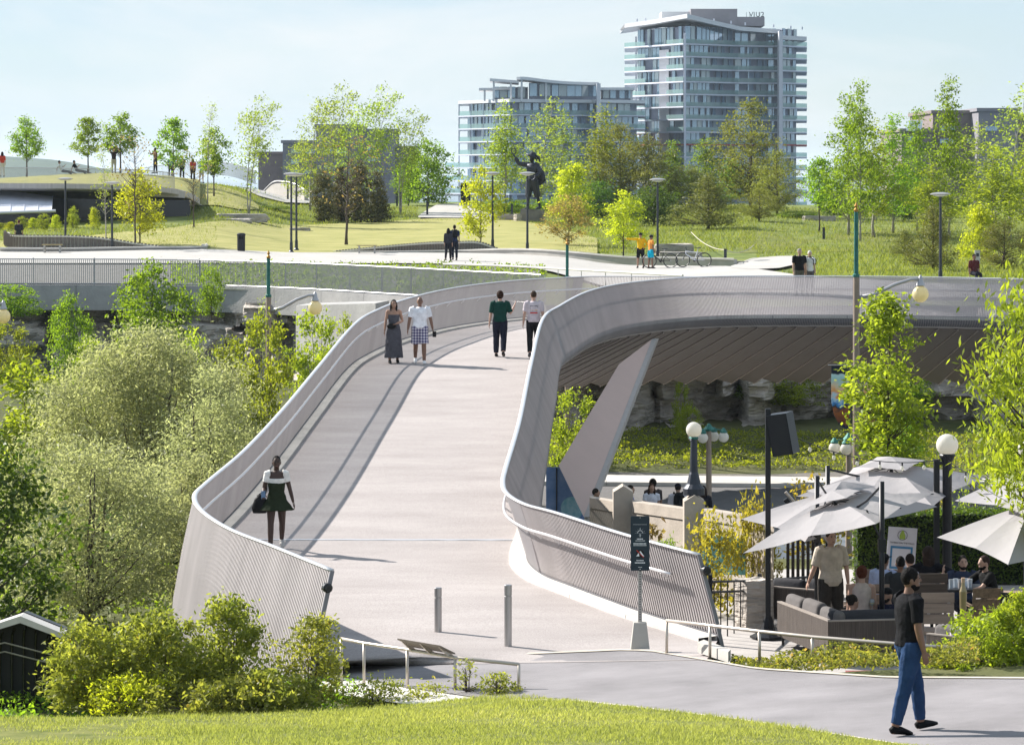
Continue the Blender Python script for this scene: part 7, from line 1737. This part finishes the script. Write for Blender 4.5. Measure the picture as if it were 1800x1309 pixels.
MB().tube([(0, 0, -0.2), (0, 0, 0.5), (0.02, 0, 0.72)], [(1.25, 1.1), (1.2, 1.05), (1.1, 1.0)], 4).build('block', pm('plinth_granite', (0.2, 0.18, 0.175), 0.85, var=0.2, scale=2, bump=0.6, bscale=8), pt_).rotation_euler = (0, 0, RAD(45))
MB().tube([(0, 0, 0.72), (0, 0, 0.74)], [(0.9, 0.8), (0.85, 0.75)], 20).build('bronze_base', M_brz, pt_)
slab_stone('heap of rough stone beside the statue plinth', 916, 231.5, 0.9, 0.7, 0.7, 0.3, 9)
slab_stone('low wall stone running left of the statue plinth', 888, 233, 1.8, 0.62, 0.6, 0.0, 10)

# ------------------------------------------------------------------ bicycles
def bicycle(label, px, Y, col, rz):
    t = thing('bicycle', label, 'bicycle', onpark(px, Y, 0.145), rz); M_fr = pm('frame_%d' % int(col[0] * 100), col, 0.35, var=0.05)
    r = 0.35
    for x, nm in ((-0.54, 'wheel'), (0.54, 'wheel')):
        w = MB(); w.tube([(x + r * math.cos(a), 0, r + r * math.sin(a)) for a in np.linspace(0, 2 * math.pi, 28, endpoint=False)], 0.027, 6, closed=True); wo_ = w.build(nm, M_black, t)
        w = MB(); w.tube([(x, -0.04, r), (x, 0.04, r)], 0.035, 8)
        for k in range(12): a = k * math.pi / 6; w.tube([(x, 0, r), (x + 0.32 * math.cos(a), 0, r + 0.32 * math.sin(a))], 0.003, 3)
        w.build('spokes', M_steel, wo_)['kind'] = 'stuff'
    bb = Vector((-0.06, 0, 0.34)); st = Vector((-0.2, 0, 0.78)); hd_ = Vector((0.36, 0, 0.82)); hd2 = Vector((0.40, 0, 0.66))
    f = MB()
    for a, b_, rr_ in ((bb, st, .022), (bb, hd2, .032), (st - Vector((0, 0, .06)), hd_ - Vector((0, 0, .04)), .022), (bb, Vector((-0.54, 0, r)), .014), (st - Vector((0, 0, .14)), Vector((-0.54, 0, r)), .013), (hd_, hd2, .026)): f.tube([a, b_], rr_, 7)
    f.build('frame', M_fr, t)
    MB().tube([hd2, Vector((0.54, 0, r))], 0.022, 6).build('fork', M_black, t)
    MB().tube([st, st + Vector((-0.04, 0, .16))], 0.014, 6).build('seat_post', M_steel, t); MB().tube([st + Vector((-0.18, 0, .18)), st + Vector((-0.04, 0, .185)), st + Vector((0.1, 0, .17))], [(.07, .025), (.055, .022), (.02, .015)], 8, lat=(0, 1, 0)).build('saddle', M_black, t)
    MB().tube([hd_, hd_ + Vector((0.0, 0, .12)), hd_ + Vector((0.05, 0, .14))], 0.016, 6).build('stem', M_black, t); MB().tube([hd_ + Vector((0.0, -.32, .18)), hd_ + Vector((0.05, 0, .14)), hd_ + Vector((0.0, .32, .18))], 0.013, 6).build('handlebar', M_black, t)
    MB().tube([bb + Vector((0, -.05, 0)), bb + Vector((0, -.06, 0))], 0.09, 14).build('chainring', M_black, t); MB().tube([bb + Vector((-.1, -.08, -.13)), bb + Vector((.1, .08, .13))], 0.012, 5).build('crank', M_steel, t)
    return t
bicycle('black mountain bike held beside the turquoise-shorted cyclist', 1160, 172.2, (0.012, 0.012, 0.014), RAD(186))
bicycle('white and blue mountain bike parked against the kerb wall', 1219, 171.6, (0.65, 0.66, 0.72), RAD(172))
# ------------------------------------------------------------------ restaurant patio
PZ0 = 2.32
M_flag = pm('patio_flag', (0.42, 0.39, 0.37), 0.85, var=0.12, scale=2, bump=0.3, bscale=20)
mb = MB(); mb.prism([(3.0, 51.0, 2.2), (16, 49.0, 2.2), (18, 66, 2.2), (3.4, 66, 2.2)], (0, 0, 0.1)); tag(mb.build('patio', M_flag), kind='structure')
def PT(px, Y, z=PZ0): return Vector((XofP(px, Y), Y, z))
M_canv = clothmat('grey_canvas', (0.40, 0.38, 0.385), 0.22)
def umbrella(label, Lp, Rp, Np, h, pole_px, pole_Y, pole_top, tilt_arm=True):
    """Lp, Rp, Np: left, right and near corner of a square canopy"""
    Fp = Lp + Rp - Np; C = (Lp + Rp) / 2; base = Vector((XofP(pole_px, pole_Y), pole_Y, PZ0))
    t = thing('patio_umbrella', label, 'umbrella', base, group='grey square patio umbrellas')
    nrm = (Rp - Lp).cross(Fp - Np); nrm = nrm if nrm.z > 0 else -nrm; nrm.normalize()
    A = C + nrm * h - base
    cor = [p - base for p in (Lp, Np, Rp, Fp)]
    rim = []
    for i in range(4): rim += [cor[i], (cor[i] + cor[(i + 1) % 4]) / 2 + (C - base - (cor[i] + cor[(i + 1) % 4]) / 2) * 0.06 + nrm * 0.03]
    def gore(i, v0, v1, lift, nu=6, nv=7, sag=0.05):
        a, b = rim[i], rim[(i + 1) % 8]; rows = []
        for j in range(nv):
            v = v0 + (v1 - v0) * j / (nv - 1)
            rows.append([A + ((a.lerp(b, u / (nu - 1))) * (1 - 0.05 * 4 * (u / (nu - 1)) * (1 - u / (nu - 1)) * v) - A * (1 - 0.05 * 4 * (u / (nu - 1)) * (1 - u / (nu - 1)) * v)) * v + nrm * (lift - sag * 4 * (u / (nu - 1)) * (1 - u / (nu - 1)) * v + 0.10 * v * (1 - v)) for u in range(nu)])
        return MB().grid(rows)
    for i in range(8): gore(i, 0.24, 1.0, 0.0).build('canopy_panel', M_canv, t, smooth=True)
    for i in range(8): gore(i, 0.0, 0.36, 0.13, sag=0.02).build('vent_panel', M_canv, t, smooth=True)
    for i in range(8): MB().tube([A - nrm * 0.06, A.lerp(rim[i], 0.5) - nrm * 0.0 + nrm * 0.01, rim[i] - nrm * 0.02], 0.010, 5).build('rib', M_black, t)
    MB().tube([A - nrm * 0.35, A - nrm * 0.05], 0.035, 8).build('hub', M_black, t)
    top = W(pole_px, pole_top, pole_Y) - base
    po_ = MB().tube([(0, 0, 0), (0, 0, top.z)], 0.042, 10).build('pole', M_black, t, smooth=True)
    MB().tube([(0, 0, 0), (0, 0, 0.05)], 0.3, 16).build('base', M_black, t)
    jt = A - nrm * 0.35
    MB().tube([Vector((0, 0, top.z - 0.06)), Vector((jt.x * .35, jt.y * .35, max(top.z - 0.35, (top.z + jt.z) / 2))), jt], 0.02, 6).build('arm', M_black, t)
    MB().tube([Vector((0, 0, top.z - 0.95)), Vector((jt.x * .35, jt.y * .35, top.z - 0.5))], 0.016, 6).build('strut', M_black, t)
    MB().box((0, 0, top.z - 1.0), (0.12, 0.12, 0.2)).build('crank_box', M_black, po_)
    return t
umbrella('front grey umbrella drooping over the black sofa', W(1306, 972, 53.8), W(1640, 866, 56.2), W(1540, 920, 53.2), 0.40, 1550, 53.6, 846)
umbrella('grey umbrella half hidden behind the drooping front one', W(1303, 912, 58.0), W(1648, 890, 59.5), W(1415, 952, 56.2), 0.42, 1436, 56.6, 836)
umbrella('rear grey umbrella reaching toward the globe lamp', W(1400, 872, 61.5), W(1733, 838, 62.5), W(1640, 890, 60.0), 0.42, 1455, 61.5, 818)
umbrella('large pale umbrella with a pointed corner over the diners', W(1647, 944, 54.0), W(1960, 960, 55.0), W(1772, 992, 51.6), 0.62, 1960, 53.8, 800)
umbrella('pale umbrella under the chestnut above the hedge', W(1678, 880, 59.5), W(1985, 850, 60.5), W(1830, 905, 57.5), 0.50, 2000, 59.0, 780)
# speaker post
b = PT(1350, 56.2); t = thing('speaker_post', 'tall black post at the patio corner holding a loudspeaker', 'post', b); top = W(1350, 718, 56.2) - b
MB().box((0, 0, top.z / 2), (0.085, 0.085, top.z)).build('shaft', M_black, t); MB().lathe([(0.3, 0), (0.3, 0.03), (0.12, 0.12), (0.06, 0.35)], n=8).build('base', M_black, t)
c = W(1376, 762, 56.2); t = thing('loudspeaker', 'black loudspeaker tilted on the tall patio post', 'loudspeaker', c)
Mr = Matrix.Rotation(RAD(-10), 3, 'Y') @ Matrix.Rotation(RAD(-24), 3, 'Z')
MB().box((0, 0, 0), (0.36, 0.34, 0.68), mat=Mr).build('cabinet', M_black, t); MB().box(Mr @ Vector((0, -0.175, 0)), (0.32, 0.012, 0.64), mat=Mr).build('grille', pm('grille', (0.02, 0.02, 0.022), 0.8, bump=0.6, bscale=80), t)
MB().box((-0.2, 0.02, 0.1), (0.1, 0.05, 0.16)).build('bracket', M_black, t)
# globe lamps of the patio
def patio_globe(label, px, py, Y, r, twin=False):
    b = PT(px, Y); g = W(px, py, Y) - b; t = thing('patio_globe_lamp', label, 'lamp', b, group='patio globe lamps')
    MB().tube([(0, 0, 0), (0, 0, g.z - r)], 0.085, 12).build('post', M_black, t); MB().lathe([(0.08, g.z - r - 0.12), (0.15, g.z - r + 0.02), (0.12, g.z - r + 0.06)], n=14).build('collar', M_black, t); globe(t, g, r)
    if twin: MB().box((-0.19, 0, (g.z - r - 0.05) / 2), (0.10, 0.10, g.z - r - 0.05)).build('side_post', M_black, t); MB().box((-0.1, 0, g.z - r - 0.12), (0.2, 0.06, 0.06)).build('tie', M_black, t)
patio_globe('white globe lamp on twin black posts beside the hedge', 1665, 782, 61.0, 0.2, True)
patio_globe('white globe lamp half hidden by the chestnut leaves', 1808, 790, 56.0, 0.22)
# string lights
sl = thing('string_lights', 'thin string of light bulbs slung across the patio', 'string lights', W(1352, 745, 56.2)); o = sl.location
Pw = rope(W(1352, 745, 56.2), W(1662, 806, 61), 0.28, 24) + rope(W(1662, 806, 61), W(1830, 850, 55), 0.2, 14)[1:]
MB().tube([p - o for p in Pw], 0.008, 4).build('wire', M_black, sl)
for i in range(2, len(Pw) - 1, 3):
    p = Pw[i] - o; MB().tube([p, p + Vector((0, 0, -0.06))], 0.014, 6).build('socket', M_black, sl); MB().ball(p + Vector((0, 0, -0.1)), (0.03, 0.03, 0.045), 8, 6).build('bulb', glassmat('bulb_glass', (0.9, 0.88, 0.8), 0.5), sl)
# hedge
hg_ = thing('clipped_hedge', 'dark clipped hedge behind the diners', 'hedge', PT(1640, 63.5))
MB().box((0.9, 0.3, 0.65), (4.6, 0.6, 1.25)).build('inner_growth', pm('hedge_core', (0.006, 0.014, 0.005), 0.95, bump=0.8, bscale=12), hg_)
rg = np.random.default_rng(31); n = 14000
P = np.stack([rg.uniform(-1.5, 3.3, n), rg.choice([0, 1], n, p=[.85, .15]) * rg.uniform(0, .6, n) - 0.03 + rg.normal(0, .03, n), rg.uniform(0.0, 1.33, n)], 1); tp_ = rg.random(n) < 0.2; P[tp_, 2] = 1.3 + rg.normal(0, .04, tp_.sum()); P[tp_, 1] = rg.uniform(0, .6, tp_.sum())
d = rg.normal(0, 1, (n, 3)); d /= np.linalg.norm(d, axis=1)[:, None]; e = rg.normal(0, 1, (n, 3)); e -= d * (e * d).sum(1)[:, None]; e /= np.linalg.norm(e, axis=1)[:, None]
a = d * 0.035; b_ = e * 0.018; Vv = np.stack([P - a, P + b_, P + a, P - b_], 1).reshape(-1, 3)
link('foliage', fast_mesh('foliage', Vv, 4, rg.random(n)), L_deep, hg_)
# stair railing with dark slats
sr = thing('slatted_stair', 'dark wooden slatted stair side descending behind the standing man', 'stair', PT(1385, 61))
for i in range(9):
    x = i * 0.09; z1 = 1.75 - i * 0.13; MB().box((x, 0, z1 / 2), (0.055, 0.05, z1)).build('slat', pm('dark_slat', (0.05, 0.04, 0.035), 0.8, var=0.2), sr)
MB().beam((-0.05, -0.03, 1.82), (0.85, -0.03, 0.62), 0.05, 0.09).build('stringer', M_black, sr)
for dz in (0.0, -0.22): MB().tube([(-0.05, -0.08, 1.95 + dz), (0.95, -0.08, 0.78 + dz)], 0.028, 6).build('stair_rail', M_hrail if dz == 0 else M_black, sr)
# black metal fence
fe = thing('metal_fence', 'low black metal fence between bridge end and patio', 'fence', PT(1245, 55)); o = fe.location
a = W(1243, 1022, 55.5) - o; b_ = W(1330, 1020, 58) - o; c = W(1445, 1012, 60) - o
for dz in (0, -0.17): MB().tube([a + Vector((0, 0, dz)), b_ + Vector((0, 0, dz)), c + Vector((0, 0, dz))], 0.022, 6).build('rail', M_black, fe)
for i in range(16):
    f = i / 15; p = a.lerp(b_, f * 2) if f < .5 else b_.lerp(c, f * 2 - 1); MB().box((p.x, p.y, p.z / 2 - 0.02), (0.02, 0.02, p.z)).build('baluster', M_black, fe)
for p in (a, b_): MB().box((p.x + 0.05, p.y - 0.03, p.z / 2 + 0.05), (0.07, 0.07, p.z + 0.14)).build('fence_post', M_black, fe)
for px, Y, w, h, lab in ((1325, 57.5, 0.55, 0.75, 'pale boulder behind the black fence'), (1340, 59, 0.5, 0.45, 'smaller pale boulder beside the boulder behind the fence')):
    o2 = slab_stone(lab, 1300, 180, w, h + .2, 0.5, 0.4, int(px)); o2.location = PT(px, Y); o2['group'] = 'patio boulders'
# sofas
M_wick = pm('grey_wicker', (0.075, 0.06, 0.052), 0.85, var=0.35, scale=3, stretch=(18, 18, 0.6), bump=0.7, bscale=8)
M_cush = pm('charcoal_cushion', (0.03, 0.03, 0.036), 0.9, var=0.15, scale=5, bump=0.4, bscale=12)
M_cushg = pm('grey_cushion', (0.11, 0.10, 0.098), 0.9, var=0.15, scale=5, bump=0.4, bscale=12)
def cushion(c, sx, sy, sz, rz, mat, parent, tilt=0.0):
    m = MB().box((0, 0, 0), (sx, sy, sz)).build('cushion', mat, parent, loc=c); m.rotation_euler = (tilt, 0, rz)
    bv = m.modifiers.new('bevel', 'BEVEL'); bv.width = min(sy, sz) * 0.42; bv.segments = 4
    m.data.polygons.foreach_set('use_smooth', [True] * 6)
    return m
def sofa(label, pts, hb, cush):
    """pts: plan points of the outer back; the seat lies behind it"""
    o = Vector((pts[0][0], pts[0][1], PZ0)); t = thing('patio_sofa', label, 'sofa', o, group='low patio sofas'); P = [Vector((p[0], p[1], 0)) - Vector((o.x, o.y, 0)) for p in pts]
    for i in range(len(P) - 1):
        a, b_ = P[i], P[i + 1]; d = (b_ - a); L = d.length; d.normalize(); n = Vector((-d.y, d.x, 0)); a2 = a + d * 0.012; b2 = b_ - d * 0.012
        MB().prism([a2 + Vector((0, 0, .14)), b2 + Vector((0, 0, .14)), b2 + Vector((0, 0, hb)), a2 + Vector((0, 0, hb))], n * 0.07).build('back_panel', M_wick, t)
        MB().prism([a2 + n * 0.08 + Vector((0, 0, .16)), b2 + n * 0.08 + Vector((0, 0, .16)), b2 + n * 0.75 + Vector((0, 0, .16)), a2 + n * 0.75 + Vector((0, 0, .16))], (0, 0, 0.22)).build('seat', M_cush, t)
        MB().beam(a2 + Vector((0, 0, hb + 0.012)) + n * 0.035, b2 + Vector((0, 0, hb + 0.012)) + n * 0.035, 0.075, 0.02).build('top_trim', M_hrail if False else pm('sofa_trim', (0.3, 0.26, 0.23), 0.7), t)
        for f in (0.06, 0.94): q = a.lerp(b_, f) + n * 0.05; MB().box((q.x, q.y, 0.07), (0.04, 0.04, 0.14)).build('leg', M_black, t)
        k = max(1, int(L / 0.62))
        for j in range(k):
            q = a.lerp(b_, (j + .5) / k) + n * 0.2 + Vector((0, 0, hb - 0.06 + 0.03 * (j % 2))); cushion(q, L / k * 0.92, 0.2, 0.42, math.atan2(d.y, d.x), M_cushg if (cush == 'grey' or (cush == 'mix' and i == 0)) else M_cush, t, -0.15)
    return t
sofa('wicker corner sofa with charcoal cushions under the front umbrella', [(XofP(1366, 55.4), 55.4), (XofP(1456, 53.0), 53.0), (XofP(1590, 53.2), 53.2)], 0.68, 'mix')
sofa('dark sofa behind the corner sofa beside the speaker post', [(XofP(1346, 57.6), 57.6), (XofP(1470, 56.8), 56.8)], 0.66, 'dark')
sofa('small wicker sofa half behind the glossy shrub', [(XofP(1627, 52.0), 52.0), (XofP(1742, 51.2), 51.2)], 0.62, 'grey')
M_wood = pm('teak', (0.30, 0.22, 0.17), 0.7, var=0.2, scale=3, stretch=(0.5, 6, 6))
M_woodd = pm('dark_teak', (0.085, 0.065, 0.055), 0.7, var=0.2, scale=3, stretch=(0.5, 6, 6))
def chair(label, px, Y, rz, mat, wdt=0.56, top=1.02):
    t = thing('patio_chair', label, 'chair', PT(px, Y), rz, group='wooden patio chairs')
    MB().box((0, 0.25, 0.42), (wdt, 0.52, 0.06)).build('seat', mat, t)
    for k in range(3): MB().box((0, -0.02 - 0.025 * k, top - 0.09 - (2 - k) * 0.17), (wdt, 0.03, 0.155)).build('back_slat', mat, t)
    for sx in (-1, 1):
        MB().beam((sx * (wdt / 2 - .03), 0.03, 0), (sx * (wdt / 2 - .03), -0.05, top - 0.02), 0.04, 0.04).build('rear_leg', mat, t); MB().box((sx * (wdt / 2 - .03), 0.48, 0.2), (0.04, 0.04, 0.4)).build('front_leg', mat, t)
        MB().box((sx * (wdt / 2), 0.22, 0.64), (0.06, 0.5, 0.03)).build('arm_rest', mat, t)
    return t
chair('sunlit pale wooden slat chair beside the walking man', 1647, 53.6, RAD(4), M_wood, 0.52, 1.08)
chair('brown slat chair between the sofa sitters', 1525, 55.2, RAD(-4), M_wood, 0.7, 1.02)
chair('dark slat chair behind the walking man', 1632, 56.4, RAD(2), M_woodd, 0.62, 1.05)
chair('brown slat chair under the cap wearer', 1540, 57.6, RAD(-3), M_wood, 0.7, 0.98)
chair('woven cane chair beside the reaching diner', 1735, 55.2, RAD(6), pm('cane', (0.25, 0.17, 0.10), 0.8, var=0.3, scale=20), 0.5, 0.95)
chair('black metal chair near the glossy shrub', 1782, 54.4, RAD(-8), M_black, 0.42, 0.98)
def table(label, px, Y, w, d, mat, h=0.72):
    t = thing('patio_table', label, 'table', PT(px, Y)); MB().box((0, 0, h), (w, d, 0.04)).build('top', mat, t)
    for sx in (-1, 1):
        for sy in (-1, 1): MB().box((sx * (w / 2 - .05), sy * (d / 2 - .05), h / 2 - 0.01), (0.05, 0.05, h - 0.02)).build('leg', M_black, t)
    return t
table('dark patio table with drinks between the diners', 1690, 56.8, 1.0, 0.8, M_black, 0.74)
table('small pale wooden table beside the black metal chair', 1770, 56.0, 0.7, 0.6, M_wood, 0.74)
table('low table with a wine glass inside the corner sofa', 1530, 54.6, 0.9, 0.4, M_woodd, 0.62)
M_gl = glassmat('drink_glass', (0.75, 0.8, 0.85), 0.4); M_beer = pm('amber_drink', (0.35, 0.14, 0.02), 0.2, var=0.05)
for i, (px, Y, z, beer) in enumerate(((1672, 56.6, 0.76, 0), (1680, 56.7, 0.76, 0), (1688, 56.6, 0.76, 1), (1697, 56.75, 0.76, 0), (1705, 56.65, 0.76, 0))):
    t = thing('drinking_glass', 'tumbler of amber drink among the clear glasses' if beer else 'clear tumbler on the dark patio table', 'glass', PT(px, Y, PZ0 + z), group='glasses on the dark patio table')
    MB().lathe([(0.035, 0), (0.042, 0.15)], n=12).build('tumbler', M_gl, t)
    MB().lathe([(0.033, 0.008), (0.038, 0.10)], n=12).build('drink', M_beer if beer else M_gl, t)
t = thing('wine_glass', 'stemmed wine glass on the low table inside the sofa corner', 'glass', PT(1533, 54.5, PZ0 + 0.64)); MB().lathe([(0.035, 0), (0.006, 0.012), (0.006, 0.09), (0.035, 0.13), (0.04, 0.17), (0.032, 0.21)], n=14).build('bowl', M_gl, t); MB().lathe([(0.01, 0.1), (0.036, 0.135), (0.038, 0.15)], n=12).build('wine', pm('white_wine', (0.5, 0.45, 0.2), 0.2), t)
t = thing('bottle_torch', 'gold bottle garden torch on a thin pole beside the patio', 'torch', PT(1693, 50.0, 2.6)); top = W(1693, 1015, 50.0).z - 2.6
MB().tube([(0, 0, -0.5), (0, 0, top - 0.5)], 0.012, 6).build('pole', M_black, t); MB().lathe([(0.02, top - 0.52), (0.05, top - 0.46), (0.055, top - 0.2), (0.03, top - 0.12), (0.02, top - 0.06)], n=14).build('bottle', pm('old_gold', (0.28, 0.22, 0.12), 0.35, metal=0.5), t); MB().lathe([(0.025, top - 0.07), (0.028, top)], n=10).build('cork', pm('cork', (0.45, 0.3, 0.2), 0.8), t)
# restaurant sign without its code
b = W(1583, 990, 61.5); t = thing('restaurant_sign', 'leaning white menu board with blue frame and pear logo', 'sign', b); t.rotation_euler = (0, RAD(4), 0)
w, h = 0.52, 0.9
MB().prism([(-w / 2, 0, -0.35), (w / 2, 0, -0.35), (w / 2, 0, h - .25), (-w / 2, 0, h - .25)], (0, 0.02, 0)).build('board', pm('board_white', (0.62, 0.62, 0.68), 0.5, var=0.03), t)
for (x0, x1, z0, z1) in ((-.2, .2, .27, .31), (-.2, .2, -.1, -.06), (-.2, -.165, -.06, .27), (.165, .2, -.06, .27)): MB().prism([(x0, -.004, z0), (x1, -.004, z0), (x1, -.004, z1), (x0, -.004, z1)], (0, -0.003, 0)).build('blue_frame', pm('frame_blue', (0.05, 0.2, 0.38), 0.5), t)
MB().tube([(0, -0.004, .44), (0, -0.004, .50), (0, -0.004, .56), (0, -.004, .6)], [(.045, .004), (.055, .004), (.03, .004), (.012, .004)], 12, lat=(1, 0, 0)).build('pear_logo', pm('logo_green', (0.3, 0.42, 0.06), 0.6), t)
MB().tube([(.085 * math.cos(a), -.004, .51 + .085 * math.sin(a)) for a in np.linspace(0, 6.283, 24, endpoint=False)], .005, 4, closed=True).build('logo_ring', pm('logo_grey', (0.12, 0.12, 0.16), 0.6), t)
text('TAVERN ON THE FALLS', 'sign_lettering', 0.042, Vector((0, -.006, .355)), pm('ink', (0.02, 0.02, 0.03), 0.7), t, 0.001, align='CENTER')
MB().box((0, 0.02, -0.75), (0.04, 0.04, 1.0)).build('stand', M_black, t)
# red low plank table at the patio edge
t = thing('plank_platform', 'low red-brown plank platform at the patio edge', 'platform', PT(1518, 51.2, 2.3))
for k in range(5): MB().box((0, -0.2 + k * 0.1, 0.16), (0.5, 0.09, 0.03)).build('plank', pm('red_plank', (0.28, 0.09, 0.09), 0.8, var=0.15, scale=3), t)
for sx in (-1, 1): MB().box((sx * .2, 0, 0.07), (0.05, 0.45, 0.14)).build('bearer', M_black, t)
# patio people
def seated(label, px, hy, Y, rz, **kw):
    h = W(px, hy, Y); p = Vector((h.x, h.y, h.z - 0.70)); k = dict(legs=((82, 85), (82, 85)), sit=True, vox=0.014, shoes=(0.02, 0.02, 0.02), bottom=dict(col=(0.02, 0.02, 0.03)))
    k.update(kw); return person(label, p, RAD(rz), 1.74, **k)
b = PT(1460, 55.9)
person('standing man in beige short-sleeved shirt and sunglasses under the umbrellas', b, RAD(18), 1.80, legs=((2, 1, 4), (0, 1, 4)), arms=(((0.3, -0.1, -1), (0.25, -0.3, -0.9)), ((0.25, 0.15, -1), (0.0, 0.3, -1))), skin='light', shirt=dict(col=(0.52, 0.46, 0.38), sleeve=0.55, loose=0.03, hem=0.86, fold=0.008), bottom=dict(col=(0.045, 0.04, 0.036), loose=0.02), hair=dict(col=(0.05, 0.03, 0.02)), vox=0.010, face=True, fingers=True)
seated('diner with red hair bun and bare shoulders seen from behind', 1515, 1008, 54.6, 175, skin='light', female=True, hair=dict(col=(0.10, 0.03, 0.015), style='bun', e=0.01), shirt=dict(col=(0.5, 0.42, 0.38), sleeve=0, hem=0.93))
seated('diner in black cap and pale blue shirt', 1553, 985, 57.2, 150, skin='brown', shirt=dict(col=(0.38, 0.45, 0.65), sleeve=0.5), hat=dict(type='cap', col=(0.01, 0.01, 0.012)), hair=dict(col=(0.01, 0.01, 0.01)))
seated('diner in dark grey shirt with cropped black hair seen from behind', 1583, 990, 56.9, 185, skin='brown', shirt=dict(col=(0.035, 0.04, 0.045), sleeve=0.5), hair=dict(col=(0.01, 0.009, 0.009)), build=1.08)
seated('diner with long curly dark hair and black top', 1632, 975, 58.2, 170, skin='light', female=True, shirt=dict(col=(0.01, 0.01, 0.014), sleeve=0.9), hair=dict(col=(0.035, 0.022, 0.018), style='long', e=0.03), arms=(((0.8, 0.1, -0.3), (0.6, 0.5, -0.2)),) * 2)
seated('man with glasses in dark blue t-shirt holding up one arm', 1692, 988, 58.0, 5, skin='light', shirt=dict(col=(0.03, 0.04, 0.075), sleeve=0.5), hair=dict(col=(0.015, 0.012, 0.01)), face=True, beard=True, arms=(((0.4, 0.3, -0.5), (0.0, 0.1, 1)), ((0.3, 0.3, -0.8), (-0.3, 0.7, -0.1))), build=1.1)
seated('man in black shirt reaching across the table', 1748, 985, 57.0, -70, skin='light', shirt=dict(col=(0.012, 0.012, 0.012), sleeve=0.5), hair=dict(col=(0.04, 0.025, 0.02)), lean=18, beard=True, arms=(((0.2, 0.8, -0.5), (0.0, 1, -0.35)), ((0.2, 0.7, -0.6), (0.0, 1, -0.2))))
seated('small dark-haired person in white collar on the corner sofa', 1497, 1058, 54.0, 120, skin='tan', female=True, shirt=dict(col=(0.5, 0.5, 0.55), sleeve=0.5), hair=dict(col=(0.02, 0.015, 0.012), style='bun'))
seated('bearded person in navy shirt and backwards cap on the sofa', 1562, 1045, 54.4, -60, skin='tan', shirt=dict(col=(0.012, 0.015, 0.035), sleeve=0.5), hat=dict(type='cap', col=(0.008, 0.008, 0.01)), beard=True)
seated('person in lilac top behind the bottle torch', 1695, 1082, 51.8, 20, skin='tan', female=True, shirt=dict(col=(0.5, 0.42, 0.55), sleeve=0.4), hair=dict(col=(0.05, 0.03, 0.02), style='long'))
seated('dark-haired diner beside the cropped one', 1600, 985, 59.0, 190, skin='light', shirt=dict(col=(0.3, 0.3, 0.36), sleeve=0.5), hair=dict(col=(0.02, 0.014, 0.012)))
# parked car roof glimpsed behind the hedge
t = thing('parked_car', 'blue car glimpsed between umbrella and hedge', 'car', Vector((XofP(1718, 82), 82, 0.15)))
MB().tube([(-2.1, 0, .5), (-1.9, 0, .75), (-1.2, 0, .95), (-.6, 0, 1.4), (.8, 0, 1.45), (1.6, 0, 1.0), (2.1, 0, .8), (2.15, 0, .5)], [(.3, .8), (.35, .85), (.4, .88), (.25, .7), (.25, .7), (.38, .88), (.3, .85), (.2, .8)], 12, lat=(0, 0, 1)).build('body', pm('car_blue', (0.02, 0.06, 0.18), 0.25, var=0.03, spec=0.6), t, smooth=True)
for x in (-1.3, 1.3):
    for y in (-.8, .8): MB().tube([(x, y - .1, .33), (x, y + .1, .33)], .33, 18).build('wheel', M_black, t)
